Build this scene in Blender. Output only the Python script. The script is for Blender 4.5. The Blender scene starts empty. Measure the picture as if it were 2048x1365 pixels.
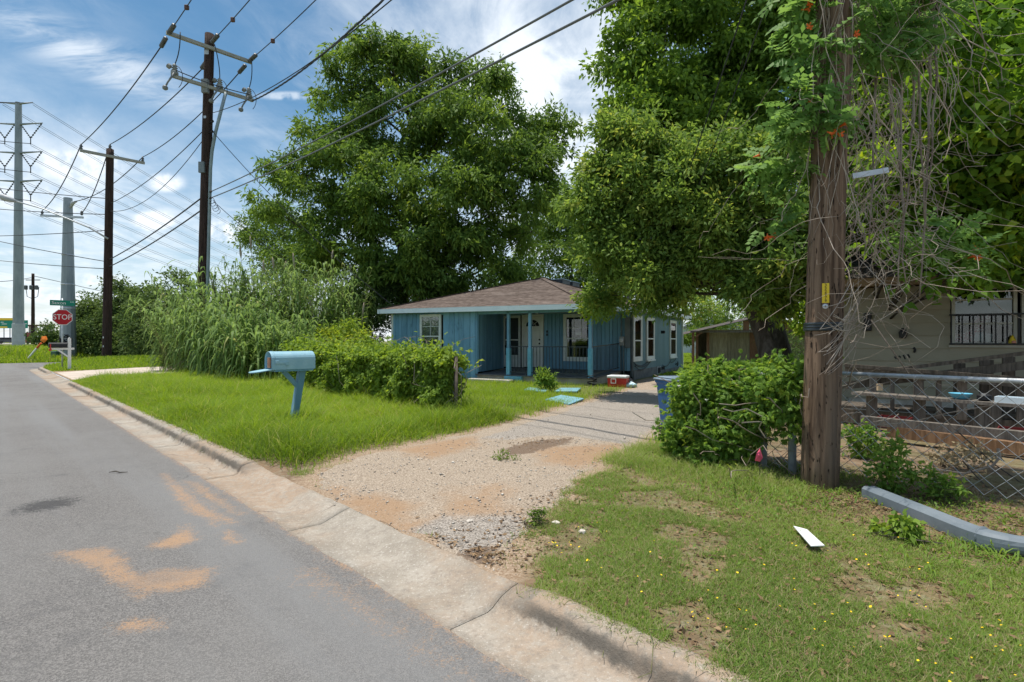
import bpy, math, random
import numpy as np
from mathutils import Vector, Matrix

SC = bpy.context.scene
COL = SC.collection
F, CX, CY, CAMZ = 1060.0, 1024.0, 682.5, 1.4
SUN = Vector((-0.21, 0.05, 0.97)).normalized()

# ------------------------------------------------------------------ camera, sky, sun, exposure
cam_data = bpy.data.cameras.new('camera')
cam_data.sensor_width = 36.0
cam_data.lens = F / 2048 * 36.0
cam_data.clip_start = 0.05
cam_data.clip_end = 3000
cam = bpy.data.objects.new('camera', cam_data)
cam.location = (0, 0, CAMZ)
cam.rotation_euler = (math.radians(90), 0, 0)
COL.objects.link(cam)
SC.camera = cam

world = bpy.data.worlds.new('World')
SC.world = world
world.use_nodes = True
SKY_STRENGTH = 0.15
SC.view_settings.view_transform = 'Standard'
SC.view_settings.look = 'None'
SC.view_settings.gamma = 1.0
SC.view_settings.use_curve_mapping = False
SC.view_settings.exposure = 0.85
SC.cycles.max_bounces = 10
SC.cycles.diffuse_bounces = 7
SC.cycles.transparent_max_bounces = 16
SC.cycles.transmission_bounces = 6


class NG:
    """small wrapper for node trees"""
    def __init__(s, tree):
        s.t = tree; s.n = tree.nodes; s.l = tree.links

    def node(s, typ, **kw):
        nd = s.n.new(typ)
        for k, v in kw.items():
            setattr(nd, k, v)
        return nd

    def val(s, sock, v):
        if isinstance(v, bpy.types.NodeSocket):
            s.l.new(v, sock)
        elif isinstance(v, (tuple, list)) and sock.type == 'RGBA' and len(v) == 3:
            sock.default_value = (*v, 1)
        else:
            sock.default_value = v

    def math(s, op, a, b=0.0, c=None, clamp=False):
        nd = s.node('ShaderNodeMath', operation=op, use_clamp=clamp)
        s.val(nd.inputs[0], a); s.val(nd.inputs[1], b)
        if c is not None:
            s.val(nd.inputs[2], c)
        return nd.outputs[0]

    def mix(s, f, a, b, blend='MIX'):
        nd = s.node('ShaderNodeMix', data_type='RGBA', blend_type=blend)
        s.val(nd.inputs[0], f); s.val(nd.inputs[6], a); s.val(nd.inputs[7], b)
        return nd.outputs[2]

    def noise(s, vec, scale, detail=4, rough=0.55, dist=0.0):
        nd = s.node('ShaderNodeTexNoise')
        if vec is not None:
            s.l.new(vec, nd.inputs['Vector'])
        nd.inputs['Scale'].default_value = scale
        nd.inputs['Detail'].default_value = detail
        nd.inputs['Roughness'].default_value = rough
        nd.inputs['Distortion'].default_value = dist
        return nd.outputs[0]

    def ramp(s, v, lo, hi, a=0.0, b=1.0):
        nd = s.node('ShaderNodeMapRange', interpolation_type='SMOOTHSTEP')
        s.val(nd.inputs[0], v)
        nd.inputs[1].default_value = lo; nd.inputs[2].default_value = hi
        nd.inputs[3].default_value = a; nd.inputs[4].default_value = b
        return nd.outputs[0]

    def xyz(s, x, y, z):
        nd = s.node('ShaderNodeCombineXYZ')
        s.val(nd.inputs[0], x); s.val(nd.inputs[1], y); s.val(nd.inputs[2], z)
        return nd.outputs[0]

    def scale(s, vec, sx, sy, sz):
        nd = s.node('ShaderNodeVectorMath', operation='MULTIPLY')
        s.l.new(vec, nd.inputs[0]); nd.inputs[1].default_value = (sx, sy, sz)
        return nd.outputs[0]


def build_sky():
    g = NG(world.node_tree)
    g.n.clear()
    out = g.node('ShaderNodeOutputWorld'); bg = g.node('ShaderNodeBackground')
    bg.inputs[1].default_value = SKY_STRENGTH
    sky = g.node('ShaderNodeTexSky', sky_type='NISHITA', sun_disc=False)
    sky.sun_elevation = math.asin(SUN.z)
    sky.sun_rotation = math.atan2(SUN.x, SUN.y)
    sky.air_density = 1.0; sky.dust_density = 0.6; sky.ozone_density = 2.2
    tc = g.node('ShaderNodeTexCoord')
    d = tc.outputs['Generated']
    sep = g.node('ShaderNodeSeparateXYZ'); g.l.new(d, sep.inputs[0])
    x, y, z = sep.outputs
    zc = g.math('MAXIMUM', g.math('ADD', z, 0.12), 0.05)
    plane = g.xyz(g.math('DIVIDE', x, zc), g.math('DIVIDE', y, zc), 0.0)
    n1 = g.noise(g.scale(plane, 1.0, 1.5, 1), 0.9, 8, 0.62, 0.6)
    n2 = g.noise(g.scale(plane, 1.7, 0.8, 1), 3.0, 9, 0.66, 0.8)
    n3 = g.noise(d, 7.0, 8, 0.6, 0.4)
    veil = g.math('MULTIPLY', g.ramp(n1, 0.36, 0.66), g.ramp(n2, 0.24, 0.68))
    front = g.ramp(y, 0.05, 0.2)
    yc = g.math('MAXIMUM', y, 0.05)
    gx = g.math('DIVIDE', x, yc); gz = g.math('DIVIDE', z, yc)

    def blob(px, py, rx, ry, rot=0.0):
        cx, cz = (px - CX) / F, (CY - py) / F
        a = g.math('SUBTRACT', gx, cx); b = g.math('SUBTRACT', gz, cz)
        c, s_ = math.cos(rot), math.sin(rot)
        u = g.math('ADD', g.math('MULTIPLY', a, c), g.math('MULTIPLY', b, s_))
        v = g.math('SUBTRACT', g.math('MULTIPLY', b, c), g.math('MULTIPLY', a, s_))
        u = g.math('DIVIDE', u, rx / F); v = g.math('DIVIDE', v, ry / F)
        q = g.math('ADD', g.math('MULTIPLY', u, u), g.math('MULTIPLY', v, v))
        return g.math('MULTIPLY', g.math('POWER', 2.718, g.math('MULTIPLY', q, -1.0)), front)

    streakn = g.ramp(g.noise(g.scale(g.xyz(gx, gz, 0), 3, 14, 1), 1.6, 7, 0.62, 0.5), 0.30, 0.68)
    # a band of cirrus, a broad veil thickened beyond the view as added fill light, small cumulus
    keep = g.math('SUBTRACT', 1.0, g.math('MULTIPLY', blob(330, 150, 460, 330), 0.95))
    m = g.math('MULTIPLY', g.math('MULTIPLY', veil, keep), 0.78)
    cir = g.math('MULTIPLY', blob(190, 118, 270, 42, -0.42), streakn)
    m = g.math('ADD', m, g.math('MULTIPLY', cir, 0.85))
    soft = g.ramp(n3, 0.30, 0.66)
    big = g.math('ADD', blob(1110, 130, 210, 190), g.math('MULTIPLY', blob(1120, 330, 190, 150), 0.6))
    m = g.math('ADD', m, g.math('MULTIPLY', big, g.math('MULTIPLY_ADD', soft, 0.70, 0.30)))
    left = blob(90, 340, 330, 140, -0.45)
    m = g.math('ADD', m, g.math('MULTIPLY', left, g.math('MULTIPLY_ADD', soft, 0.50, 0.05)))
    for px, py, rx, ry, a in ((332, 366, 38, 20, .75), (308, 442, 40, 22, .85), (452, 462, 66, 26, .75),
                              (575, 192, 62, 9, .5), (170, 330, 90, 36, .55), (190, 560, 60, 14, .5), (110, 590, 70, 18, .5)):
        nn = g.ramp(g.noise(g.xyz(gx, gz, 0.3), 26, 6, 0.6), 0.32, 0.6)
        m = g.math('ADD', m, g.math('MULTIPLY', g.math('MULTIPLY', g.ramp(blob(px, py, rx, ry), .15, .8), nn), a))
    low = g.math('POWER', g.math('SUBTRACT', 1.0, g.math('MINIMUM', g.math('MAXIMUM', g.math('MULTIPLY', z, 2.3), 0.0), 1.0)), 2.2)
    m = g.math('ADD', m, g.math('MULTIPLY', low, g.math('MULTIPLY_ADD', soft, 0.22, 0.38)))
    m = g.math('MINIMUM', m, 0.94)
    sk = g.node('ShaderNodeHueSaturation')
    sk.inputs['Hue'].default_value = 0.486
    sk.inputs['Saturation'].default_value = 1.2
    sk.inputs['Value'].default_value = 0.46
    g.l.new(sky.outputs[0], sk.inputs['Color'])
    col = g.mix(m, sk.outputs[0], (3.9, 4.15, 4.4))
    g.l.new(col, bg.inputs[0]); g.l.new(bg.outputs[0], out.inputs[0])


build_sky()

sun_data = bpy.data.lights.new('sun', 'SUN')
sun_data.energy = 2.9
sun_data.angle = math.radians(0.6)
sun_data.color = (1.0, 0.95, 0.87)
sun = bpy.data.objects.new('sun', sun_data)
sun.rotation_euler = SUN.to_track_quat('Z', 'Y').to_euler()
sun.location = (0, 0, 30)
COL.objects.link(sun)

# ------------------------------------------------------------------ helpers
S2 = math.sqrt(0.5)


def at(px, py, Y):
    return Vector(((px - CX) / F * Y, Y, CAMZ + (CY - py) / F * Y))


def gp(px, py, z=0.0):
    Y = F * (CAMZ - z) / (py - CY)
    return Vector(((px - CX) / F * Y, Y, z))


def rs(r, s, z=0.0):
    return Vector((S2 * (s - r), S2 * (s + r), z))


def smooth(a, b, x):
    t = np.clip((x - a) / (b - a), 0, 1)
    return t * t * (3 - 2 * t)


def vnoise(x, y, seed=0):
    """cheap value noise, vectorised"""
    xi = np.floor(x).astype(np.int64); yi = np.floor(y).astype(np.int64)
    fx = x - xi; fy = y - yi
    fx = fx * fx * (3 - 2 * fx); fy = fy * fy * (3 - 2 * fy)

    def h(a, b):
        n = (a * 374761393 + b * 668265263 + seed * 1442695041) & 0xFFFFFFFF
        n = ((n ^ (n >> 13)) * 1274126177) & 0xFFFFFFFF
        return ((n ^ (n >> 16)) & 0xFFFF) / 65535.0
    return (h(xi, yi) * (1 - fx) + h(xi + 1, yi) * fx) * (1 - fy) + (h(xi, yi + 1) * (1 - fx) + h(xi + 1, yi + 1) * fx) * fy


def fnoise(x, y, seed=0, oct=4):
    v = 0; a = 0.5; t = 0
    for k in range(oct):
        v = v + a * vnoise(x * 2 ** k, y * 2 ** k, seed + k); t += a; a *= 0.5
    return v / t


def polysd(x, y, poly):
    """signed distance to polygon, positive inside"""
    x = np.asarray(x, float); y = np.asarray(y, float)
    d = np.full(x.shape, 1e9); ins = np.zeros(x.shape, bool)
    n = len(poly)
    for i in range(n):
        ax, ay = poly[i][0], poly[i][1]; bx, by = poly[(i + 1) % n][0], poly[(i + 1) % n][1]
        ex, ey = bx - ax, by - ay
        t = np.clip(((x - ax) * ex + (y - ay) * ey) / (ex * ex + ey * ey + 1e-12), 0, 1)
        d = np.minimum(d, np.hypot(x - ax - t * ex, y - ay - t * ey))
        c = ((ay > y) != (by > y)) & (x < (bx - ax) * (y - ay) / ((by - ay) if abs(by - ay) > 1e-12 else 1e-12) + ax)
        ins ^= c
    return np.where(ins, d, -d)


def gz(x, y):
    """height of the natural ground"""
    x = np.asarray(x, float); y = np.asarray(y, float)
    s = (x + y) * S2; r = (y - x) * S2
    z = 0.115 * (1 - smooth(6.0, 12.0, s)) + 0.0
    z = z + 0.30 * smooth(29.5, 36, r) * smooth(2.2, 5, s) * (1 - smooth(37, 38.2, r))
    z = z + (fnoise(x * 1.1, y * 1.1, 5) - 0.5) * 0.05 * smooth(2.4, 3.2, s)
    mouth = smooth(1.6, 2.2, r) * (1 - smooth(5.6, 6.3, r)) * (1 - smooth(2.3, 4.0, s))
    z = z * (1 - mouth) + (0.062 + 0.025 * smooth(2.3, 4, s)) * mouth
    corner = (r < 34) | (np.hypot(r - 34, s - 5.83) < 3.72) | ((s > 5.83) & (r < 37.75))
    z = np.where(corner, z, -0.06)
    z = np.where(r > 46, -0.06 + 0.75 * smooth(46, 56, r), z)
    z = np.where(s < 1.95, np.where(r > 46, z, -0.3), z)
    return z


def gzf(x, y):
    return float(gz(np.array([x]), np.array([y]))[0])


def link(o, parent=None):
    COL.objects.link(o)
    if parent is not None:
        o.parent = parent
    return o


def tag(o, label=None, cat=None, group=None, kind=None):
    if label: o['label'] = label
    if cat: o['category'] = cat
    if group: o['group'] = group
    if kind: o['kind'] = kind
    return o


def thing(name, label, cat, loc=(0, 0, 0), rotz=0.0, group=None, rot=None):
    o = bpy.data.objects.new(name, None)
    o.empty_display_size = 0.2
    o.location = loc
    o.rotation_euler = rot if rot else (0, 0, rotz)
    COL.objects.link(o)
    return tag(o, label, cat, group)


class MB:
    """collects shapes into one mesh"""
    def __init__(s):
        s.v = []; s.f = []; s.m = []; s.mi = 0

    def add(s, vs, fs):
        b = len(s.v)
        s.v.extend([tuple(p) for p in vs])
        for q in fs:
            s.f.append([b + i for i in q]); s.m.append(s.mi)

    def box(s, x0, x1, y0, y1, z0, z1, M=None, bev=0.0):
        if bev > 0:
            b = bev
            vs = []
            for z, k in ((z0, b), (z0 + b, 0), (z1 - b, 0), (z1, b)):
                for (sx, sy) in ((0, 0), (1, 0), (1, 1), (0, 1)):
                    X = (x1 - b) if sx else (x0 + b); Y = (y1 - b) if sy else (y0 + b)
                    ox = (b if sx else -b); oy = (b if sy else -b)
                    if k:
                        vs += [(X, Y, z)] * 2
                    else:
                        if (sx, sy) in ((0, 0), (1, 1)):
                            vs += [(X + ox, Y, z), (X, Y + oy, z)]
                        else:
                            vs += [(X, Y + oy, z), (X + ox, Y, z)]
            fs = []
            for l in range(3):
                for i in range(8):
                    j = (i + 1) % 8
                    fs.append((l * 8 + i, l * 8 + j, l * 8 + 8 + j, l * 8 + 8 + i))
            fs.append(tuple(reversed(range(8)))); fs.append(tuple(range(24, 32)))
        else:
            vs = [(x0, y0, z0), (x1, y0, z0), (x1, y1, z0), (x0, y1, z0), (x0, y0, z1), (x1, y0, z1), (x1, y1, z1), (x0, y1, z1)]
            fs = [(0, 3, 2, 1), (4, 5, 6, 7), (0, 1, 5, 4), (1, 2, 6, 5), (2, 3, 7, 6), (3, 0, 4, 7)]
        if M is not None:
            vs = [M @ Vector(p) for p in vs]
        s.add(vs, fs)
        return s

    def beam(s, p0, p1, w, h, up=(0, 0, 1)):
        p0 = Vector(p0); p1 = Vector(p1)
        d = (p1 - p0).normalized(); up = Vector(up)
        if abs(d.dot(up)) > 0.98:
            up = Vector((0, 1, 0))
        sd = d.cross(up).normalized(); u2 = sd.cross(d)
        vs = []
        for p in (p0, p1):
            for a, b in ((-1, -1), (1, -1), (1, 1), (-1, 1)):
                vs.append(p + sd * (a * w / 2) + u2 * (b * h / 2))
        s.add(vs, [(0, 1, 2, 3), (7, 6, 5, 4), (0, 4, 5, 1), (1, 5, 6, 2), (2, 6, 7, 3), (3, 7, 4, 0)])
        return s

    def tube(s, pts, rad, n=6, cap=True):
        pts = [Vector(p) for p in pts]
        if not hasattr(rad, '__len__'):
            rad = [rad] * len(pts)
        t0 = (pts[1] - pts[0]).normalized()
        a = t0.orthogonal().normalized()
        vs = []
        for i, p in enumerate(pts):
            t = (pts[min(i + 1, len(pts) - 1)] - pts[max(i - 1, 0)])
            t = t.normalized() if t.length > 1e-9 else t0
            a = (a - t * a.dot(t))
            a = a.normalized() if a.length > 1e-6 else t.orthogonal().normalized()
            b = t.cross(a)
            for k in range(n):
                an = 2 * math.pi * k / n
                vs.append(p + (a * math.cos(an) + b * math.sin(an)) * rad[i])
        fs = []
        for i in range(len(pts) - 1):
            for k in range(n):
                k2 = (k + 1) % n
                fs.append((i * n + k, i * n + k2, (i + 1) * n + k2, (i + 1) * n + k))
        if cap:
            fs.append(tuple(reversed(range(n)))); fs.append(tuple(range((len(pts) - 1) * n, len(pts) * n)))
        s.add(vs, fs)
        return s

    def lathe(s, prof, n=12, c=(0, 0, 0), M=None):
        vs = []
        for r, z in prof:
            for k in range(n):
                a = 2 * math.pi * k / n
                p = Vector((c[0] + r * math.cos(a), c[1] + r * math.sin(a), c[2] + z))
                vs.append(M @ p if M is not None else p)
        fs = []
        for i in range(len(prof) - 1):
            for k in range(n):
                k2 = (k + 1) % n
                fs.append((i * n + k, i * n + k2, (i + 1) * n + k2, (i + 1) * n + k))
        fs.append(tuple(reversed(range(n)))); fs.append(tuple(range((len(prof) - 1) * n, len(prof) * n)))
        s.add(vs, fs)
        return s

    def prism(s, poly, h, M=None):
        """2-D polygon (x,y) extruded in z from 0 to h"""
        n = len(poly)
        vs = [Vector((p[0], p[1], 0)) for p in poly] + [Vector((p[0], p[1], h)) for p in poly]
        if M is not None:
            vs = [M @ p for p in vs]
        fs = [tuple(reversed(range(n))), tuple(range(n, 2 * n))]
        fs += [(i, (i + 1) % n, n + (i + 1) % n, n + i) for i in range(n)]
        s.add(vs, fs)
        return s

    def build(s, name, mats, parent=None, smooth_=False, world_=False):
        me = bpy.data.meshes.new(name)
        vs = s.v
        if world_ and parent is not None:
            l = parent.location
            vs = [(p[0] - l[0], p[1] - l[1], p[2] - l[2]) for p in vs]
        me.from_pydata(vs, [], s.f)
        if not isinstance(mats, (list, tuple)):
            mats = [mats]
        for m in mats:
            me.materials.append(m)
        if len(mats) > 1:
            me.polygons.foreach_set('material_index', s.m)
        if smooth_:
            me.polygons.foreach_set('use_smooth', [True] * len(me.polygons))
        me.update()
        o = bpy.data.objects.new(name, me)
        return link(o, parent)


def bulk(name, V, Fc, mats, parent=None, attrs=None, smooth_=False, world_=True, mat_idx=None):
    """big mesh from numpy arrays, all faces with the same number of corners"""
    V = np.asarray(V, np.float32); Fc = np.asarray(Fc, np.int32)
    if parent is not None and world_:
        V = V - np.array(parent.location, np.float32)
    k = Fc.shape[1]
    me = bpy.data.meshes.new(name)
    me.vertices.add(len(V)); me.vertices.foreach_set('co', V.ravel())
    me.loops.add(Fc.size); me.loops.foreach_set('vertex_index', Fc.ravel())
    me.polygons.add(len(Fc))
    me.polygons.foreach_set('loop_start', np.arange(0, Fc.size, k, dtype=np.int32))
    me.polygons.foreach_set('loop_total', np.full(len(Fc), k, np.int32))
    if not isinstance(mats, (list, tuple)):
        mats = [mats]
    for m in mats:
        me.materials.append(m)
    if mat_idx is not None:
        me.polygons.foreach_set('material_index', np.asarray(mat_idx, np.int32))
    if smooth_:
        me.polygons.foreach_set('use_smooth', np.ones(len(Fc), bool))
    for an, av in (attrs or {}).items():
        a = me.attributes.new(an, 'FLOAT', 'POINT')
        a.data.foreach_set('value', np.asarray(av, np.float32))
    me.update(calc_edges=True)
    o = bpy.data.objects.new(name, me)
    return link(o, parent)


def grid_faces(nr, nc):
    i = np.arange(nr - 1)[:, None] * nc + np.arange(nc - 1)[None, :]
    i = i.ravel()
    return np.stack([i, i + 1, i + nc + 1, i + nc], 1)


def text_obj(name, body, size, M, mat, parent=None, extrude=0.002, align='CENTER', sx=1.0):
    cu = bpy.data.curves.new(name, 'FONT')
    cu.body = body; cu.size = size; cu.extrude = extrude
    cu.align_x = align; cu.align_y = 'CENTER'
    cu.resolution_u = 3
    tmp = bpy.data.objects.new(name + '_tmp', cu)
    me = bpy.data.meshes.new_from_object(tmp)
    bpy.data.objects.remove(tmp)
    me.transform(M @ Matrix.Diagonal((sx, 1, 1, 1)))
    me.name = name
    me.materials.clear(); me.materials.append(mat)
    o = bpy.data.objects.new(name, me)
    return link(o, parent)


def copy_tree(o, parent=None):
    c = o.copy(); COL.objects.link(c)
    if parent is not None:
        c.parent = parent
    for ch in list(o.children):
        copy_tree(ch, c)
    return c


# ------------------------------------------------------------------ materials
MATS = {}


def pmat(name, c1, c2=None, scale=6.0, rough=0.7, bump=0.0, stretch=(1, 1, 1), spec=0.3, metal=0.0, detail=5,
         bscale=None, rnd=0.0, lo=0.35, hi=0.65, spots=None, coords='Object', bdist=0.02):
    if name in MATS:
        return MATS[name]
    m = bpy.data.materials.new(name); m.use_nodes = True
    MATS[name] = m
    g = NG(m.node_tree)
    bs = g.n['Principled BSDF']
    tc = g.node('ShaderNodeTexCoord'); vec = g.scale(tc.outputs[coords], *stretch)
    if rnd > 0 or coords == 'Object':
        oi = g.node('ShaderNodeObjectInfo')
        off = g.node('ShaderNodeVectorMath', operation='ADD')
        g.l.new(vec, off.inputs[0])
        k = g.math('MULTIPLY', oi.outputs['Random'], 37.0)
        g.l.new(g.xyz(k, k, k), off.inputs[1])
        vec = off.outputs[0]
    col = c1
    if c2 is not None:
        n = g.noise(vec, scale, detail, 0.6)
        col = g.mix(g.ramp(n, lo, hi), c1, c2)
    if spots:
        sc, sl, sh, colr = spots
        n = g.noise(vec, sc, 6, 0.65, 0.3)
        col = g.mix(g.ramp(n, sl, sh), col, colr)
    if rnd > 0:
        hs = g.node('ShaderNodeHueSaturation')
        g.val(hs.inputs['Color'], col)
        g.l.new(g.math('MULTIPLY_ADD', oi.outputs['Random'], rnd * 2, 1 - rnd), hs.inputs['Value'])
        col = hs.outputs[0]
    g.val(bs.inputs['Base Color'], col)
    bs.inputs['Roughness'].default_value = rough
    bs.inputs['Metallic'].default_value = metal
    bs.inputs['Specular IOR Level'].default_value = spec
    if bump > 0:
        b = g.node('ShaderNodeBump')
        b.inputs['Strength'].default_value = bump
        b.inputs['Distance'].default_value = bdist
        g.l.new(g.noise(vec, bscale or scale * 3, 6, 0.65), b.inputs['Height'])
        g.l.new(b.outputs[0], bs.inputs['Normal'])
    return m


def leafmat(name, dark, light, trans=0.38, rough=0.45, spec=0.4, hot=None):
    rough = max(rough, .55); spec = min(spec, .16)
    m = bpy.data.materials.new(name); m.use_nodes = True
    g = NG(m.node_tree); g.n.clear()
    out = g.node('ShaderNodeOutputMaterial')
    bs = g.node('ShaderNodeBsdfPrincipled'); tr = g.node('ShaderNodeBsdfTranslucent'); mx = g.node('ShaderNodeMixShader')
    a = g.node('ShaderNodeAttribute', attribute_name='tint')
    col = g.mix(a.outputs['Fac'], dark, light)
    if hot:
        col = g.mix(g.ramp(a.outputs['Fac'], 0.86, 1.0), col, hot)
    g.val(bs.inputs['Base Color'], col)
    bs.inputs['Roughness'].default_value = rough
    bs.inputs['Specular IOR Level'].default_value = spec
    hs = g.node('ShaderNodeHueSaturation')
    hs.inputs['Hue'].default_value = 0.485; hs.inputs['Saturation'].default_value = 1.1; hs.inputs['Value'].default_value = 1.25
    g.val(hs.inputs['Color'], col)
    g.l.new(hs.outputs[0], tr.inputs[0])
    mx.inputs[0].default_value = trans
    g.l.new(bs.outputs[0], mx.inputs[1]); g.l.new(tr.outputs[0], mx.inputs[2])
    g.l.new(mx.outputs[0], out.inputs[0])
    return m


def glass_mat():
    m = bpy.data.materials.new('window_glass'); m.use_nodes = True
    g = NG(m.node_tree); g.n.clear()
    out = g.node('ShaderNodeOutputMaterial')
    t = g.node('ShaderNodeBsdfTransparent'); gl = g.node('ShaderNodeBsdfGlossy'); mx = g.node('ShaderNodeMixShader')
    t.inputs[0].default_value = (0.82, 0.86, 0.86, 1)
    gl.inputs['Roughness'].default_value = 0.03
    fr = g.node('ShaderNodeFresnel'); fr.inputs[0].default_value = 1.5
    g.l.new(g.math('MULTIPLY_ADD', fr.outputs[0], 1.0, 0.03, clamp=True), mx.inputs[0])
    g.l.new(t.outputs[0], mx.inputs[1]); g.l.new(gl.outputs[0], mx.inputs[2])
    g.l.new(mx.outputs[0], out.inputs[0])
    return m


GLASS = glass_mat()
BLUE = pmat('blue_paint', (.145, .315, .455), (.19, .375, .525), 2.5, .6, .15, (1, 1, .35), rnd=.13, spots=(7, .54, .80, (.075, .17, .24)))
BLUE_LIT = pmat('sunlit_blue_paint', (.12, .36, .50), (.17, .44, .58), 4, .55, .1, spots=(11, .63, .78, (.35, .45, .48)))  # brighter copy of the house blue, sunlight put into the colour
TRIM = pmat('weathered_white_paint', (.62, .66, .66), (.74, .76, .74), 4, .55, .08, spots=(7, .66, .85, (.42, .44, .42)))
FASC = pmat('pale_blue_trim_paint', (.54, .655, .70), (.61, .71, .745), 2.5, .55, .08, spots=(14, .66, .8, (.25, .33, .36)))
WHITE = pmat('white_paint', (.74, .74, .71), (.80, .80, .78), 3, .5)
DARKIN = pmat('dark_interior', (.012, .013, .015), (.02, .02, .022), 2, .9)
SHINGLE = None
CONC = pmat('concrete', (.36, .33, .29), (.48, .45, .40), 3, .9, .35, spots=(5, .58, .75, (.24, .21, .18)), bscale=30)
DECK = pmat('porch_floor_paint', (.085, .095, .105), (.125, .135, .14), 3, .6, .1)
IRON = pmat('dark_iron', (.035, .045, .055), (.05, .06, .07), 8, .45)
BLACK = pmat('black_plastic', (.015, .015, .017), (.025, .025, .027), 6, .5)
STEEL = pmat('galvanised_steel', (.23, .265, .28), (.31, .345, .36), 1.5, .5, .05, (1, 1, .3), spec=.5, metal=.25)
GALV = pmat('galvanised_pipe', (.45, .47, .49), (.58, .60, .62), 8, .42, .05, metal=.45, spec=.5)
BARKPOLE = None
GREYWOOD = pmat('weathered_wood', (.105, .090, .075), (.19, .165, .14), 3, .85, .4, (9, 9, 1), rnd=.2, bscale=8)
DECKWOOD = pmat('dark_weathered_wood', (.075, .060, .046), (.14, .115, .09), 3, .85, .4, (9, 9, 1), rnd=.25, bscale=8)
BROWNWOOD = pmat('reddish_wood', (.17, .085, .05), (.26, .14, .085), 3, .8, .3, (9, 9, 1), rnd=.15)
ARMWOOD = pmat('crossarm_wood', (.30, .29, .25), (.40, .39, .34), 4, .8, .3, (1, 1, 5))
BARK = pmat('tree_bark', (.055, .045, .036), (.11, .095, .08), 4, .95, .8, (3, 3, .6), bscale=9, bdist=.05)
WIREM = pmat('cable', (.035, .037, .042), None, rough=.6)
WIREL = pmat('aluminium_cable', (.16, .17, .18), None, rough=.5, metal=.3)
INSUL = pmat('insulator_grey', (.085, .09, .095), (.14, .145, .15), 8, .4)
RED = pmat('red_plastic', (.46, .02, .02), (.56, .035, .03), 4, .4, spec=.5)
SIGNRED = pmat('sign_red', (.42, .008, .018), (.48, .015, .025), 3, .4)
SIGNGREEN = pmat('sign_green', (.0, .19, .13), (.01, .22, .15), 3, .4)
SIGNWHITE = pmat('sign_white', (.80, .80, .78), None, rough=.4)
YELLOW = pmat('yellow_plate', (.72, .50, .02), (.78, .56, .04), 8, .5)
ORANGE = pmat('orange_paint', (.85, .19, .02), (.92, .26, .03), 8, .5)
STEM = pmat('green_stem', (.10, .15, .04), (.16, .20, .06), 4, .7)
DRYSTEM = pmat('dry_vine', (.22, .17, .13), (.40, .34, .28), 3, .9, .2, rnd=.2)
CANE = pmat('cane_stem', (.20, .22, .07), (.33, .30, .13), 2, .6)

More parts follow.
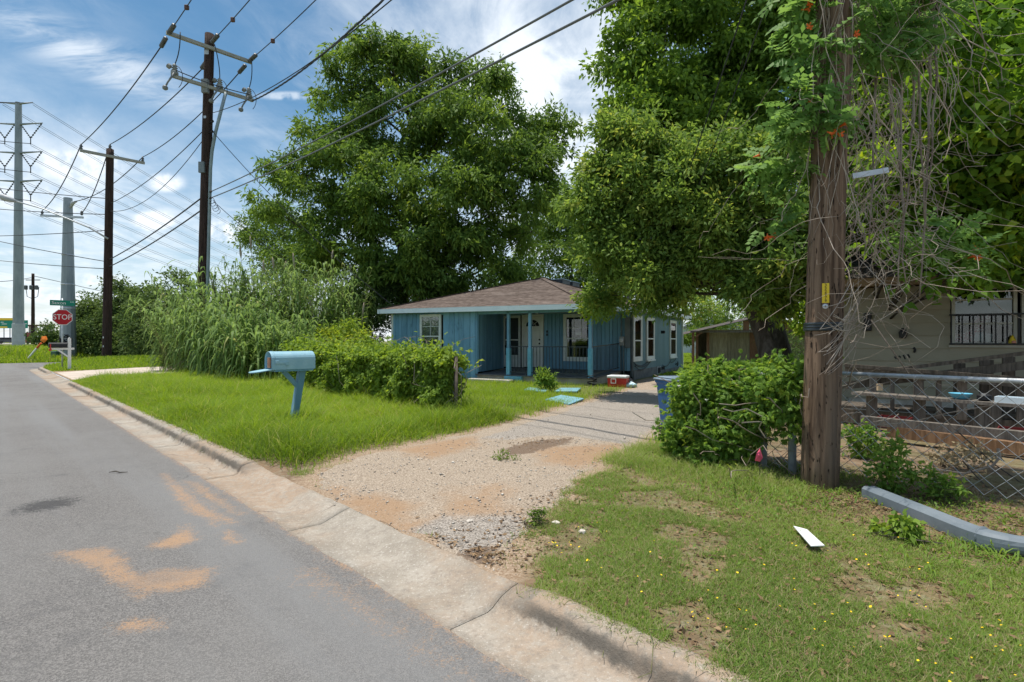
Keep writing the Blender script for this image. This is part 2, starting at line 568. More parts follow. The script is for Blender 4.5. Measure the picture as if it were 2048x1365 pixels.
# ------------------------------------------------------------------ special surface materials
def ground_mat(name, kind):
    m = bpy.data.materials.new(name); m.use_nodes = True
    g = NG(m.node_tree); bs = g.n['Principled BSDF']
    geo = g.node('ShaderNodeNewGeometry'); P = geo.outputs['Position']
    bs.inputs['Specular IOR Level'].default_value = 0.15
    n0 = g.noise(P, 0.5, 6, 0.6); n1 = g.noise(P, 2.6, 7, 0.65); n2 = g.noise(P, 14, 6, 0.7); n3 = g.noise(P, 70, 3, 0.7)
    bump = None
    if kind == 'soil':
        c = g.mix(g.ramp(n1, .35, .65), (.155, .105, .068), (.25, .165, .105))
        c = g.mix(g.ramp(n2, .45, .7), c, (.27, .235, .165))
        c = g.mix(g.ramp(n3, .5, .75), c, (.11, .085, .055))
        a = g.node('ShaderNodeAttribute', attribute_name='lush')
        c = g.mix(g.math('MULTIPLY', a.outputs['Fac'], .85), c, g.mix(n2, (.085, .12, .025), (.16, .185, .05)))
        a2 = g.node('ShaderNodeAttribute', attribute_name='gravelly')
        gm = g.ramp(g.math('ADD', a2.outputs['Fac'], g.math('MULTIPLY', g.math('SUBTRACT', n2, .5), .9)), .35, .75)
        c = g.mix(gm, c, g.mix(g.ramp(n3, .38, .66), (.24, .165, .105), (.44, .34, .25)))
        bump = (g.math('ADD', n2, g.math('MULTIPLY', n3, .5)), .6, .03); bs.inputs['Roughness'].default_value = .95
    elif kind == 'drive':
        c = g.mix(g.ramp(n3, .38, .66), (.25, .195, .145), (.50, .415, .325))
        a = g.node('ShaderNodeAttribute', attribute_name='dirt')
        dn = g.ramp(g.math('ADD', a.outputs['Fac'], g.math('MULTIPLY', g.math('SUBTRACT', n1, .5), 1.5)), .15, .80)
        c = g.mix(g.math('MULTIPLY', dn, .75), c, g.mix(n2, (.29, .17, .09), (.40, .26, .155)))
        b = g.node('ShaderNodeAttribute', attribute_name='grey')
        gn = g.ramp(g.math('ADD', b.outputs['Fac'], g.math('MULTIPLY', g.math('SUBTRACT', n1, .5), 1.0)), .42, .62)
        c = g.mix(g.math('MULTIPLY', gn, .85), c, g.mix(g.ramp(n3, .4, .62), (.19, .17, .15), (.45, .405, .355)))
        u = g.node('ShaderNodeAttribute', attribute_name='humus')
        un = g.ramp(g.math('ADD', u.outputs['Fac'], g.math('MULTIPLY', g.math('SUBTRACT', n2, .5), 1.2)), .45, .65)
        c = g.mix(g.math('MULTIPLY', un, .85), c, g.mix(n3, (.10, .065, .045), (.21, .15, .105)))
        bump = (g.math('ADD', n3, n2), .7, .02); bs.inputs['Roughness'].default_value = .95
    elif kind == 'asphalt':
        vo = g.node('ShaderNodeTexVoronoi'); vo.inputs['Scale'].default_value = 170
        g.l.new(P, vo.inputs['Vector'])
        vs = g.node('ShaderNodeSeparateColor'); g.l.new(vo.outputs['Color'], vs.inputs[0])
        c = g.mix(g.ramp(vs.outputs[0], .15, .95), (.125, .119, .114), (.235, .222, .21))
        c = g.mix(g.ramp(n0, .36, .64, .0, .55), c, (.215, .208, .198))
        c = g.mix(g.ramp(n1, .52, .75, .0, .4), c, (.08, .08, .084))
        # faint wheel-path banding along the street
        sx = g.node('ShaderNodeSeparateXYZ'); g.l.new(P, sx.inputs[0])
        s_ = g.math('MULTIPLY', g.math('ADD', sx.outputs[0], sx.outputs[1]), S2)
        r_ = g.math('MULTIPLY', g.math('SUBTRACT', sx.outputs[1], sx.outputs[0]), S2)
        band = g.noise(g.xyz(g.math('MULTIPLY', s_, 1.3), g.math('MULTIPLY', r_, .06), 0), 1.0, 4, .55)
        c = g.mix(g.ramp(band, .42, .66, 0, .75), c, (.215, .213, .21))
        vc = g.node('ShaderNodeTexVoronoi', feature='DISTANCE_TO_EDGE'); vc.inputs['Scale'].default_value = 0.42
        wv = g.node('ShaderNodeTexNoise'); wv.inputs['Scale'].default_value = 2.2; wv.inputs['Detail'].default_value = 6
        g.l.new(P, wv.inputs['Vector'])
        wm = g.node('ShaderNodeVectorMath', operation='MULTIPLY_ADD'); g.l.new(wv.outputs['Color'], wm.inputs[0]); wm.inputs[1].default_value = (.6, .6, .6); g.l.new(P, wm.inputs[2])
        g.l.new(wm.outputs[0], vc.inputs['Vector'])
        ck = g.math('MULTIPLY', g.ramp(vc.outputs['Distance'], .0005, .004, 1, 0), g.ramp(n0, .47, .60))
        c = g.mix(g.math('MULTIPLY', ck, .55), c, (.05, .048, .046))
        oil = g.node('ShaderNodeAttribute', attribute_name='oil')
        c = g.mix(g.math('MULTIPLY', g.ramp(g.math('ADD', oil.outputs['Fac'], g.math('MULTIPLY', g.math('SUBTRACT', g.math('ADD', n2, n3), 1.0), 1.3)), .3, .7), .7), c, (.035, .035, .037))
        a = g.node('ShaderNodeAttribute', attribute_name='dirt')
        dn = g.ramp(g.math('ADD', a.outputs['Fac'], g.math('ADD', g.math('MULTIPLY', g.math('SUBTRACT', n2, .5), 1.0), g.math('MULTIPLY', g.math('SUBTRACT', n3, .5), 1.1))), .26, .74)
        c = g.mix(g.math('MULTIPLY', g.math('MULTIPLY', dn, g.ramp(n1, .3, .62, .45, 1.0)), g.ramp(n3, .25, .65, .5, .95)), c, g.mix(n2, (.36, .22, .125), (.44, .29, .18)))
        bump = (vo.outputs['Distance'], .5, .012); bs.inputs['Roughness'].default_value = .85
    else:   # kerb concrete
        c = g.mix(g.ramp(n1, .3, .7), (.27, .235, .19), (.385, .345, .29))
        c = g.mix(g.ramp(n3, .54, .74), c, (.54, .50, .44))
        c = g.mix(g.ramp(n3, .22, .34, .7, 0), c, (.17, .15, .13))
        c = g.mix(g.math('MULTIPLY', g.ramp(n0, .44, .58, 0, .65), g.ramp(n2, .36, .56, .25, 1)), c, (.35, .235, .15))
        c = g.mix(g.ramp(g.noise(P, 34, 4, .7), .50, .66, 0, .55), c, (.24, .20, .165))
        c = g.mix(g.ramp(n2, .50, .74, 0, .7), c, (.22, .19, .16))
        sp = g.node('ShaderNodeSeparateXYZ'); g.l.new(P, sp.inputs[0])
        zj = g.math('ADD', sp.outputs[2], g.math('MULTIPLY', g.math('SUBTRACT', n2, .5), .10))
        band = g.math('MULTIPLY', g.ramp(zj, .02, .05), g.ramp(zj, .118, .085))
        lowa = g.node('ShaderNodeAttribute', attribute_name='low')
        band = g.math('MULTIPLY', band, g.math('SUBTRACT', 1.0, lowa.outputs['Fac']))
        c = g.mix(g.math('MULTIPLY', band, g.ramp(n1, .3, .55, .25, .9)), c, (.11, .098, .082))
        vo = g.node('ShaderNodeTexVoronoi', feature='DISTANCE_TO_EDGE'); vo.inputs['Scale'].default_value = 0.55
        nv = g.node('ShaderNodeTexNoise'); nv.inputs['Scale'].default_value = 3; nv.inputs['Detail'].default_value = 5
        g.l.new(P, nv.inputs['Vector'])
        md = g.node('ShaderNodeVectorMath', operation='MULTIPLY_ADD')
        g.l.new(nv.outputs['Color'], md.inputs[0]); md.inputs[1].default_value = (.35, .35, .35); g.l.new(P, md.inputs[2])
        g.l.new(md.outputs[0], vo.inputs['Vector'])
        crack = g.math('MULTIPLY', g.ramp(vo.outputs['Distance'], .001, .007, 1, 0), g.ramp(n1, .42, .62))
        c = g.mix(g.math('MULTIPLY', crack, .6), c, (.13, .10, .08))
        bump = (g.math('SUBTRACT', g.math('ADD', n3, n2), crack), .5, .012); bs.inputs['Roughness'].default_value = .9
    g.val(bs.inputs['Base Color'], c)
    b = g.node('ShaderNodeBump'); b.inputs['Strength'].default_value = bump[1]; b.inputs['Distance'].default_value = bump[2]
    g.l.new(bump[0], b.inputs['Height']); g.l.new(b.outputs[0], bs.inputs['Normal'])
    return m


SOIL = ground_mat('soil', 'soil'); DRIVEM = ground_mat('limestone_gravel', 'drive')
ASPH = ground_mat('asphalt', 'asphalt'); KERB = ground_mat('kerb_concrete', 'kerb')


def pole_mat(name, a, b, dark):
    m = bpy.data.materials.new(name); m.use_nodes = True
    g = NG(m.node_tree); bs = g.n['Principled BSDF']
    tc = g.node('ShaderNodeTexCoord'); o = tc.outputs['Object']
    n1 = g.noise(g.scale(o, 26, 26, 1.1), 1, 7, .65); n2 = g.noise(g.scale(o, 3.5, 3.5, .35), 1, 5, .6)
    n3 = g.noise(g.scale(o, 42, 42, 9), 1, 3, .5)
    c = g.mix(g.ramp(n1, .33, .66), a, b)
    c = g.mix(g.ramp(n2, .45, .72, 0, .8), c, dark)
    c = g.mix(g.ramp(n3, .61, .67, 0, .9), c, (.02, .014, .01))
    g.val(bs.inputs['Base Color'], c); bs.inputs['Roughness'].default_value = .9; bs.inputs['Specular IOR Level'].default_value = .15
    bm = g.node('ShaderNodeBump'); bm.inputs['Strength'].default_value = .9; bm.inputs['Distance'].default_value = .02
    g.l.new(g.math('SUBTRACT', n1, g.math('MULTIPLY', g.ramp(n3, .62, .7), .8)), bm.inputs['Height']); g.l.new(bm.outputs[0], bs.inputs['Normal'])
    return m


POLEBROWN = pole_mat('pole_wood', (.075, .047, .032), (.26, .175, .118), (.125, .10, .080))
POLEDARK = pole_mat('creosoted_pole_wood', (.028, .018, .015), (.075, .048, .040), (.04, .03, .026))


def shingle_mat():
    m = bpy.data.materials.new('roof_shingles'); m.use_nodes = True
    g = NG(m.node_tree); bs = g.n['Principled BSDF']
    tc = g.node('ShaderNodeTexCoord'); o = tc.outputs['Object']
    n1 = g.noise(g.scale(o, 5, 5, 30), 1, 4, .6); n2 = g.noise(o, .55, 5, .6); n3 = g.noise(o, 40, 3, .6)
    c = g.mix(g.ramp(n1, .35, .65), (.105, .080, .068), (.20, .158, .135))
    c = g.mix(g.ramp(n2, .52, .74, 0, .6), c, (.33, .28, .25))
    c = g.mix(g.ramp(n3, .55, .75, 0, .5), c, (.07, .05, .045))
    g.val(bs.inputs['Base Color'], c); bs.inputs['Roughness'].default_value = .95; bs.inputs['Specular IOR Level'].default_value = .1
    return m


SHINGLE = shingle_mat()

# ------------------------------------------------------------------ the drive's outline (world metres)
def sample_line(pts, step=.12):
    out = []
    for (a, b) in zip(pts[:-1], pts[1:]):
        n = max(1, int((Vector(b) - Vector(a)).length / step))
        for i in range(n):
            out.append(Vector(a).lerp(Vector(b), i / n))
    out.append(Vector(pts[-1]))
    return out


DL = [gp(p[0], p[1], .08) for p in ((668, 1006), (630, 962), (648, 944), (700, 920), (850, 890), (945, 872), (1010, 852), (1080, 836), (1125, 815), (1150, 806), (1200, 790), (1232, 781))]
DR = [gp(p[0], p[1], .08) for p in ((985, 1136), (1000, 1108), (1060, 1060), (1105, 1015), (1135, 985), (1200, 930), (1268, 897), (1325, 868))]
drive_poly = [(p.x, p.y) for p in DL] + [(3.75, 16.0), (4.5, 18.6), (6.2, 21.5), (7.6, 21.0), (5.4, 16.0), (4.15, 12.0), (3.0, 8.6)] + [(p.x, p.y) for p in reversed(DR)]
_ol = []
rng0 = np.random.default_rng(11)
_pts = sample_line([Vector((x, y, 0)) for x, y in drive_poly] + [Vector((*drive_poly[0], 0))], .09)
for i, p in enumerate(_pts[:-1]):
    n = (fnoise(np.array([p.x * 3.1]), np.array([p.y * 3.1]), 3)[0] - .5) * .34 + (fnoise(np.array([p.x * 14]), np.array([p.y * 14]), 6)[0] - .5) * .14
    t = (_pts[i + 1] - p).normalized()
    q = p + Vector((t.y, -t.x, 0)) * n
    s_ = (q.x + q.y) * S2
    if s_ < 2.09:
        q = q + Vector((S2, S2, 0)) * (2.09 - s_)
    _ol.append((q.x, q.y))
drive_out = _ol
N_DRIVE = [rs(22.0, 2.06), rs(29.3, 2.06), rs(30.2, 5), rs(31.5, 13), rs(23.5, 13), rs(22.6, 5)]
N_DRIVE = [(p.x, p.y) for p in N_DRIVE]


def in_drive(x, y):
    return np.maximum(polysd(x, y, drive_out), polysd(x, y, N_DRIVE))


# ------------------------------------------------------------------ ground
def axis(spec):
    out = []
    for a, b, st in spec:
        out += list(np.arange(a, b, st))
    return np.array(out)


def make_ground():
    rr = axis([(-160, -40, 12), (-40, -8, 1.2), (-8, -3, .25), (-3, 12, .09), (12, 22, .2), (22, 48, .5), (48, 120, 3), (120, 700, 40)])
    ss = axis([(2.065, 6.6, .09), (6.6, 14, .22), (14, 40, .8), (40, 120, 5), (120, 900, 60)])
    R, S = np.meshgrid(rr, ss, indexing='ij')
    X = S2 * (S - R); Y = S2 * (S + R)
    Z = gz(X, Y)
    dd = in_drive(X, Y)
    Z = np.where(dd > .02, Z - .03 * np.clip(dd / .1, 0, 1), Z)
    lush = np.where((R > 5.0) & (S < 13), 1.0, 0.0) * smooth(-.0, .5, -dd)
    lush = lush * (1 - (1 - smooth(5.7, 7.0, R)) * (S < 4))
    lush = np.maximum(lush, np.where(S > 12, .9, 0)); lush = np.maximum(lush, np.where(R > 14, .9, 0))
    right = (R < 5) & (S < 12)
    lush = np.where(right, .35 * smooth(.42, .6, fnoise(X * 2.6, Y * 2.6, 21)) * smooth(2.05, 2.4, S), lush)
    V = np.stack([X.ravel(), Y.ravel(), Z.ravel()], 1)
    o = bulk('ground', V, grid_faces(len(rr), len(ss))[:, ::-1], SOIL, None, {'lush': lush.ravel(), 'gravelly': np.clip(1 + dd / .45, 0, 1).ravel()}, True)
    tag(o, kind='structure')
    # the other side of the street
    r2 = axis([(-160, 160, 8), (160, 760, 60)]); s2 = axis([(-900, -60, 60), (-60, -6.2, 4)]); s2 = np.append(s2, -6.25)
    R, S = np.meshgrid(r2, s2, indexing='ij')
    X = S2 * (S - R); Y = S2 * (S + R)
    V = np.stack([X.ravel(), Y.ravel(), np.full(X.size, .1)], 1)
    o = bulk('verge', V, grid_faces(len(r2), len(s2))[:, ::-1], SOIL, None, {'lush': np.ones(X.size)}, True)
    tag(o, kind='structure')
    # grass strip beyond the crossing street, reaching to the highway
    r3 = axis([(46.1, 60, 1), (60, 140, 8), (140, 760, 60)]); s3 = axis([(-60, 2.5, 2.5)]); s3 = np.append(s3, 2.5)
    R, S = np.meshgrid(r3, s3, indexing='ij')
    X = S2 * (S - R); Y = S2 * (S + R)
    V = np.stack([X.ravel(), Y.ravel(), (-.06 + .75 * smooth(46, 56, R)).ravel()], 1)
    o = bulk('far_ground', V, grid_faces(len(r3), len(s3))[:, ::-1], SOIL, None, {'lush': np.ones(X.size)}, True)
    tag(o, kind='structure')


make_ground()


def make_drive():
    from mathutils.geometry import delaunay_2d_cdt
    pts = [Vector(p) for p in drive_out]
    n = len(pts)
    edges = [(i, (i + 1) % n) for i in range(n)]
    xs = [p.x for p in pts]; ys = [p.y for p in pts]
    gx, gy = np.meshgrid(np.arange(min(xs), max(xs), .13), np.arange(min(ys), max(ys), .13))
    gx = gx + rng0.uniform(-.03, .03, gx.shape); gy = gy + rng0.uniform(-.03, .03, gy.shape)
    k = polysd(gx, gy, drive_out) > .05
    allp = pts + [Vector((a, b)) for a, b in zip(gx[k], gy[k])]
    vs, es, fs, *_ = delaunay_2d_cdt(allp, edges, [], 1, 1e-5)
    X = np.array([v.x for v in vs]); Y = np.array([v.y for v in vs])
    dd = polysd(X, Y, drive_out)
    Z = gz(X, Y) - .004 + .016 * smooth(0, .35, dd) + (fnoise(X * 2.2, Y * 2.2, 9) - .5) * .03 * smooth(.1, .5, dd)
    fs = [f if len(f) == 3 else f[:3] for f in fs]
    # where the loose gravel shows bare dirt, compacted grey stone, or plant litter
    sdA = polysd(X, Y, [tuple(gp(a, b, .08).xy) for a, b in ((660, 965), (700, 985), (820, 1005), (830, 1045), (790, 1065), (740, 1040), (690, 1010))])
    sdB = polysd(X, Y, [tuple(gp(a, b, .08).xy) for a, b in ((790, 905), (940, 880), (960, 900), (860, 925))])
    sdC = polysd(X, Y, [tuple(gp(a, b, .08).xy) for a, b in ((1080, 905), (1240, 895), (1260, 912), (1150, 945), (1090, 935))])
    sdD = polysd(X, Y, [tuple(gp(a, b, .08).xy) for a, b in ((905, 995), (985, 985), (990, 1030), (920, 1030))])
    dirt = np.clip(np.maximum.reduce([sdA, sdB, sdC, sdD * .7]) / .5 + .5, 0, 1)
    grey = np.clip(polysd(X, Y, [tuple(gp(a, b, .08).xy) for a, b in ((780, 1060), (880, 1020), (1080, 1020), (1080, 1080), (970, 1130), (880, 1110))]) / .5 + .32, 0, 1) * .8
    up = np.clip(polysd(X, Y, [tuple(gp(a, b, .08).xy) for a, b in ((940, 888), (1110, 830), (1240, 775), (1350, 775), (1330, 860), (1250, 898), (1100, 878), (1010, 890))]) / .4 + .5, 0, 1)
    grey = np.maximum(grey, up * .75)
    hum = np.clip(polysd(X, Y, [tuple(gp(a, b, .08).xy) for a, b in ((1000, 905), (1060, 888), (1150, 882), (1140, 897), (1060, 915), (1015, 922))]) / .3 + .5, 0, 1)
    hum = np.maximum(hum, np.clip(polysd(X, Y, [tuple(gp(a, b, .08).xy) for a, b in ((905, 1095), (990, 1085), (1010, 1140), (980, 1150))]) / .2 + .5, 0, 1))
    V = np.stack([X, Y, Z], 1)
    o = bulk('driveway', V, np.array(fs), DRIVEM, None, {'dirt': dirt, 'grey': grey, 'humus': hum}, True)
    me = o.data
    if me.polygons[0].normal.z < 0:
        me.flip_normals()
    tag(o, kind='structure')


make_drive()


def make_neighbour_drive():
    u = np.linspace(0, 1, 30); w = np.linspace(0, 1, 14)
    a = [rs(22.0, 2.09), rs(22.7, 5), rs(24.5, 13)]; b = [rs(29.3, 2.09), rs(30.0, 5), rs(31.5, 13)]
    def on(c, t):
        return c[0].lerp(c[1], t * 3) if t < 1 / 3 else c[1].lerp(c[2], (t - 1 / 3) * 1.5)
    V = []
    for t in u:
        p, q = on(a, t), on(b, t)
        for k in w:
            c = p.lerp(q, k); V.append((c.x, c.y, gzf(c.x, c.y) * (.55 + .45 * min(1, t * 4)) + .02))
    o = bulk('concrete_driveway', np.array(V), grid_faces(30, 14), pmat('drive_concrete', (.46, .385, .32), (.54, .46, .385), 1.2, .9, .2, bscale=20), None, None, True)
    tag(o, kind='structure')


make_neighbour_drive()


def make_road():
    rr = axis([(-60, -3, 3), (-3, 10, .06), (10, 20, .2), (20, 34, 1.0)]); rr = np.append(rr, 34.0)
    ss = axis([(-6.2, -.4, .4), (-.4, 1.64, .05)]); ss = np.append(ss, 1.64)
    R, S = np.meshgrid(rr, ss, indexing='ij')
    X = S2 * (S - R); Y = S2 * (S + R)
    polys = [[(112, 1106), (200, 1096), (222, 1100), (272, 1150), (330, 1140), (425, 1138), (400, 1172), (330, 1182), (296, 1178), (284, 1197), (262, 1178), (200, 1140)],
             [(326, 948), (350, 968), (400, 1010), (472, 1048), (440, 1040), (385, 1026), (362, 1002)],
             [(308, 1088), (352, 1070), (370, 1050), (392, 1080), (350, 1094), (312, 1096)],
             [(418, 1032), (436, 1052), (430, 1050)], [(452, 1062), (478, 1082), (470, 1088), (458, 1080)],
             [(235, 1250), (280, 1240), (314, 1245), (312, 1256), (260, 1258)],
             [(370, 962), (400, 970), (480, 1030), (474, 1030), (400, 985)],
             [(560, 1150), (700, 1240), (860, 1340), (900, 1365), (1000, 1365), (800, 1225), (640, 1120)]]
    d = np.full(X.shape, -9.0)
    for i, p in enumerate(polys):
        sd = polysd(X, Y, [tuple(gp(a, b, 0).xy) for a, b in p])
        d = np.maximum(d, sd if i < 7 else sd * .35 - .06)
    # silt along the gutter joint
    d = np.maximum(d, (S - 1.58) * 1.0 - .02)
    dirt = np.clip(.5 + d / .22, 0, 1)
    c = gp(95, 1010, 0)
    oil = np.clip(1 - np.hypot((X - c.x + (Y - c.y)) * .7 / .30, (X - c.x - (Y - c.y)) * .7 / .30) * .8, 0, 1)
    V = np.stack([X.ravel(), Y.ravel(), np.zeros(X.size)], 1)
    o = bulk('road', V, grid_faces(len(rr), len(ss))[:, ::-1], ASPH, None, {'dirt': dirt.ravel(), 'oil': oil.ravel()}, True)
    tag(o, kind='structure')
    rr = np.array([33.96, 36, 40, 46.05]); ss = axis([(-60, 60, 6)])
    R, S = np.meshgrid(rr, ss, indexing='ij')
    V = np.stack([(S2 * (S - R)).ravel(), (S2 * (S + R)).ravel(), np.full(R.size, -.004)], 1)
    o = bulk('cross_street', V, grid_faces(len(rr), len(ss))[:, ::-1], ASPH, None, None, True)
    tag(o, kind='structure')


make_road()

# gutter and kerb, cast in segments
PK = [(1.595, -.05), (1.60, .006), (1.74, .003), (1.862, .000), (1.895, .016), (1.912, .066), (1.938, .108), (1.972, .124), (2.025, .128), (2.068, .122), (2.09, .06), (2.10, -.1)]
PL = [(1.595, -.05), (1.60, .006), (1.74, .003), (1.83, .000), (1.87, .010), (1.905, .022), (1.945, .038), (1.985, .050), (2.03, .062), (2.07, .070), (2.10, .05), (2.11, -.1)]


def make_kerb():
    root = bpy.data.objects.new('kerb', None); COL.objects.link(root); tag(root, kind='structure')

    def low(r):
        k = 0
        for a, b, w in ((2.05, 5.75, .38), (21.9, 29.4, .5)):
            k = max(k, float(smooth(a - w, a + w * .3, r) * (1 - smooth(b - w * .3, b + w, r))))
        return k
    segs = []
    r = -30.0
    cuts = [-30, -24, -18, -12, -8, -5, -2.2, .62, 2.02, 3.9, 5.95, 8.2, 11, 14, 17, 20, 23, 26, 29, 32, 34]
    for a, b in zip(cuts[:-1], cuts[1:]):
        n = max(3, int((b - a) / (.08 if -3 < a < 12 else .5)))
        rows = []
        gap = .0025
        for i in range(n + 1):
            r = a + gap + (b - a - 2 * gap) * i / n
            k = low(r)
            row = []
            for j, ((s1, z1), (s2, z2)) in enumerate(zip(PK, PL)):
                s_ = s1 * (1 - k) + s2 * k; z_ = z1 * (1 - k) + z2 * k
                if 2 < j < 10:
                    q = fnoise(np.array([r * 5 + j * 1.7]), np.array([j * 3.3 + r]), 31)[0] - .5
                    s_ += q * .035; z_ += q * (.022 if j > 4 else .008)
                elif j in (0, 1):
                    s_ += (fnoise(np.array([r * 4]), np.array([3.3]), 37)[0] - .5) * .05
                p = rs(r, s_, z_); row.append((p.x, p.y, p.z))
            rows.append(row)
        segs.append((rows, [low(a + (b - a) * i / n) for i in range(n + 1)]))
    # corner return
    rows = []
    for i in range(25):
        th = math.pi / 2 * i / 24
        rows.append([tuple(rs(34 + (4 - (s_ - 1.83)) * math.sin(th), 5.83 - (4 - (s_ - 1.83)) * math.cos(th), z_)) for s_, z_ in PK])
    segs.append((rows, [0.0] * len(rows)))
    rows = []
    for i in range(12):
        rows.append([tuple(rs(38 - (s_ - 1.83), 5.84 + i * 3.0, z_)) for s_, z_ in PK])
    segs.append((rows, [0.0] * len(rows)))
    for rows, lows in segs:
        V = np.array(rows).reshape(-1, 3)
        nr, nc = len(rows), len(PK)
        fs = [tuple(f) for f in grid_faces(nr, nc)[:, ::-1]]
        fs += [tuple(range(nc)), tuple(reversed(range((nr - 1) * nc, nr * nc)))]
        mb = MB(); mb.add([tuple(v) for v in V], fs)
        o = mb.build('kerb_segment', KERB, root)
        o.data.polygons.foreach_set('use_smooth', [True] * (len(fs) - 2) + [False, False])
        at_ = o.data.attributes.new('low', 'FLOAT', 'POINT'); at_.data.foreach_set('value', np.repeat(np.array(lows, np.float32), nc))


make_kerb()

# ------------------------------------------------------------------ the blue house
HA = math.atan2(-.49, .872)
HO = Vector((2.52, 16.7, 0.0))


def hw(x, y, z=0.0):
    """house frame to world: x along the front towards the drive, y towards the back"""
    return HO + Vector((math.cos(HA) * x - math.sin(HA) * y, math.sin(HA) * x + math.cos(HA) * y, z))


def window(parent, P, xax, w, h, frame=.1, depth=.07, sill=.0, blinds=False, mid=.5, grid=None, mat=TRIM, inset=DARKIN, curtain=None):
    """a sash window proud of the wall; P lower corner, xax along the wall; outward is xax x z"""
    xax = Vector(xax); zax = Vector((0, 0, 1)); nax = xax.cross(zax)
    M = Matrix((xax.to_4d(), (-nax).to_4d(), zax.to_4d(), (0, 0, 0, 1))).transposed()
    M.translation = Vector(P)
    M[3][0] = M[3][1] = M[3][2] = 0; M[3][3] = 1
    mb = MB()
    mb.box(0, frame, -depth, .0, frame, h - frame, M); mb.box(w - frame, w, -depth, 0, frame, h - frame, M)
    mb.box(-.0, w, -depth - .003, .0, h - frame, h, M); mb.box(-.0, w, -depth - .003, 0, 0, frame, M)
    f = mb.build('window_frame', mat, parent)
    mb = MB(); mb.box(frame, w - frame, -.012, -.004, frame, h - frame, M)
    mb.build('window_backing', inset, f)
    if blinds:
        mb = MB(); z = frame + .02
        while z < h - frame - .01:
            mb.beam(M @ Vector((frame + .012, -.022, z)), M @ Vector((w - frame - .012, -.022, z)), .004, .022)
            z += .036
        mb.build('blind_slats', pmat('blind_white', (.55, .55, .52), (.62, .62, .60), 3, .6), f)
    if curtain:
        mb = MB(); mb.box(*curtain[0], -.026, -.02, *curtain[1], M); mb.build('curtain', curtain[2], f)
    mb = MB(); mb.box(frame, w - frame, -.036, -.032, frame, h - frame, M)
    mb.build('window_pane', GLASS, f)
    mb = MB()
    zm = h * mid
    mb.box(frame, w - frame, -depth + .012, -.038, zm - .022, zm + .022, M)
    mb.box(frame, frame + .028, -depth + .014, -.038, frame, zm - .022, M); mb.box(w - frame - .028, w - frame, -depth + .014, -.038, frame, zm - .022, M)
    mb.box(frame + .028, w - frame - .028, -depth + .014, -.038, frame, frame + .03, M)
    if grid:
        nx, nz = grid
        for i in range(1, nx):
            x = frame + (w - 2 * frame) * i / nx
            mb.box(x - .008, x + .008, -.048, -.038, zm + .022, h - frame, M)
        for i in range(1, nz):
            z = zm + (h - frame - zm) * i / nz
            mb.box(frame, w - frame, -.047, -.039, z - .008, z + .008, M)
    mb.build('window_sash', mat, f)
    if sill:
        mb = MB(); mb.box(-.04, w + .04, -depth - sill, -.0, -.05, -.002, M); mb.build('window_sill', mat, f)
    return f


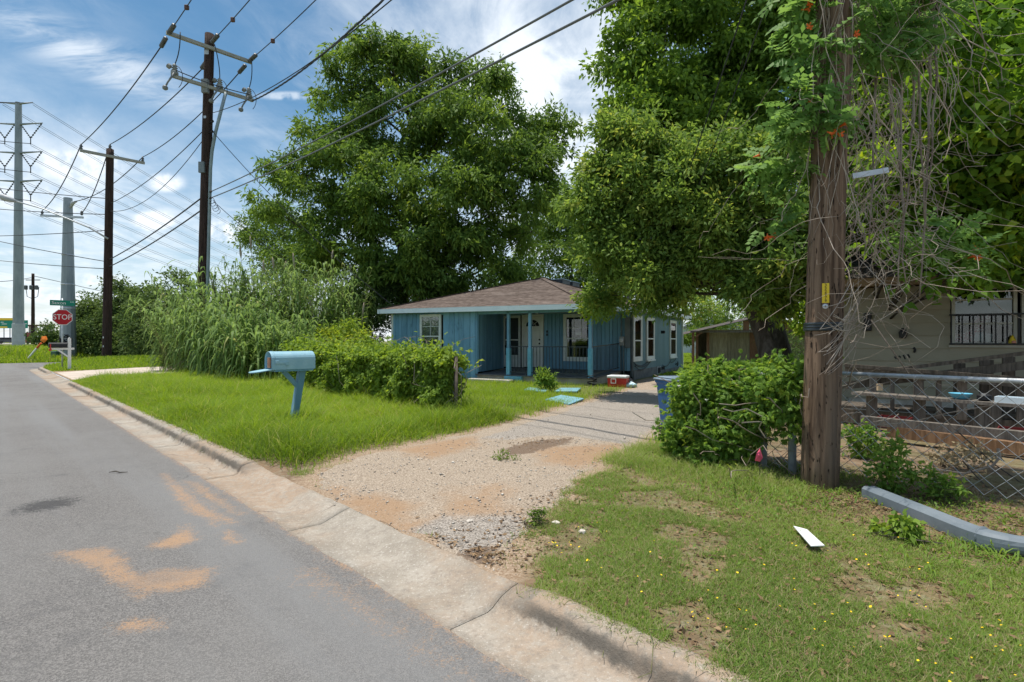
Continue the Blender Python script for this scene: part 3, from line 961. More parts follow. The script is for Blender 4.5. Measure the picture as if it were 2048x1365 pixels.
def make_house():
    H = thing('house', 'single storey blue house with a brown hip roof and railed front porch', 'house', HO, HA)
    EZ, TZ = 2.46, 2.63
    # core walls set just behind the boards
    mb = MB()
    core = [(-8.23, .02), (-4.29, .02), (-4.86, 2.82), (.43, 2.82), (.43, 11.18), (-8.23, 11.18)]
    mb.prism(core, 2.42, Matrix.Translation((0, 0, .06)))
    mb.build('wall_core', DARKIN, H)
    # foundation
    mb = MB()
    mb.box(.36, .475, 2.95, 6.8, -.1, .34)
    mb.build('foundation', pmat('painted_foundation', (.10, .115, .12), (.17, .18, .18), 2.5, .9, .2), H)
    mb = MB(); mb.box(.36, .465, 6.8, 11.0, -.1, .16); mb.build('foundation', pmat('painted_foundation', None), H)
    mb = MB(); mb.box(-8.24, -4.3, -.01, .1, -.1, .10); mb.build('foundation', pmat('painted_foundation', None), H)

    rg = random.Random(4)

    def boards(p0, p1, z0, z1, wmin, wmax, mat, skip=(), gap=.012, name='siding_board'):
        p0 = Vector((*p0, 0)); p1 = Vector((*p1, 0)); L = (p1 - p0).length; ax = (p1 - p0) / L
        nx = Vector((ax.y, -ax.x, 0))
        t = 0.0
        while t < L - .01:
            w = min(rg.uniform(wmin, wmax), L - t)
            if L - t - w < .05: w = L - t
            th = rg.uniform(.014, .030)
            spans = [(z0, z1)]
            for a, b, c, d in skip:
                if t + w > a + .02 and t < b - .02:
                    spans = [q for s0, s1 in spans for q in ((s0, min(s1, c)), (max(s0, d), s1)) if q[1] - q[0] > .02]
            for s0, s1 in spans:
                mb = MB()
                M = Matrix((ax.to_4d(), (-nx).to_4d(), (0, 0, 1, 0), (0, 0, 0, 1))).transposed()
                M.translation = p0 + ax * t
                M[3][0] = M[3][1] = M[3][2] = 0
                mb.box(gap / 2, w - gap / 2, -th, .01, s0, s1, M, bev=.003)
                mb.build(name, mat, H)
            t += w
    # front wall beside the porch
    boards((-8.25, 0), (-4.28, 0), .06, EZ, .11, .30, BLUE, [(1.45, 2.34, .78, 2.36)])
    boards((-8.25, 11.2), (-8.25, 0), .06, EZ, .25, .34, BLUE)
    boards((-4.28, 0), (-4.86, 2.8), .30, 2.5, .14, .20, BLUE)
    boards((-4.86, 2.8), (.45, 2.8), .33, 2.5, .12, .19, BLUE, [(.02, 1.84, .33, 2.42), (2.72, 3.8, .7, 2.38)])
    # side wall: smooth sheets with covered seams
    y = 2.8
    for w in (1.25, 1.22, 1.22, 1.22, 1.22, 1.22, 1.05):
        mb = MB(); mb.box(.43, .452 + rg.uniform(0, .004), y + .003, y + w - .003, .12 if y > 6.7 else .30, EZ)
        mb.build('wall_sheet', pmat('shaded_side_wall_paint', (.10, .185, .22), (.14, .235, .27), 1.6, .65, .2, (1, 1, .25), rnd=.06, bscale=30, spots=(3, .6, .8, (.09, .12, .13))), H)  # same blue paint, darkened and greyed: the wall's shade is in the colour
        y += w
    boards((.45, 11.2), (-8.25, 11.2), .06, EZ, .4, .6, BLUE)
    # corner trims
    for x, y_, m in ((-8.27, -.012, TRIM), (.452, 11.19, TRIM)):
        mb = MB(); mb.box(x - .02, x + .07, y_ - .02, y_ + .07, .05, EZ - .004); mb.build('corner_trim', m, H)
    mb = MB(); mb.box(.40, .475, 2.76, 2.87, .1, EZ - .004); mb.build('corner_trim', pmat('dark_trim', (.06, .08, .09), (.09, .11, .12), 4, .7), H)
    # windows
    window(H, (-6.84, -.018, .76), (1, 0, 0), .98, 1.63, .09, .06, 0, True, .5, (2, 2), TRIM)
    window(H, (-2.19, 2.782, .64), (1, 0, 0), 1.17, 1.78, .13, .06, 0, False, .48, (3, 2), TRIM, curtain=((.5, .72), (.98, 1.1), pmat('pale_cloth', (.5, .5, .48), (.6, .6, .58), 8, .8)))
    cream = pmat('cream_curtain', (.42, .33, .25), (.52, .42, .33), 2, .85)
    f = window(H, (.452, 2.84, .66), (0, 1, 0), 1.1, 1.68, .14, .06, 0, False, .45, None, TRIM, curtain=((.16, .94), (.14, .72), cream))
    window(H, (.452, 4.62, .66), (0, 1, 0), 1.14, 1.66, .12, .06, .03, False, .5, None, TRIM)
    window(H, (.452, 8.52, .66), (0, 1, 0), 1.3, 1.68, .12, .06, .03, False, .5, None, TRIM)
    # entrance: screen door, white door with fan light
    mb = MB()
    x0, x1 = -4.84, -4.05
    for a, b, c, d in ((x0, x0 + .09, .36, 2.42), (x1 - .09, x1, .36, 2.42), (x0 + .09, x1 - .09, 2.32, 2.42), (x0 + .09, x1 - .09, 1.42, 1.47), (x0 + .09, x1 - .09, .36, .84)):
        mb.box(a, b, 2.735, 2.782, c, d)
    sd = mb.build('screen_door', TRIM, H)
    mb = MB(); mb.box(x0 + .09, x1 - .09, 2.755, 2.765, .84, 2.32); mb.build('screen_panel', pmat('insect_screen', (.035, .045, .05), (.05, .06, .065), 5, .6), sd)
    mb = MB(); mb.box(x0 + .1, x0 + .13, 2.70, 2.735, 1.14, 1.24); mb.build('door_handle', BLACK, sd)
    mb = MB()
    x0, x1 = -3.98, -3.03
    mb.box(x0, x0 + .09, 2.725, 2.782, .36, 2.44); mb.box(x1 - .09, x1, 2.725, 2.782, .36, 2.44); mb.box(x0 + .09, x1 - .09, 2.725, 2.782, 2.36, 2.44)
    fr = mb.build('door_frame', WHITE, H)
    mb = MB(); a, b = x0 + .093, x1 - .093
    mb.box(a, b, 2.745, 2.775, .38, 2.355)
    w2 = (b - a) / 2
    for cx in (a + w2 * .5, a + w2 * 1.5):
        for z0, z1 in ((.5, 1.1), (1.22, 1.82)):
            mb.box(cx - .13, cx + .13, 2.736, 2.746, z0, z1, bev=.004)
    dr = mb.build('front_door', WHITE, H)
    mb = MB()
    c = (a + b) / 2
    fan = [(c + .29 * math.cos(t), 1.98 + .25 * math.sin(t)) for t in np.linspace(0, math.pi, 13)]
    M = Matrix(((1, 0, 0, 0), (0, 0, -1, 2.744), (0, 1, 0, 0), (0, 0, 0, 1)))
    mb.prism(fan, .006, M); fl = mb.build('fan_light', DARKIN, dr)
    mb = MB()
    for t in (.25, .5, .75):
        th = math.pi * t
        mb.beam((c + .06 * math.cos(th), 2.735, 1.985 + .06 * math.sin(th)), (c + .28 * math.cos(th), 2.735, 1.985 + .24 * math.sin(th)), .012, .012)
    mb.tube([(c + .15 * math.cos(t), 2.735, 1.985 + .13 * math.sin(t)) for t in np.linspace(0, math.pi, 9)], .007, 5)
    mb.build('glazing_bar', WHITE, dr)
    for z in (1.30, 1.45):
        mb = MB(); mb.lathe([(.0, 0), (.03, 0), (.034, .02), (.02, .05), (.0, .055)], 10, M=Matrix.Translation((b - .08, 2.745, z)) @ Matrix.Rotation(math.radians(90), 4, 'X'))
        mb.build('door_knob', BLACK, dr, True)
    for z in (1.60, 1.72):   # house number plates beside the door
        mb = MB(); mb.box(-2.92, -2.85, 2.75, 2.772, z, z + .09); mb.build('number_plate', IRON, H)
    # porch: concrete plinth, boarded floor, step
    mb = MB()
    vs = []
    for x, y_, zt in ((-4.3, -.02, .20), (.03, -.02, .20), (.03, 2.85, .30), (-4.86, 2.85, .30)):
        vs += [(x, y_, -.1), (x, y_, zt)]
    mb.add(vs, [(0, 2, 3, 1), (2, 4, 5, 3), (4, 6, 7, 5), (6, 0, 1, 7), (1, 3, 5, 7), (0, 6, 4, 2)])
    mb.build('porch_plinth', pmat('plinth_concrete', (.36, .32, .26), (.50, .46, .39), 2, .9, .3, spots=(4, .6, .75, (.20, .17, .13))), H)
    n = 30
    for i in range(n):
        xa = -4.32 + 4.40 * i / n; xb = -4.32 + 4.40 * (i + 1) / n - .006
        mb = MB()
        za, zb = .203, .303
        mb.add([(xa, -.09, za), (xb, -.09, za), (xb, 2.79, zb), (xa, 2.79, zb), (xa, -.09, za + .035), (xb, -.09, za + .035), (xb, 2.79, zb + .035), (xa, 2.79, zb + .035)],
               [(0, 3, 2, 1), (4, 5, 6, 7), (0, 1, 5, 4), (1, 2, 6, 5), (2, 3, 7, 6), (3, 0, 4, 7)])
        mb.build('floor_board', DECK, H)
    mb = MB(); mb.box(-4.36, -2.7, -.52, -.10, -.1, .10, bev=.015); mb.build('porch_step', CONC, H)
    mb = MB(); mb.box(-3.12, -2.45, -.135, -.024, -.05, .205); mb.build('painted_plinth_face', BLUE_LIT, H)
    # posts
    for x in (-3.05, -2.22, -.07):
        mb = MB(); mb.box(x - .05, x + .05, -.0, .10, .22, EZ - .004, bev=.006); po = mb.build('porch_post', BLUE, H)
        mb = MB(); mb.box(x - .068, x + .068, -.018, .118, .222, 1.16, bev=.006); mb.build('post_sleeve', BLUE_LIT, po)
    # railings
    def rail(p, q, n, zf0, zf1):
        p = Vector((*p, 0)); q = Vector((*q, 0))
        for dz in (.10, .97):
            mb = MB(); mb.beam(p + Vector((0, 0, zf0 + dz)), q + Vector((0, 0, zf1 + dz)), .035, .03); mb.build('porch_rail', IRON, H)
        me = None
        for i in range(n):
            t = (i + .5) / n; c = p.lerp(q, t); z = zf0 + (zf1 - zf0) * t
            if me is None:
                mb = MB(); mb.box(-.007, .007, -.007, .007, .11, .955); o = mb.build('baluster', IRON, H); me = o.data
            else:
                o = bpy.data.objects.new('baluster', me); link(o, H)
            o.location = (c.x, c.y, z)
    rail((-2.98, .05), (-2.29, .05), 6, .24, .24); rail((-2.15, .05), (-.14, .05), 17, .24, .24); rail((-.06, .12), (-.02, 2.74), 22, .24, .335)
    # porch ceiling, beam
    mb = MB(); mb.add([(-4.9, -.1, EZ + .01), (.5, -.1, EZ + .01), (.5, 2.85, EZ + .01), (-4.9, 2.85, EZ + .01)], [(0, 1, 2, 3)]); mb.build('porch_ceiling', pmat('ceiling_paint', (.34, .36, .33), (.40, .42, .40), 3, .7), H)
    mb = MB(); mb.box(-4.28, .02, .0, .09, 2.34, EZ); mb.build('porch_beam', BLUE, H)
    mb = MB(); mb.lathe([(.0, -.05), (.05, -.05), (.06, 0), (.0, .0)], 10, (-2.75, 1.6, EZ)); mb.build('porch_light', WHITE, H, True)
    # roof
    A = Vector((-3.9, 4.35, 4.06)); B = Vector((-3.9, 6.85, 4.06))
    E = [Vector(p) for p in ((-8.68, -.36, TZ), (.10, -.36, TZ - .07), (.70, 2.56, TZ - .03), (.82, 2.62, TZ), (.82, 11.62, TZ), (-8.68, 11.62, TZ))]
    mb = MB()

    def slope(e0, e1, r0, r1, n=26):
        nrm = (e1 - e0).cross(r0 - e0).normalized()
        if nrm.z < 0: nrm = -nrm
        for k in range(n):
            t0 = k / n; t1 = (k + 1) / n
            a0 = e0.lerp(r0, t0); b0 = e1.lerp(r1, t0); a1 = e0.lerp(r0, t1); b1 = e1.lerp(r1, t1)
            up = nrm * .011
            m_ = max(2, int((b0 - a0).length / .9))
            jit = [rg.uniform(-.004, .004) for _ in range(m_ + 1)]
            lo = [a0.lerp(b0, i / m_) + up + Vector((0, 0, jit[i])) for i in range(m_ + 1)]
            base = [a0.lerp(b0, i / m_) for i in range(m_ + 1)]
            hi = [a1.lerp(b1, i / m_) for i in range(m_ + 1)]
            mb.add(lo + hi + base, [(i, i + 1, m_ + 2 + i, m_ + 1 + i) for i in range(m_)] + [(2 * m_ + 2 + i, 2 * m_ + 3 + i, i + 1, i) for i in range(m_)])
    slope(E[0], E[1], A, A); slope(E[1], E[2], A, A); slope(E[3], E[4], A, B); slope(E[4], E[5], B, B); slope(E[5], E[0], B, A)
    mb.add([E[2], E[3], A], [(0, 1, 2)])
    roof = mb.build('roof', SHINGLE, H)
    mb = MB()
    for p, q in ((E[0], A), (E[1], A), (A, B), (E[4], B), (E[5], B)):
        n = int((q - p).length / .3)
        for i in range(n):
            a = p.lerp(q, i / n) + Vector((0, 0, .022)); b = p.lerp(q, (i + 1) / n) + Vector((0, 0, .012))
            mb.beam(a, b, .22, .012)
    mb.build('ridge_cap', SHINGLE, roof)
    mb = MB(); mb.add([p - Vector((0, 0, .15)) for p in E], [tuple(reversed(range(6)))]); mb.build('soffit', pmat('soffit_paint', (.28, .33, .35), (.34, .39, .41), 2, .7), H)
    for i, (p, q) in enumerate(zip(E, E[1:] + E[:1])):
        if i == 2: continue
        d = (q - p).normalized(); n = Vector((d.y, -d.x, 0)) * .015
        zz = Vector((0, 0, -.085 - (.02 if i == 1 else 0)))
        mb = MB(); mb.beam(p + n + zz, q + n + zz, .03, .165); mb.build('fascia', FASC if i != 3 else TRIM, H)
    # roof hardware
    for y_ in (4.95, 6.05):
        mb = MB(); mb.box(-3.70, -3.2, y_, y_ + .8, 3.75, 4.03)
        vb = mb.build('roof_vent', pmat('vent_metal', (.05, .06, .07), (.08, .09, .10), 4, .5), roof)
        mb = MB(); mb.box(-3.74, -3.16, y_ - .04, y_ + .84, 4.03, 4.06, bev=.008); mb.build('vent_cover', pmat('vent_cover_blue', (.30, .44, .52), (.36, .50, .57), 5, .5), vb)
    mb = MB(); mb.lathe([(.09, 2.7), (.09, 3.6)], 12, (-.25, 4.6, 0)); mb.lathe([(.12, 3.6), (.13, 3.64), (.10, 3.70), (.02, 3.76)], 12, (-.25, 4.6, 0)); mb.build('flue_pipe', pmat('flue_metal', (.11, .12, .13), (.2, .21, .22), 6, .5, metal=.4), roof, True)
    # meter, panel, conduit, side lamp, vents, cables
    mb = MB(); mb.box(.03, .20, 2.63, 2.782, 1.24, 1.56, bev=.01); me_ = mb.build('electric_meter_box', pmat('meter_grey', (.26, .29, .31), (.33, .36, .38), 5, .5), H)
    mb = MB(); mb.lathe([(.075, 0), (.08, .05), (.06, .09), (.0, .10)], 14, M=Matrix.Translation((.115, 2.63, 1.42)) @ Matrix.Rotation(math.radians(90), 4, 'X')); mb.build('meter_dial', pmat('meter_glass', (.55, .57, .58), (.62, .64, .65), 6, .2, spec=.6), me_, True)
    mb = MB(); mb.tube([(.09, 2.70, 1.56), (.09, 2.70, 2.44)], .03, 8); mb.tube([(.06, 2.72, 1.24), (.07, 2.72, .05)], .022, 8); mb.tube([(.16, 2.72, 1.24), (.17, 2.73, .05)], .03, 8); mb.build('conduit', pmat('dull_blue_conduit', (.12, .17, .20), (.16, .21, .24), 5, .6), H, True)
    mb = MB(); mb.box(.21, .40, 2.70, 2.782, 1.15, 2.25, bev=.008); mb.build('breaker_panel', pmat('panel_grey', (.12, .145, .16), (.17, .19, .20), 2, .6), H)
    mb = MB(); mb.box(.452, .52, 7.02, 7.12, 1.72, 1.84); mb.lathe([(.03, 0), (.06, .02), (.06, .10), (.03, .12)], 8, (.56, 7.07, 1.72)); mb.build('wall_lamp', BLACK, H)
    mb = MB(); mb.box(.452, .475, 6.30, 6.95, .02, .34); vf = mb.build('vent_frame', pmat('vent_frame_grey', (.33, .36, .37), (.4, .43, .44), 5, .7), H)
    mb = MB(); mb.box(.475, .482, 6.38, 6.87, .06, .29); mb.build('vent_opening', DARKIN, vf)
    for k, (y0, y1, z0, sag) in enumerate(((2.9, 5.4, .62, .22), (3.0, 5.6, .55, .2), (2.95, 5.2, .50, .26), (7.0, 8.6, .38, .16), (8.5, 9.6, .45, .1))):
        pts = [(.49 + .01 * k, y0 + (y1 - y0) * t, z0 - sag * 4 * t * (1 - t) + .18 * t) for t in np.linspace(0, 1, 11)]
        mb = MB(); mb.tube(pts, .013, 6); mb.build('wall_cable', BLACK, H, True)
    mb = MB(); mb.tube([(.50, 9.6, .30), (.56, 9.65, .34), (.56, 9.9, .34), (.5, 9.95, .22)], .025, 8); mb.tube([(.56, 9.8, .34), (.56, 9.8, .44)], .02, 8); mb.build('garden_tap', BLACK, H, True)
    return H


make_house()

# ------------------------------------------------------------------ poles
N_ = Vector((S2, S2, 0)); D_ = Vector((-S2, S2, 0))      # across / along the street


def pole_mesh(base, top, r0, r1, mat, parent, name='pole_shaft', n=28, wob=.006):
    mb = MB(); k = 24
    base = Vector(base); top = Vector(top)
    rg = random.Random(3)
    pts = [base.lerp(top, i / k) for i in range(k + 1)]
    mb.tube(pts, [(r0 + (r1 - r0) * i / k) * (1 + rg.uniform(-wob, wob) * 3) for i in range(k + 1)], n)
    o = mb.build(name, mat, parent, True)
    return o


def insulator(mb, p, q, r=.045, n=8, discs=5):
    p = Vector(p); q = Vector(q)
    pts = []; rad = []
    for i in range(discs):
        t = (i + .5) / discs
        for dt, rr in ((-.35, .35), (-.1, 1), (.1, 1), (.35, .35)):
            pts.append(p.lerp(q, t + dt / discs)); rad.append(r * rr)
    mb.tube([p] + pts + [q], [.01] + rad + [.01], n)


def cat(p, q, sag, n=24):
    p = Vector(p); q = Vector(q)
    return [p.lerp(q, t) - Vector((0, 0, 4 * sag * t * (1 - t))) for t in np.linspace(0, 1, n + 1)]


def wire(p, q, sag, r, label, group='overhead lines', mat=None, name='power_line', twist=0, n=24):
    mb = MB(); pts = cat(p, q, sag, n)
    if twist:
        fine = cat(p, q, sag, 160)
        for ph in (0, 2.1, 4.2):
            mb.tube([c + Vector((0, S2 * math.cos(i * .55 + ph), math.sin(i * .55 + ph))) * r * .95 for i, c in enumerate(fine)], r * .75, 5)
    else:
        mb.tube(pts, r, 6)
    o = mb.build(name, mat or WIREM, None, True)
    return tag(o, label, 'cable', group)


# near pole with the vine (P1), leaning a little
P1B = gp(1637, 975, .1); P1T = P1B + Vector((.42, .08, 12.9))


def p1(z):
    return P1B.lerp(P1T, (z - P1B.z) / 12.9)


def make_p1():
    T = thing('utility_pole', 'thick reddish brown timber pole with yellow number plate in the grass', 'utility pole', P1B, group='timber utility poles along the street')
    sh = pole_mesh((0, 0, -.3), P1T - P1B, .152, .12, POLEBROWN, T, n=40)
    def face(z, out=.0):       # point on the shaft facing the camera
        c = p1(z); d = Vector((-c.x, -c.y, 0)).normalized(); rr = .152 - .032 * (z / 12.9)
        return c + d * (rr + out) - P1B, d
    c, d = face(1.815, .006)
    # the plate sits left of centre on the shaft
    right = Vector((0, 0, 1)).cross(d).normalized()
    M = Matrix((right.to_4d(), Vector((0, 0, 1)).to_4d(), d.to_4d(), (0, 0, 0, 1))).transposed()
    M[3][0] = M[3][1] = M[3][2] = 0
    M.translation = c + right * .012
    mb = MB(); mb.box(-.027, .027, -.085, .085, -.004, .0, M); pl = mb.build('number_plate', YELLOW, T)
    for i, ch in enumerate('332979'):
        text_obj('digit', ch, .034, M @ Matrix.Translation((0, .068 - i * .0272, .002)), BLACK, pl, .0008)
    c2, _ = face(1.70, .004)
    M2 = M.copy(); M2.translation = c2 + right * .012
    mb = MB(); mb.lathe([(.02, 0), (.022, .003), (.008, .006), (.0, .008)], 14, M=M2); mb.build('pole_washer', GALV, T)
    mb = MB(); mb.lathe([(.006, .007), (.006, .012), (.0, .013)], 8, M=M2); mb.build('bolt', BLACK, T)
    for k, z in enumerate((1.50, 1.525, 1.55)):
        c = p1(z) - P1B
        mb = MB(); mb.lathe([(.151, -.012), (.1535 + .001 * k, -.008), (.1535, .010), (.151, .013)], 36, c); mb.build('pole_band', pmat('black_tape', (.018, .024, .028), (.035, .045, .05), 9, .3, spec=.5), T, True)
    c = p1(2.83) - P1B
    mb = MB(); mb.beam(c + Vector((.12, -.16, -.01)), c + Vector((.40, -.20, .03)), .02, .045); mb.build('steel_bracket', GALV, T)
    for z in (9.6, 11.9):
        c = p1(z + .1) - P1B
        mb = MB(); mb.beam(c - N_ * 1.5 + D_ * .18, c + N_ * 1.5 + D_ * .18, .10, .12); mb.build('crossarm', ARMWOOD, T)
    return T


make_p1()

P2B = Vector((-12.32, 21.0, 0.0)); P2T = Vector((-11.98, 21.0, 13.55))


def p2(z):
    return P2B.lerp(P2T, z / 13.55)


def make_p2():
    T = thing('utility_pole', 'dark timber pole with two crossarms and conduit rising from the reeds', 'utility pole', P2B, group='timber utility poles along the street')
    L = lambda v: Vector(v) - P2B
    pole_mesh((0, 0, -.2), P2T - P2B, .22, .17, POLEDARK, T)
    ca = p2(12.93) + D_ * -.2
    mb = MB(); mb.beam(L(ca - N_ * 1.5), L(ca + N_ * 1.52), .11, .13); mb.build('crossarm', ARMWOOD, T)
    cb = p2(11.38) + D_ * -.22
    mb = MB(); mb.beam(L(cb - N_ * 1.32), L(cb + N_ * 1.62), .10, .12); a2 = mb.build('crossarm', ARMWOOD, T)
    mb = MB(); mb.box(-.12, .12, -.28, .2, -.25, .28, Matrix.Translation(L(p2(11.38)))); mb.build('crossarm_mount', pmat('mount_grey', (.20, .21, .20), (.28, .29, .28), 4, .6), T)
    for z, s in ((12.75, .09), (10.2, .05)):
        mb = MB(); mb.box(-s, s, -.185, -.19, -s, s, Matrix.Translation(L(p2(z)))); mb.build('pole_plate', GALV, T)
    # dead-end insulators along the line, both ways
    for off, zz in ((-1.42, 12.93), (.02, 13.15), (1.42, 12.93)):
        c = p2(zz) + N_ * off
        for sg in (-1, 1):
            if off == .02 and sg == 1: c = p2(12.6)
            mb = MB(); insulator(mb, L(c + D_ * sg * .22), L(c + D_ * sg * 1.0 - Vector((0, 0, .03))), .085, 8, 7); mb.build('insulator', INSUL, T, True)
    # fused cutouts on the lower arm with leads
    for off in (-1.2, .35, 1.45):
        c = cb + N_ * off
        mb = MB()
        mb.box(-.10, .10, -.10, .10, .05, .20, Matrix.Translation(L(c)), bev=.02)
        mb.lathe([(.05, .2), (.11, .24), (.05, .28), (.11, .32), (.05, .36), (.09, .40), (.05, .46)], 8, L(c))
        mb.lathe([(.04, 0), (.10, .03), (.04, .06), (.10, .09), (.03, .14)], 8, M=Matrix.Translation(L(c + Vector((-.1, -.1, .3)))) @ Matrix.Rotation(-.9, 4, 'Y'))
        cu = mb.build('cutout', pmat('cutout_grey', (.22, .23, .22), (.33, .34, .33), 6, .5), T, True)
        mb = MB(); mb.tube([L(c + Vector((.05, -.1, .08))), L(c + Vector((-.16, -.16, -.30))), L(c + Vector((-.22, -.18, -.46)))], [.04, .03, .03], 7)
        mb.lathe([(.03, -.14), (.09, -.10), (.095, -.02), (.06, .03)], 10, L(c + Vector((-.24, -.18, -.46)))); mb.build('arrester', pmat('arrester_grey', (.17, .18, .18), (.25, .26, .26), 6, .5), T, True)
        q = p2(12.93) + N_ * (off * .95 if abs(off) > .5 else .02) - D_ * .6
        mb = MB(); mid = (q + c) / 2 + Vector((.18, -.1, 0))
        mb.tube([L(q.lerp(mid, t).lerp(mid.lerp(c + Vector((0, 0, .45)), t), t)) for t in np.linspace(0, 1, 9)], .018, 6)
        mb.tube([L(c + Vector((0, 0, .42)) + Vector((.30 * math.sin(a), 0, -.45 + .45 * math.cos(a)))) for a in np.linspace(0, 2.6, 9)], .012, 5); mb.build('jumper_lead', WIREM, T, True)
    for a0, b0, sg in ((cb - N_ * 1.2 + Vector((0, 0, .1)), cb + N_ * 1.45 + Vector((0, 0, .05)), .0),):
        mb = MB(); mb.tube([L(x + D_ * -.12 + Vector((0, 0, .1))) for x in cat(a0, b0, .08, 12)], .02, 6); mb.build('bus_lead', WIREM, T, True)
    # conduit riser on stand-offs
    base = p2(0) + Vector((.27, -.14, 0))
    pts = [base + Vector((0, 0, -.1))] + [p2(z) + Vector((.25, -.14, 0)) for z in (3, 6, 8.2)] + [p2(8.9) + Vector((.30, -.15, 0)), p2(9.6) + Vector((.42, -.16, 0)), p2(11.2) + Vector((.75, -.1, 0))]
    mb = MB(); mb.tube([L(p) for p in pts], .062, 10); mb.build('conduit', pmat('conduit_grey', (.22, .28, .29), (.28, .34, .35), 3, .5), T, True)
    mb = MB(); mb.box(-.11, .11, -.27, -.18, -.2, .22, Matrix.Translation(L(p2(8.2) + Vector((-.05, 0, 0))))); mb.build('junction_box', pmat('junction_grey', (.16, .19, .2), (.2, .23, .24), 4, .5), T)
    for z in (7.25, 7.0, 10.0, 9.6):
        c = p2(z); mb = MB(); mb.beam(L(c), L(c + Vector((.34, -.25, 0))), .03, .03); mb.lathe([(.02, -.05), (.05, 0), (.02, .05)], 7, L(c + Vector((.36, -.26, 0)))); mb.build('cable_clamp', BLACK, T)
    rg = random.Random(8)
    for k in range(5):
        c = p2(7.0 - .1 * k) + Vector((.4, -.3, 0)); mb = MB()
        mb.tube([L(c + Vector((.12 * math.sin(a) + .06 * k, 0, -.12 + .12 * math.cos(a)))) for a in np.linspace(0, rg.uniform(3, 6), 10)], .01, 5); mb.build('cable_loop', WIREM, T, True)


make_p2()

P3B = Vector((-22.95, 30.0, .30)); P3T = Vector((-22.75, 30.0, 12.25))


def make_p3():
    T = thing('utility_pole', 'dark timber pole with one crossarm on the far grass corner beside shrubs', 'utility pole', P3B, group='timber utility poles along the street')
    L = lambda v: Vector(v) - P3B
    pole_mesh((0, 0, -.4), P3T - P3B, .235, .18, POLEDARK, T)
    c = P3T - Vector((0, 0, .45)) - D_ * .2
    mb = MB(); mb.beam(L(c - N_ * 1.35), L(c + N_ * 1.6), .12, .14); mb.build('crossarm', ARMWOOD, T)
    for q in (c - N_ * 1.3 + Vector((0, 0, .07)), P3T, c + N_ * 1.5 + Vector((0, 0, .07))):
        mb = MB(); mb.lathe([(.03, 0), (.09, .05), (.04, .10), (.09, .16), (.05, .22), (.03, .3)], 8, L(q)); mb.build('insulator', INSUL, T, True)
    # street lamp arm
    a = at(216, 478, 29.8); b = at(140, 440, 29.2); e = at(28, 402, 28.6)
    mb = MB(); mb.tube([L(a), L(a.lerp(b, .5) + Vector((0, 0, .1))), L(b), L(b.lerp(e, .5) + Vector((0, 0, .1))), L(e)], [.05, .045, .04, .035, .035], 8); la = mb.build('lamp_arm', GALV, T, True)
    d = (e - b).normalized(); h = e + d * .5
    mb = MB(); mb.tube([L(e - d * .1), L(e + d * .1), L(e + d * .5), L(e + d * .95)], [.06, .14, .17, .07], 10); mb.build('lamp_head', pmat('lamp_grey', (.4, .41, .42), (.48, .49, .5), 4, .5), T, True)
    for z in (.8, 1.3):
        mb = MB(); mb.box(-.03, .03, -.245, -.236, -.05, .05, Matrix.Translation(L(P3B + Vector((0, 0, z))))); mb.build('pole_tag', GALV, T)


make_p3()


def steel_pole(name, label, base, h, r0, r1, arms, sleeve=None):
    T = thing(name, label, 'utility pole', base)
    mb = MB(); mb.lathe([(r0 * (1 - t) + r1 * t, h * t - (.5 if t == 0 else 0)) for t in np.linspace(0, 1, 13)], 12); mb.build('pole_shaft', STEEL, T)
    if sleeve:
        mb = MB(); mb.lathe([(r0 * 1.06, -.4), (r0 * 1.06, sleeve), (r0 * 1.0, sleeve + .02)], 16); mb.build('pole_sleeve', pmat('sleeve_grey', (.42, .44, .46), (.5, .52, .54), 2, .6), T)
    return T


P4B = at(136, 703, 38.0); P4B.z = .55
P5B = at(37, 692, 63.0)


def make_p4():
    T = steel_pole('steel_pole', 'short cut off grey steel pole with graffiti behind the stop sign', P4B, 11.1, .50, .26, None)
    c = Vector((0, 0, 9.7)) - N_ * 0 + Vector((0, -.45, 0))
    mb = MB(); mb.beam(c + Vector((-1.55, 0, .05)), c + Vector((1.45, 0, -.1)), .12, .14); mb.build('crossarm', GALV, T)
    for q in (-1.45, 1.35):
        mb = MB(); mb.lathe([(.03, 0), (.1, .06), (.05, .12), (.1, .2), (.03, .34)], 8, c + Vector((q, 0, .05))); mb.build('insulator', INSUL, T, True)
    mb = MB(); mb.tube([(.25, -.1, 10.4), (.5, -.15, 10.75), (.8, -.2, 10.8)], [.1, .12, .05], 8); mb.build('pole_top_bracket', GALV, T, True)
    # scribbled graffiti on the shaft
    rg = random.Random(2)
    for k in range(9):
        mb = MB(); x = rg.uniform(-.15, .45); z = rg.uniform(.1, 1.15); pts = []
        for i in range(12):
            x = max(-.2, min(.45, x + rg.uniform(-.22, .22))); z = max(.05, min(1.3, z + rg.uniform(-.16, .16)))
            pts.append((x, -math.sqrt(max(.02, .50 ** 2 - x * x)) - .012, z))
        mb.tube(pts, .028, 5); mb.build('graffiti_stroke', BLACK, T)
    mb = MB(); mb.box(-.62, -.22, -.75, -.35, -.9, .15, bev=.03); mb.build('pole_footing', pmat('green_box', (.07, .14, .10), (.10, .18, .13), 3, .6), T)
    for z in (7.0, 4.9, 3.2):
        r = .50 - .24 * z / 11.1
        mb = MB(); mb.lathe([(r + .01, -.05), (r + .03, 0), (r + .01, .05)], 14, (0, 0, z)); mb.build('pole_strap', GALV, T)


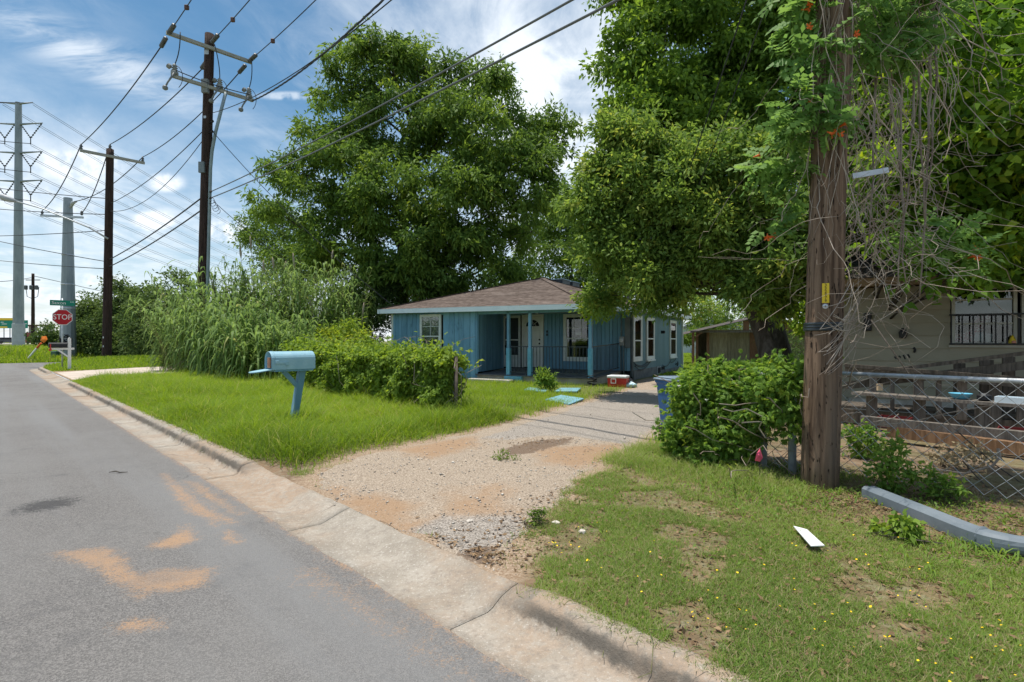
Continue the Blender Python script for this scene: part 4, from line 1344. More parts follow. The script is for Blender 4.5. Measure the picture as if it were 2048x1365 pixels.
def make_p5():
    T = steel_pole('transmission_pole', 'tallest grey steel pole with four tiers of arms beyond the street end', P5B, 28.9, .56, .31, None, 2.6)
    zt = 28.6
    tips = []
    for k, (py, half) in enumerate(((207, 1.8), (248, 2.95), (305, 2.95), (362, 2.95))):
        z = (682.5 - py) / F * 63 + CAMZ - P5B.z
        mb = MB(); mb.tube([(-half, -.1, z + .05), (0, -.1, z - .12), (half, -.1, z + .05)], [.06, .13, .06], 6); mb.build('pole_arm', STEEL, T, True)
        if k:
            for sg in (-1, 1):
                mb = MB(); insulator(mb, (sg * half * .97, -.1, z), (sg * half * .52, -.1, z - 1.75), .09, 6, 7); insulator(mb, (sg * .36, -.1, z - .1), (sg * half * .52, -.1, z - 1.75), .09, 6, 7)
                mb.tube([(sg * half * .52, -.1, z - 1.75), (sg * half * .52, -.1, z - 2.5)], .05, 6); mb.build('insulator', pmat('dark_insulator', (.05, .055, .06), (.08, .085, .09), 8, .5), T, True)
                tips.append(P5B + Vector((sg * half * .52, -.1, z - 2.4)))
        else:
            tips += [P5B + Vector((-half, -.1, z)), P5B + Vector((half, -.1, z))]
    return tips


make_p4(); TIPS = make_p5()


def make_far_pole():
    b = at(66, 683, 90); T = thing('utility_pole', 'small distant timber pole with crossarm and three transformers near the highway sign', 'utility pole', b, group='timber utility poles along the street')
    pole_mesh((0, 0, -.5), (0, 0, 11.5), .28, .2, POLEDARK, T, n=8)
    mb = MB(); mb.beam((-1.2, 0, 10.4), (1.2, 0, 10.4), .12, .14); mb.build('crossarm', ARMWOOD, T)
    for x in (-.9, .0, .9):
        mb = MB(); mb.lathe([(.05, 8.7), (.26, 8.75), (.26, 9.4), (.1, 9.5)], 8, (x, -.35, 0)); mb.build('transformer', pmat('dark_grey_metal', (.09, .10, .11), (.13, .14, .15), 4, .5), T)
    mb = MB(); mb.tube([(-1.1, -.1, 9.2), (-.9, -.1, 7.6), (0, -.1, 7.2), (.9, -.1, 7.6), (1.1, -.1, 9.2)], .05, 5); mb.build('jumper_lead', WIREM, T)


make_far_pole()

# ------------------------------------------------------------------ lines
def lines():
    G1 = 'lines between the dark pole with the conduit and the vine covered pole'
    g1 = [(-1.42, 12.93, 'bare conductor running from the street end of the top crossarm to the vine pole'),
          (.02, 13.15, 'bare conductor running from the dark pole head to the vine pole'),
          (1.42, 12.93, 'bare conductor running from the yard end of the top crossarm to the vine pole')]
    for off, z, lb in g1:
        a = p2(z) + N_ * off - D_ * .85 - Vector((0, 0, .03)); b = p1(12.1) + N_ * off * .95 + D_ * .2
        wire(a, b, .45, .016, lb, G1)
        pts = cat(a, b, .45, 24)
        c = pts[2].lerp(pts[3], .4)
        mb = MB(); mb.box(-.07, .07, -.05, .05, -.10, .06, Matrix.Translation(c), bev=.02); o = mb.build('line_marker', pmat('brown_porcelain', (.10, .05, .035), (.14, .07, .05), 6, .4)); tag(o, {0: 'brown clamp hanging on the conductor from the street end of the crossarm', 1: 'brown clamp hanging on the conductor from the dark pole head', 2: 'brown clamp hanging on the conductor from the yard end of the crossarm'}[[-1.42, .02, 1.42].index(off)], 'clamp', 'brown clamps on the conductors')
    wire(p2(10.35) + Vector((.3, -.2, 0)), p1(9.7) + N_ * .9, 1.05, .014, 'thin neutral wire strung above the twisted service cable', G1)
    wire(p2(11.4) + N_ * 1.6, p1(9.05), .8, .020, 'thick twisted service cable with sagging curve over the tall tree', G1, twist=1)
    wire(p2(7.25) + Vector((.36, -.26, 0)), p1(5.8), .15, .019, 'upper of the two heavy grey cables crossing before the tall tree', G1, WIREL)
    wire(p2(7.0) + Vector((.36, -.26, 0)), p1(5.47), .15, .020, 'lower of the two heavy grey cables crossing before the tall tree', G1, WIREL)
    # service drops
    wire(p2(9.6) + Vector((.36, -.26, 0)), hw(-8.4, .4, 2.7), .35, .014, 'black service drop running down from the dark pole into the tall tree', 'service drops')
    wire(p2(6.85) + Vector((.5, -.3, 0)), at(700, 600, 24), .3, .012, 'thin service drop slanting from the cable loops into the reeds', 'service drops')
    a = at(1600, -60, 5.6); b = hw(.4, 3.2, 2.75)
    wire(at(1500, -20, 7.4), hw(.55, 3.0, 2.6), .25, .010, 'black service drop passing through the treetop to the house panel', 'service drops')
    wire(at(1545, -20, 7.2), hw(.60, 3.2, 2.55), .45, .008, 'thin second drop beside the black service drop in the treetop', 'service drops')
    # P2 -> P3
    c3 = P3T - Vector((0, 0, .12)) - D_ * .2
    G2 = 'lines between the dark pole with the conduit and the corner pole'
    for off, z, q, lb in ((-1.42, 12.9, c3 - N_ * 1.3, 'conductor from the street end of the top crossarm to the corner pole'),
                          (.02, 12.55, P3T + Vector((0, 0, .28)), 'conductor from the dark pole head to the corner pole top'),
                          (1.42, 12.9, c3 + N_ * 1.5, 'conductor from the yard end of the top crossarm to the corner pole')):
        wire(p2(z) + N_ * off + D_ * .85, q, .28 if off < 1 else .4, .022, lb, G2)
    for z, zq, sag, r, lb in ((9.9, 8.9, .35, .018, 'grey neutral wire below the crossarms to the corner pole'), (9.6, 8.5, .9, .014, 'slack thin wire dipping between the dark pole and corner pole'),
                              (7.2, 5.7, .15, .03, 'upper heavy cable between dark pole and corner pole'), (6.7, 5.3, .15, .03, 'lower heavy cable between dark pole and corner pole')):
        wire(p2(z), P3B.lerp(P3T, zq / 12), sag, r, lb, G2)
    # P3 -> P4 and beyond
    G3 = 'lines between the corner pole and the steel poles'
    for q, e, lb in ((c3 - N_ * 1.3, P4B + Vector((-1.45, -.45, 10.1)), 'conductor from corner pole arm tip to the short steel pole arm'),
                     (P3T + Vector((0, 0, .28)), P4B + Vector((1.35, -.45, 9.9)), 'conductor from corner pole top to the short steel pole arm'),
                     (c3 + N_ * 1.5, P4B + Vector((.6, -.2, 10.8)), 'conductor from corner pole yard arm tip to the steel pole bracket')):
        wire(q, e, .5, .026, lb, G3)
    for z, e, lb in ((9.2, at(-200, 345, 45), 'long thin wire passing the corner pole towards the tall steel pole'), (5.6, at(-200, 432, 45), 'low wire from corner pole passing behind the steel poles'),
                     (8.3, at(-200, 395, 42), 'middle wire from corner pole passing the lamp head'), (5.2, at(-150, 500, 60), 'lowest wire from corner pole towards the highway'), (7.4, at(-200, 470, 50), 'slack wire crossing both steel poles')):
        wire(P3B.lerp(P3T, z / 12), e, .25, .022, lb, G3)
    # transmission spans
    far = at(735, 590, 290)
    G4 = 'transmission wires strung from the tallest steel pole'
    tier = ['topmost', 'topmost', 'second', 'second', 'third', 'third', 'lowest', 'lowest']
    for i, t in enumerate(TIPS):
        e = far + Vector(((t.x - P5B.x) * 2.2, 0, (t.z - P5B.z - 28) * 1.0))
        side = 'street side' if i % 2 == 0 else 'yard side'
        for k in (0, 1):
            wire(t + Vector((0, 0, -.22 * k)), e + Vector((0, 0, -.9 * k)), 3.2 + i * .12, .023, '%s wire at the %s tip of the %s tallest pole arm' % (('lower', 'upper')[k == 0], side, tier[i]), G4, WIREL)
        wire(t, at(-500, 120 + i * 22, 40), .6, .04, 'wire from the %s tip of the %s arm over the street end' % (side, tier[i]), 'transmission wires strung over the street end')
    wire(at(66, 552, 90), at(760, 690, 330), 1.5, .05, 'distant wire from the small pole near the highway', 'wires on the distant pole')
    wire(at(62, 556, 90), at(-300, 520, 60), 1.5, .045, 'distant wire from the small pole crossing behind the tallest pole', 'wires on the distant pole')


lines()

# ------------------------------------------------------------------ street furniture at the corner
def make_stop():
    b = rs(31.9, 2.62); b.z = gzf(b.x, b.y)
    d = Vector((S2, -S2, 0)); rz = math.radians(45)
    T = thing('stop_sign', 'red octagonal stop sign under a green street name plate', 'stop sign', b, rz)
    mb = MB(); mb.tube([(0, .04, -.3), (0, .04, 3.25)], .032, 8); mb.build('sign_post', GALV, T, True)
    zc = CAMZ + (682.5 - 635) / F * b.y - b.z
    R = .355 / math.cos(math.pi / 8)
    M = Matrix(((1, 0, 0, 0), (0, 0, -1, 0), (0, 1, 0, zc), (0, 0, 0, 1)))
    oc = lambda r: [(r * math.cos(math.pi / 8 + k * math.pi / 4), r * math.sin(math.pi / 8 + k * math.pi / 4)) for k in range(8)]
    mb = MB(); mb.prism(oc(R), .006, M); o = mb.build('octagon_border', SIGNWHITE, T)
    mb = MB(); mb.prism(oc(R * .94), .003, M @ Matrix.Translation((0, 0, .0062))); o2 = mb.build('octagon_face', SIGNRED, T)
    text_obj('lettering', 'STOP', .345, M @ Matrix.Translation((0, 0, .0105)), SIGNWHITE, T, .001, sx=.80)
    zs = CAMZ + (682.5 - 606.5) / F * b.y - b.z
    mb = MB(); mb.box(-.44, .44, -.012, .012, zs - .125, zs + .125); pl = mb.build('street_name_plate', SIGNGREEN, T)
    Ms = Matrix(((1, 0, 0, 0), (0, 0, -1, -.0145), (0, 1, 0, zs), (0, 0, 0, 1)))
    text_obj('lettering', 'Saxon', .20, Ms @ Matrix.Translation((-.13, -.005, 0)), SIGNWHITE, T, .001, sx=1.05)
    text_obj('lettering', 'LN', .10, Ms @ Matrix.Translation((.34, .055, 0)), SIGNWHITE, T, .001)
    mb = MB(); mb.tube([(0, .04, 3.0), (0, .02, zs - .13)], .02, 6); mb.build('plate_bracket', GALV, T)


make_stop()


def make_white_mailbox():
    b = rs(30.25, 2.72); b.z = gzf(b.x, b.y)
    T = thing('mailbox', 'black mailbox with red flag on a white wooden post', 'mailbox', b, math.radians(45))
    # local x = away from the street (into the yard), y = along the street
    mb = MB(); mb.box(-.055, .055, -.055, .055, -.3, 1.38); mb.prism([(-.055, 0), (.055, 0), (0, .07)], .11, Matrix(((1, 0, 0, 0), (0, 0, -1, .055), (0, 1, 0, 1.38), (0, 0, 0, 1)))); mb.build('post', WHITE, T)
    mb = MB(); mb.box(-.62, .16, -.06, .06, .90, .985); mb.build('support_arm', WHITE, T)
    mb = MB(); mb.beam((-.40, 0, .91), (-.05, 0, .60), .05, .06); mb.build('brace', WHITE, T)
    prof = [(-.09, 0), (.09, 0), (.09, .12)] + [(.09 * math.cos(a), .12 + .09 * math.sin(a)) for a in np.linspace(0, math.pi, 9)[1:-1]] + [(-.09, .12)]
    M = Matrix(((0, 0, 1, -.70), (1, 0, 0, 0), (0, 1, 0, .99), (0, 0, 0, 1)))
    mb = MB(); mb.prism([(p[0] * 1.1, p[1] * 1.05) for p in prof], .62, M); mb.build('mail_box', BLACK, T)
    mb = MB(); mb.box(-.66, -.62, -.115, -.10, .93, 1.16); mb.box(-.70, -.60, -.117, -.102, .86, .94); mb.build('flag', RED, T)


make_white_mailbox()


def make_mailbox():
    b = gp(581, 849, .11); b.z = gzf(b.x, b.y) - .02
    T = thing('mailbox', 'pale blue mailbox with its door hanging open on a leaning blue post', 'mailbox', b, math.radians(45))
    top = Vector((.06, -.07, 1.0))
    lean = Vector((.14, -.12, 0))
    mb = MB(); mb.beam((0, 0, -.2), lean + Vector((0, 0, .965)), .095, .095); mb.build('post', pmat('mailbox_post_blue', (.13, .27, .37), (.19, .35, .45), 5, .6, .2, (1, 1, .3)), T)
    zb = 1.245 - b.z - .27
    x1 = lean.x + .14; x0 = x1 - .66; yc = lean.y
    mb = MB(); mb.box(x0 + .06, x1 - .02, yc - .11, yc + .11, zb - .03, zb - .002); mb.build('support_board', BLUE, T)
    mb = MB(); mb.beam((x0 + .22, yc, zb - .03), (lean.x * .8 - .02, yc * .8, zb - .30), .05, .06); mb.build('brace', pmat('mailbox_post_blue', None), T)
    R = .135; hs = .145
    prof = [(-R, 0), (R, 0), (R, hs)] + [(R * math.cos(a), hs + R * .92 * math.sin(a)) for a in np.linspace(0, math.pi, 13)[1:-1]] + [(-R, hs)]
    M = Matrix(((0, 0, 1, x0), (1, 0, 0, yc), (0, 1, 0, zb), (0, 0, 0, 1)))
    mb = MB()
    n = len(prof); inn = [(p[0] * .97, .004 + p[1] * .97) for p in prof]
    vs = [M @ Vector((p[0], p[1], 0)) for p in prof] + [M @ Vector((p[0], p[1], .66)) for p in prof] + [M @ Vector((p[0], p[1], 0)) for p in inn] + [M @ Vector((p[0], p[1], .62)) for p in inn]
    fs = [(i, (i + 1) % n, n + (i + 1) % n, n + i) for i in range(n)] + [tuple(range(n, 2 * n))]
    fs += [(2 * n + (i + 1) % n, 2 * n + i, 3 * n + i, 3 * n + (i + 1) % n) for i in range(n)] + [(i, 2 * n + i, 2 * n + (i + 1) % n, (i + 1) % n) for i in range(n)] + [tuple(reversed(range(3 * n, 4 * n)))]
    MBL = pmat('mailbox_pale_blue', (.27, .47, .56), (.33, .53, .61), 5, .42, .06, spec=.45, spots=(13, .60, .78, (.19, .30, .36)))
    mb.add(vs, fs); mb.build('mail_box', MBL, T)
    for k in (.035, .055):
        mb = MB()
        ring = [(p[0] * 1.012, p[1] * 1.012 - .001) for p in prof[2:]]
        mb.tube([M @ Vector((p[0], p[1], k)) for p in ring], .004, 5); mb.build('rib', MBL, T, True)
    # open door, hinged at the lower edge
    hinge = Vector((x0, yc, zb))
    dM = Matrix.Translation(hinge) @ Matrix.Rotation(math.radians(-8), 4, 'Y') @ Matrix(((0, -1, 0, 0), (1, 0, 0, 0), (0, 0, 1, -.006), (0, 0, 0, 1)))
    mb = MB(); mb.prism([(p[0], p[1] * 1.0) for p in prof], .012, dM); mb.build('mailbox_door', MBL, T)
    mb = MB(); mb.box(x0 - .02, x0 - .004, yc - .12, yc - .02, zb + .03, zb + .18); mb.build('mail_flap', pmat('rusty_inside', (.25, .12, .07), (.38, .2, .12), 6, .8), T)
    # flag, lowered along the side that faces the camera
    y = yc - R - .008
    mb = MB(); mb.box(x0 + .05, x0 + .20, y - .006, y, zb + .085, zb + .11); mb.box(x0 + .20, x0 + .25, y - .006, y, zb + .06, zb + .115); mb.box(x0 + .05, x0 + .10, y - .009, y - .001, zb + .085, zb + .135, bev=.003); mb.build('flag', MBL, T)


pmat('mailbox_post_blue', (.13, .27, .37), (.19, .35, .45), 5, .6, .2, (1, 1, .3))
make_mailbox()


def make_marker():
    p = at(60, 713, 36); q = at(88, 680, 36)
    T = thing('survey_marker', 'leaning orange topped white marker post stuck in rough grass', 'marker post', p)
    L = lambda v: v - p
    mb = MB(); mb.tube([L(p - (q - p) * .2), L(p.lerp(q, .5))], .06, 8); mb.build('white_section', WHITE, T)
    mb = MB(); mb.tube([L(p.lerp(q, .5)), L(p.lerp(q, .8))], .062, 8); mb.build('orange_section', pmat('red_orange', (.7, .12, .03), (.8, .17, .04), 5, .5), T)
    mb = MB(); c = L(q); mb.add([c + Vector(v) for v in ((-.25, 0, -.05), (.05, -.06, -.22), (.25, 0, .02), (.12, .04, .26), (-.12, -.05, .22), (.0, -.1, .02))], [(0, 1, 5), (1, 2, 5), (2, 3, 5), (3, 4, 5), (4, 0, 5), (4, 3, 2, 1, 0)]); mb.build('ribbon', ORANGE, T)


make_marker()


def make_highway():
    Y = 150
    T = thing('highway_sign', 'wide green highway sign with yellow top strip beyond the tallest pole', 'road sign', at(25, 690, Y))
    o = T.location
    L = lambda px, py, y=Y: at(px, py, y) - o
    a = L(-30, 657); b = L(56, 641)
    mb = MB(); mb.box(a.x, b.x, -.2, 0, a.z, b.z); mb.build('sign_panel', SIGNGREEN, T)
    a = L(-30, 641.5); b = L(26, 636.5)
    mb = MB(); mb.box(a.x, b.x, -.2, 0, a.z, b.z); mb.build('exit_panel', YELLOW, T)
    a = L(-30, 656); b = L(16, 653.5)
    mb = MB(); mb.box(a.x, b.x, -.23, -.2, a.z, b.z); mb.build('lane_panel', YELLOW, T)
    for px in (8, 20, 50):
        mb = MB(); mb.tube([L(px, 657), L(px, 700)], .12, 6); mb.build('sign_post', STEEL, T)
    for px0, px1, py in ((3, 9, 645), (5, 15, 648.5), (48, 55, 648)):
        a = L(px0, py + .5); b = L(px1, py - .5); mb = MB(); mb.box(a.x, b.x, -.25, -.2, a.z, b.z); mb.build('sign_marking', SIGNWHITE, T)
    Y = 190
    o = at(80, 690, Y); T = thing('overpass', 'reddish brown highway overpass deck far behind the stop sign', 'bridge', o)
    for (px0, px1, py0, py1, nm) in ((-60, 98, 653, 650, 'deck_beam'), (57, 150, 668, 665.5, 'barrier_rail')):
        a = at(px0, py0, Y) - o; b = at(px1, py1, Y) - o
        mb = MB(); mb.box(a.x, b.x, -1, 1, a.z, b.z); mb.build(nm, pmat('overpass_brown', (.13, .06, .055), (.18, .09, .08), 2, .8), T)
    for px in (60, 72, 95):
        mb = MB(); mb.tube([at(px, 653, Y) - o, at(px, 700, Y) - o], .35, 6); mb.build('column', CONC, T)
    road = MB(); p = [at(-120, 692, 120), at(140, 692, 120), at(190, 689, 160), at(-200, 689, 160)]
    road.add([Vector((v.x, v.y, .72)) for v in p], [(0, 1, 2, 3)]); o = road.build('highway', CONC); tag(o, kind='structure')
    # vehicles on the highway
    for px, w, hh, m, lab in ((56, 1.4, 2.6, pmat('brick_red_paint', (.25, .04, .035), (.3, .06, .05), 3, .4), 'boxy brick red van on the highway beside the tallest pole'), (22, 2.4, 1.5, pmat('dark_car_paint', (.05, .06, .07), (.08, .09, .1), 3, .4), 'low dark car on the highway under the green sign'), (84, 2.0, 1.5, pmat('charcoal_car_paint', (.04, .045, .05), (.06, .065, .07), 3, .4), 'low charcoal car on the highway beside the orange marker')):
        o = at(px, 690, 125); o.z = .74
        T = thing('highway_vehicle', lab, 'vehicle', o)
        mb = MB(); prof = [(-w, .35), (w, .35), (w, .9), (w * .6, 1.0), (w * .4, hh), (-w * .8, hh), (-w, 1.0)]
        M = Matrix(((1, 0, 0, 0), (0, 0, 1, -.85), (0, 1, 0, 0), (0, 0, 0, 1)))
        mb.prism(prof, 1.7, M); mb.build('body', m, T)
        mb = MB(); mb.prism([(-w * .7, 1.05), (w * .48, 1.05), (w * .33, hh - .12), (-w * .68, hh - .12)], .04, M @ Matrix.Translation((0, 0, -.035))); mb.build('side_window', DARKIN, T)
        for x in (-w * .6, w * .6):
            mb = MB(); mb.lathe([(.0, 0), (.34, 0), (.34, .2), (.0, .2)], 12, M=Matrix.Translation((x, -.83, .34)) @ Matrix.Rotation(math.radians(90), 4, 'X')); mb.build('wheel', BLACK, T)


make_highway()

# ------------------------------------------------------------------ things in the yard
def make_cooler():
    c = at(1236.5, 770, 16.1); c.z = gzf(c.x, c.y)
    T = thing('cooler', 'red picnic cooler with white lid beside the porch', 'cooler', c, math.radians(-24))
    prof = lambda a, z: [(-.29 * a, -.2 * a, z), (.29 * a, -.2 * a, z), (.29 * a, .2 * a, z), (-.29 * a, .2 * a, z)]
    mb = MB(); vs = prof(.93, .0) + prof(1, .27); mb.add(vs, [(3, 2, 1, 0), (4, 5, 6, 7), (0, 1, 5, 4), (1, 2, 6, 5), (2, 3, 7, 6), (3, 0, 4, 7)]); mb.build('body', RED, T)
    mb = MB(); mb.box(-.30, .30, -.21, .21, .272, .345, bev=.015); mb.box(-.25, .25, -.16, .16, .345, .352); mb.build('lid', pmat('cooler_white', (.62, .66, .67), (.7, .73, .74), 4, .45), T)
    y = -.212
    mb = MB()
    for a, b, z0, z1 in ((-.18, -.02, .235, .255), (-.18, -.02, .11, .13), (-.18, -.16, .13, .235), (-.04, -.02, .13, .235)):
        mb.box(a, b, y - .003, y + .02, z0, z1)
    mb.build('handle', WHITE, T)


make_cooler()


def slab(name, label, corners, z, th, mat, cat='board', group=None, tilt=0):
    ps = [gp(a, b, z) for a, b in corners]
    c = sum(ps, Vector()) / len(ps)
    mb = MB()
    n = len(ps)
    vs = [Vector((p.x, p.y, z + tilt * i)) for i, p in enumerate(ps)]
    # counter clockwise from above
    area = sum(vs[i].x * vs[(i + 1) % n].y - vs[(i + 1) % n].x * vs[i].y for i in range(n))
    if area < 0: vs.reverse()
    mb.add([v - Vector((0, 0, th)) for v in vs] + vs, [tuple(reversed(range(n))), tuple(range(n, 2 * n))] + [(i, (i + 1) % n, n + (i + 1) % n, n + i) for i in range(n)])
    o = mb.build(name, mat)
    return tag(o, label, cat, group)


PBL = pmat('blue_board_paint', (.16, .34, .42), (.21, .40, .47), 4, .7, .1, spots=(8, .6, .8, (.32, .42, .44)))
slab('painted_board', 'largest pale blue board lying at the edge of the gravel drive', ((1090, 799), (1122, 790), (1168, 797), (1138, 809)), .095, .03, PBL, 'board', 'blue boards lying on the ground')
slab('painted_board', 'faded blue board lying half hidden in weeds before the porch steps', ((1048, 779), (1058, 775), (1098, 779), (1090, 784)), .07, .03, PBL, 'board', 'blue boards lying on the ground')
slab('painted_board', 'narrow blue board lying behind the largest one near the porch corner', ((1108, 783), (1120, 776), (1162, 776), (1154, 783)), .07, .03, PBL, 'board', 'blue boards lying on the ground')
o = slab('sign_board', 'white corrugated plastic board lying in the grass near the timber pole', ((1587, 1052), (1614, 1059), (1649, 1091), (1622, 1092)), .17, .006, pmat('white_plastic', (.70, .70, .68), (.80, .80, .78), 6, .5, spots=(22, .60, .74, (.36, .33, .28))))


def make_bin():
    c = at(1362, 800, 7.35); c.z = .02
    T = thing('wheelie_bin', 'blue plastic wheeled bin with grey lid behind the vine hedge', 'bin', c, math.radians(14))
    ring = lambda w, d, z: [(-w, -d, z), (w, -d, z), (w, d, z), (-w, d, z)]
    mb = MB(); L = [ring(.19, .19, .06), ring(.21, .215, .4), ring(.235, .25, .78), ring(.25, .27, .80), ring(.25, .27, .83)]
    mb.add(sum(L, []), [(3, 2, 1, 0), (16, 17, 18, 19)] + [(4 * i + k, 4 * i + (k + 1) % 4, 4 * i + 4 + (k + 1) % 4, 4 * i + 4 + k) for i in range(4) for k in range(4)])
    mb.build('body', pmat('bin_blue', (.02, .085, .22), (.03, .11, .27), 4, .5, .05, spec=.4), T)
    mb = MB(); mb.box(-.27, .27, -.30, .29, .835, .86, bev=.01); mb.box(-.23, .23, -.24, .24, .86, .885, bev=.012); mb.build('lid', pmat('bin_lid_grey', (.15, .20, .25), (.20, .26, .32), 4, .55), T)
    for x in (-.2, .2):
        mb = MB(); mb.lathe([(0, 0), (.1, 0), (.1, .05), (0, .05)], 14, M=Matrix.Translation((x, .2, .1)) @ Matrix.Rotation(math.radians(90), 4, 'Y')); mb.build('wheel', BLACK, T)
    mb = MB(); mb.tube([(-.18, .29, .80), (-.18, .35, .82), (.18, .35, .82), (.18, .29, .80)], .015, 6); mb.build('handle', BLACK, T)
    mb = MB(); mb.lathe([(0, 0), (.055, 0), (.055, .004), (0, .005)], 14, M=Matrix.Translation((.08, -.238, .62)) @ Matrix.Rotation(math.radians(90), 4, 'X')); mb.build('round_sticker', WHITE, T)


make_bin()


def make_litter():
    c = at(1262, 779, 15.9); c.z = gzf(c.x, c.y)
    T = thing('plastic_bag', 'crumpled pale blue plastic bag on the ground next to the cooler', 'bag', c)
    rg = random.Random(5)
    def crumple(r, n, sc):
        mb = MB(); mb.lathe([(r * s_, z) for s_, z in ((.3, 0), (1, .04), (1.05, .1), (.7, .16), (.1, .2))], n)
        mb.v = [(v[0] * sc[0] + rg.uniform(-.04, .04), v[1] * sc[1] + rg.uniform(-.04, .04), max(0, v[2] * sc[2] + rg.uniform(-.03, .03))) for v in mb.v]
        return mb
    crumple(.16, 10, (1, .8, .8)).build('bag_film', pmat('pale_blue_plastic', (.25, .42, .50), (.38, .55, .62), 9, .35, spec=.5), T)
    c = at(1258, 771, 16.3); c.z = gzf(c.x, c.y)
    o = crumple(.13, 9, (1, 1, 1.3)).build('rubbish_sack', BLACK); o.location = c; tag(o, 'small black crumpled sack behind the blue bag at the wall', 'bag')
    c = at(1184, 768, 16.2); c.z = gzf(c.x, c.y)
    T = thing('garden_hose', 'black coiled hose heaped at the porch corner', 'hose', c)
    pts = []
    for i in range(70):
        a = i * .45; pts.append((.14 * math.cos(a) + rg.uniform(-.02, .02), .07 * math.sin(a) + rg.uniform(-.02, .02), .03 + .0042 * i + .03 * math.sin(a * .7)))
    mb = MB(); mb.tube(pts, .014, 6); mb.build('hose_coil', BLACK, T, True)
    # white scrap and stones on the drive
    c = gp(984, 946, .085); o = MB().box(-.07, .07, -.025, .025, 0, .03, bev=.008).build('stone', pmat('white_stone', (.48, .43, .37), (.60, .55, .48), 9, .9, .3)); o.location = c; o.rotation_euler = (0, 0, .5); tag(o, 'long white stone lying alone on the gravel drive', 'stone')
    for i, (px, py, lb) in enumerate(((1112, 1048, 'flat pale stone at the drive edge by small weed'), (940, 1040, 'pale stone half sunk in grey gravel'), (1165, 1065, 'white chipped stone on bare red soil'))):
        c = gp(px, py, .085); c.z = gzf(c.x, c.y) + .004; mb = MB(); mb.lathe([(.012, -.01), (.024, .0), (.022, .012), (.006, .018)], 8); mb.v = [(v[0] * 1.3 + rg.uniform(-.006, .006), v[1] + rg.uniform(-.006, .006), v[2] + rg.uniform(-.003, .003)) for v in mb.v]
        o = mb.build('stone', MATS['white_stone']); o.location = c; o.rotation_euler = (0, 0, i); tag(o, lb, 'stone')
    # twig on the road
    c = gp(235, 947, 0); mb = MB(); mb.tube([(-.09, 0, .01), (-.03, .012, .02), (.03, -.01, .012), (.10, .015, .01)], [.003, .007, .006, .003], 5); o = mb.build('twig', BARK); o.location = c; tag(o, 'short brown twig lying on the asphalt', 'twig')


make_litter()


def make_pin_flag():
    b = Vector(((1519 - CX) / F * 4.9, 4.9, .10)); T = thing('survey_flag', 'pink plastic marker flag on a thin wire before the vine hedge', 'marker flag', b)
    L = lambda v: v - b
    t = at(1520, 898, b.y)
    mb = MB(); mb.tube([(0, 0, -.1), L(t)], .003, 5); mb.build('wire_stake', BLACK, T)
    a = [at(px, py, b.y - .01 * k) for k, (px, py) in enumerate(((1520, 897), (1526, 916), (1520, 924), (1510, 922), (1513, 908)))]
    mb = MB(); vs = [L(v) for v in a] + [L(at(1518, 911, b.y - .05))] + [L(v) + Vector((0, .004, 0)) for v in a]
    mb.add(vs, [(0, 1, 5), (1, 2, 5), (2, 3, 5), (3, 4, 5), (4, 0, 5), (10, 9, 8, 7, 6)]); mb.build('flag_film', pmat('pink_film', (.75, .09, .17), (.85, .14, .22), 8, .5), T)


make_pin_flag()


def make_downspout():
    pts = [gp(1738, 984, .16), gp(1800, 1009, .16), gp(1870, 1037, .16), gp(1930, 1062, .165), gp(1975, 1078, .17), gp(2030, 1088, .175), gp(2120, 1098, .18)]
    T = thing('downspout', 'grey plastic downpipe lying on the ground below the chain link fence', 'pipe', pts[0])
    L = [p - pts[0] for p in pts]
    fine = []
    for i in range(len(L) - 1):
        for k in range(4):
            fine.append(L[i].lerp(L[i + 1], k / 4))
    fine.append(L[-1])
    # smooth
    for _ in range(3):
        fine = [fine[0]] + [(fine[i - 1] + fine[i] * 2 + fine[i + 1]) / 4 for i in range(1, len(fine) - 1)] + [fine[-1]]
    n = 16; V = []
    for i, p in enumerate(fine):
        t = (fine[min(i + 1, len(fine) - 1)] - fine[max(0, i - 1)]).normalized()
        sd = Vector((t.y, -t.x, 0)).normalized(); k = min(1, max(0, (i - 14) / 6))
        for j in range(n):
            a = 2 * math.pi * j / n + math.pi / 16
            c, s_ = math.cos(a), math.sin(a)
            e = 7.0 - 4.6 * k
            rr = 1 / (abs(c) ** e + abs(s_) ** e) ** (1 / e)
            V.append(p + sd * (c * rr * .062) + Vector((0, 0, s_ * rr * .058 - .01)))
    m = len(fine); fs = [(i * n + j, i * n + (j + 1) % n, (i + 1) * n + (j + 1) % n, (i + 1) * n + j) for i in range(m - 1) for j in range(n)]
    fs += [tuple(reversed(range(n))), tuple(range((m - 1) * n, m * n))]
    mb = MB(); mb.add(V, fs); o = mb.build('pipe_body', pmat('grey_pipe', (.135, .165, .19), (.19, .22, .245), 2.5, .58, .04, spec=.3, spots=(18, .6, .8, (.26, .28, .30))), T, False)
    mb = MB(); i0 = 15
    mb.tube([fine[i0] + Vector((0, 0, .0)), fine[i0] + (fine[i0 + 1] - fine[i0]) * .3], .066, 14); mb.build('pipe_joint', MATS['grey_pipe'], T, True)


make_downspout()

# ------------------------------------------------------------------ fences along s = 5.7
FS = 5.7


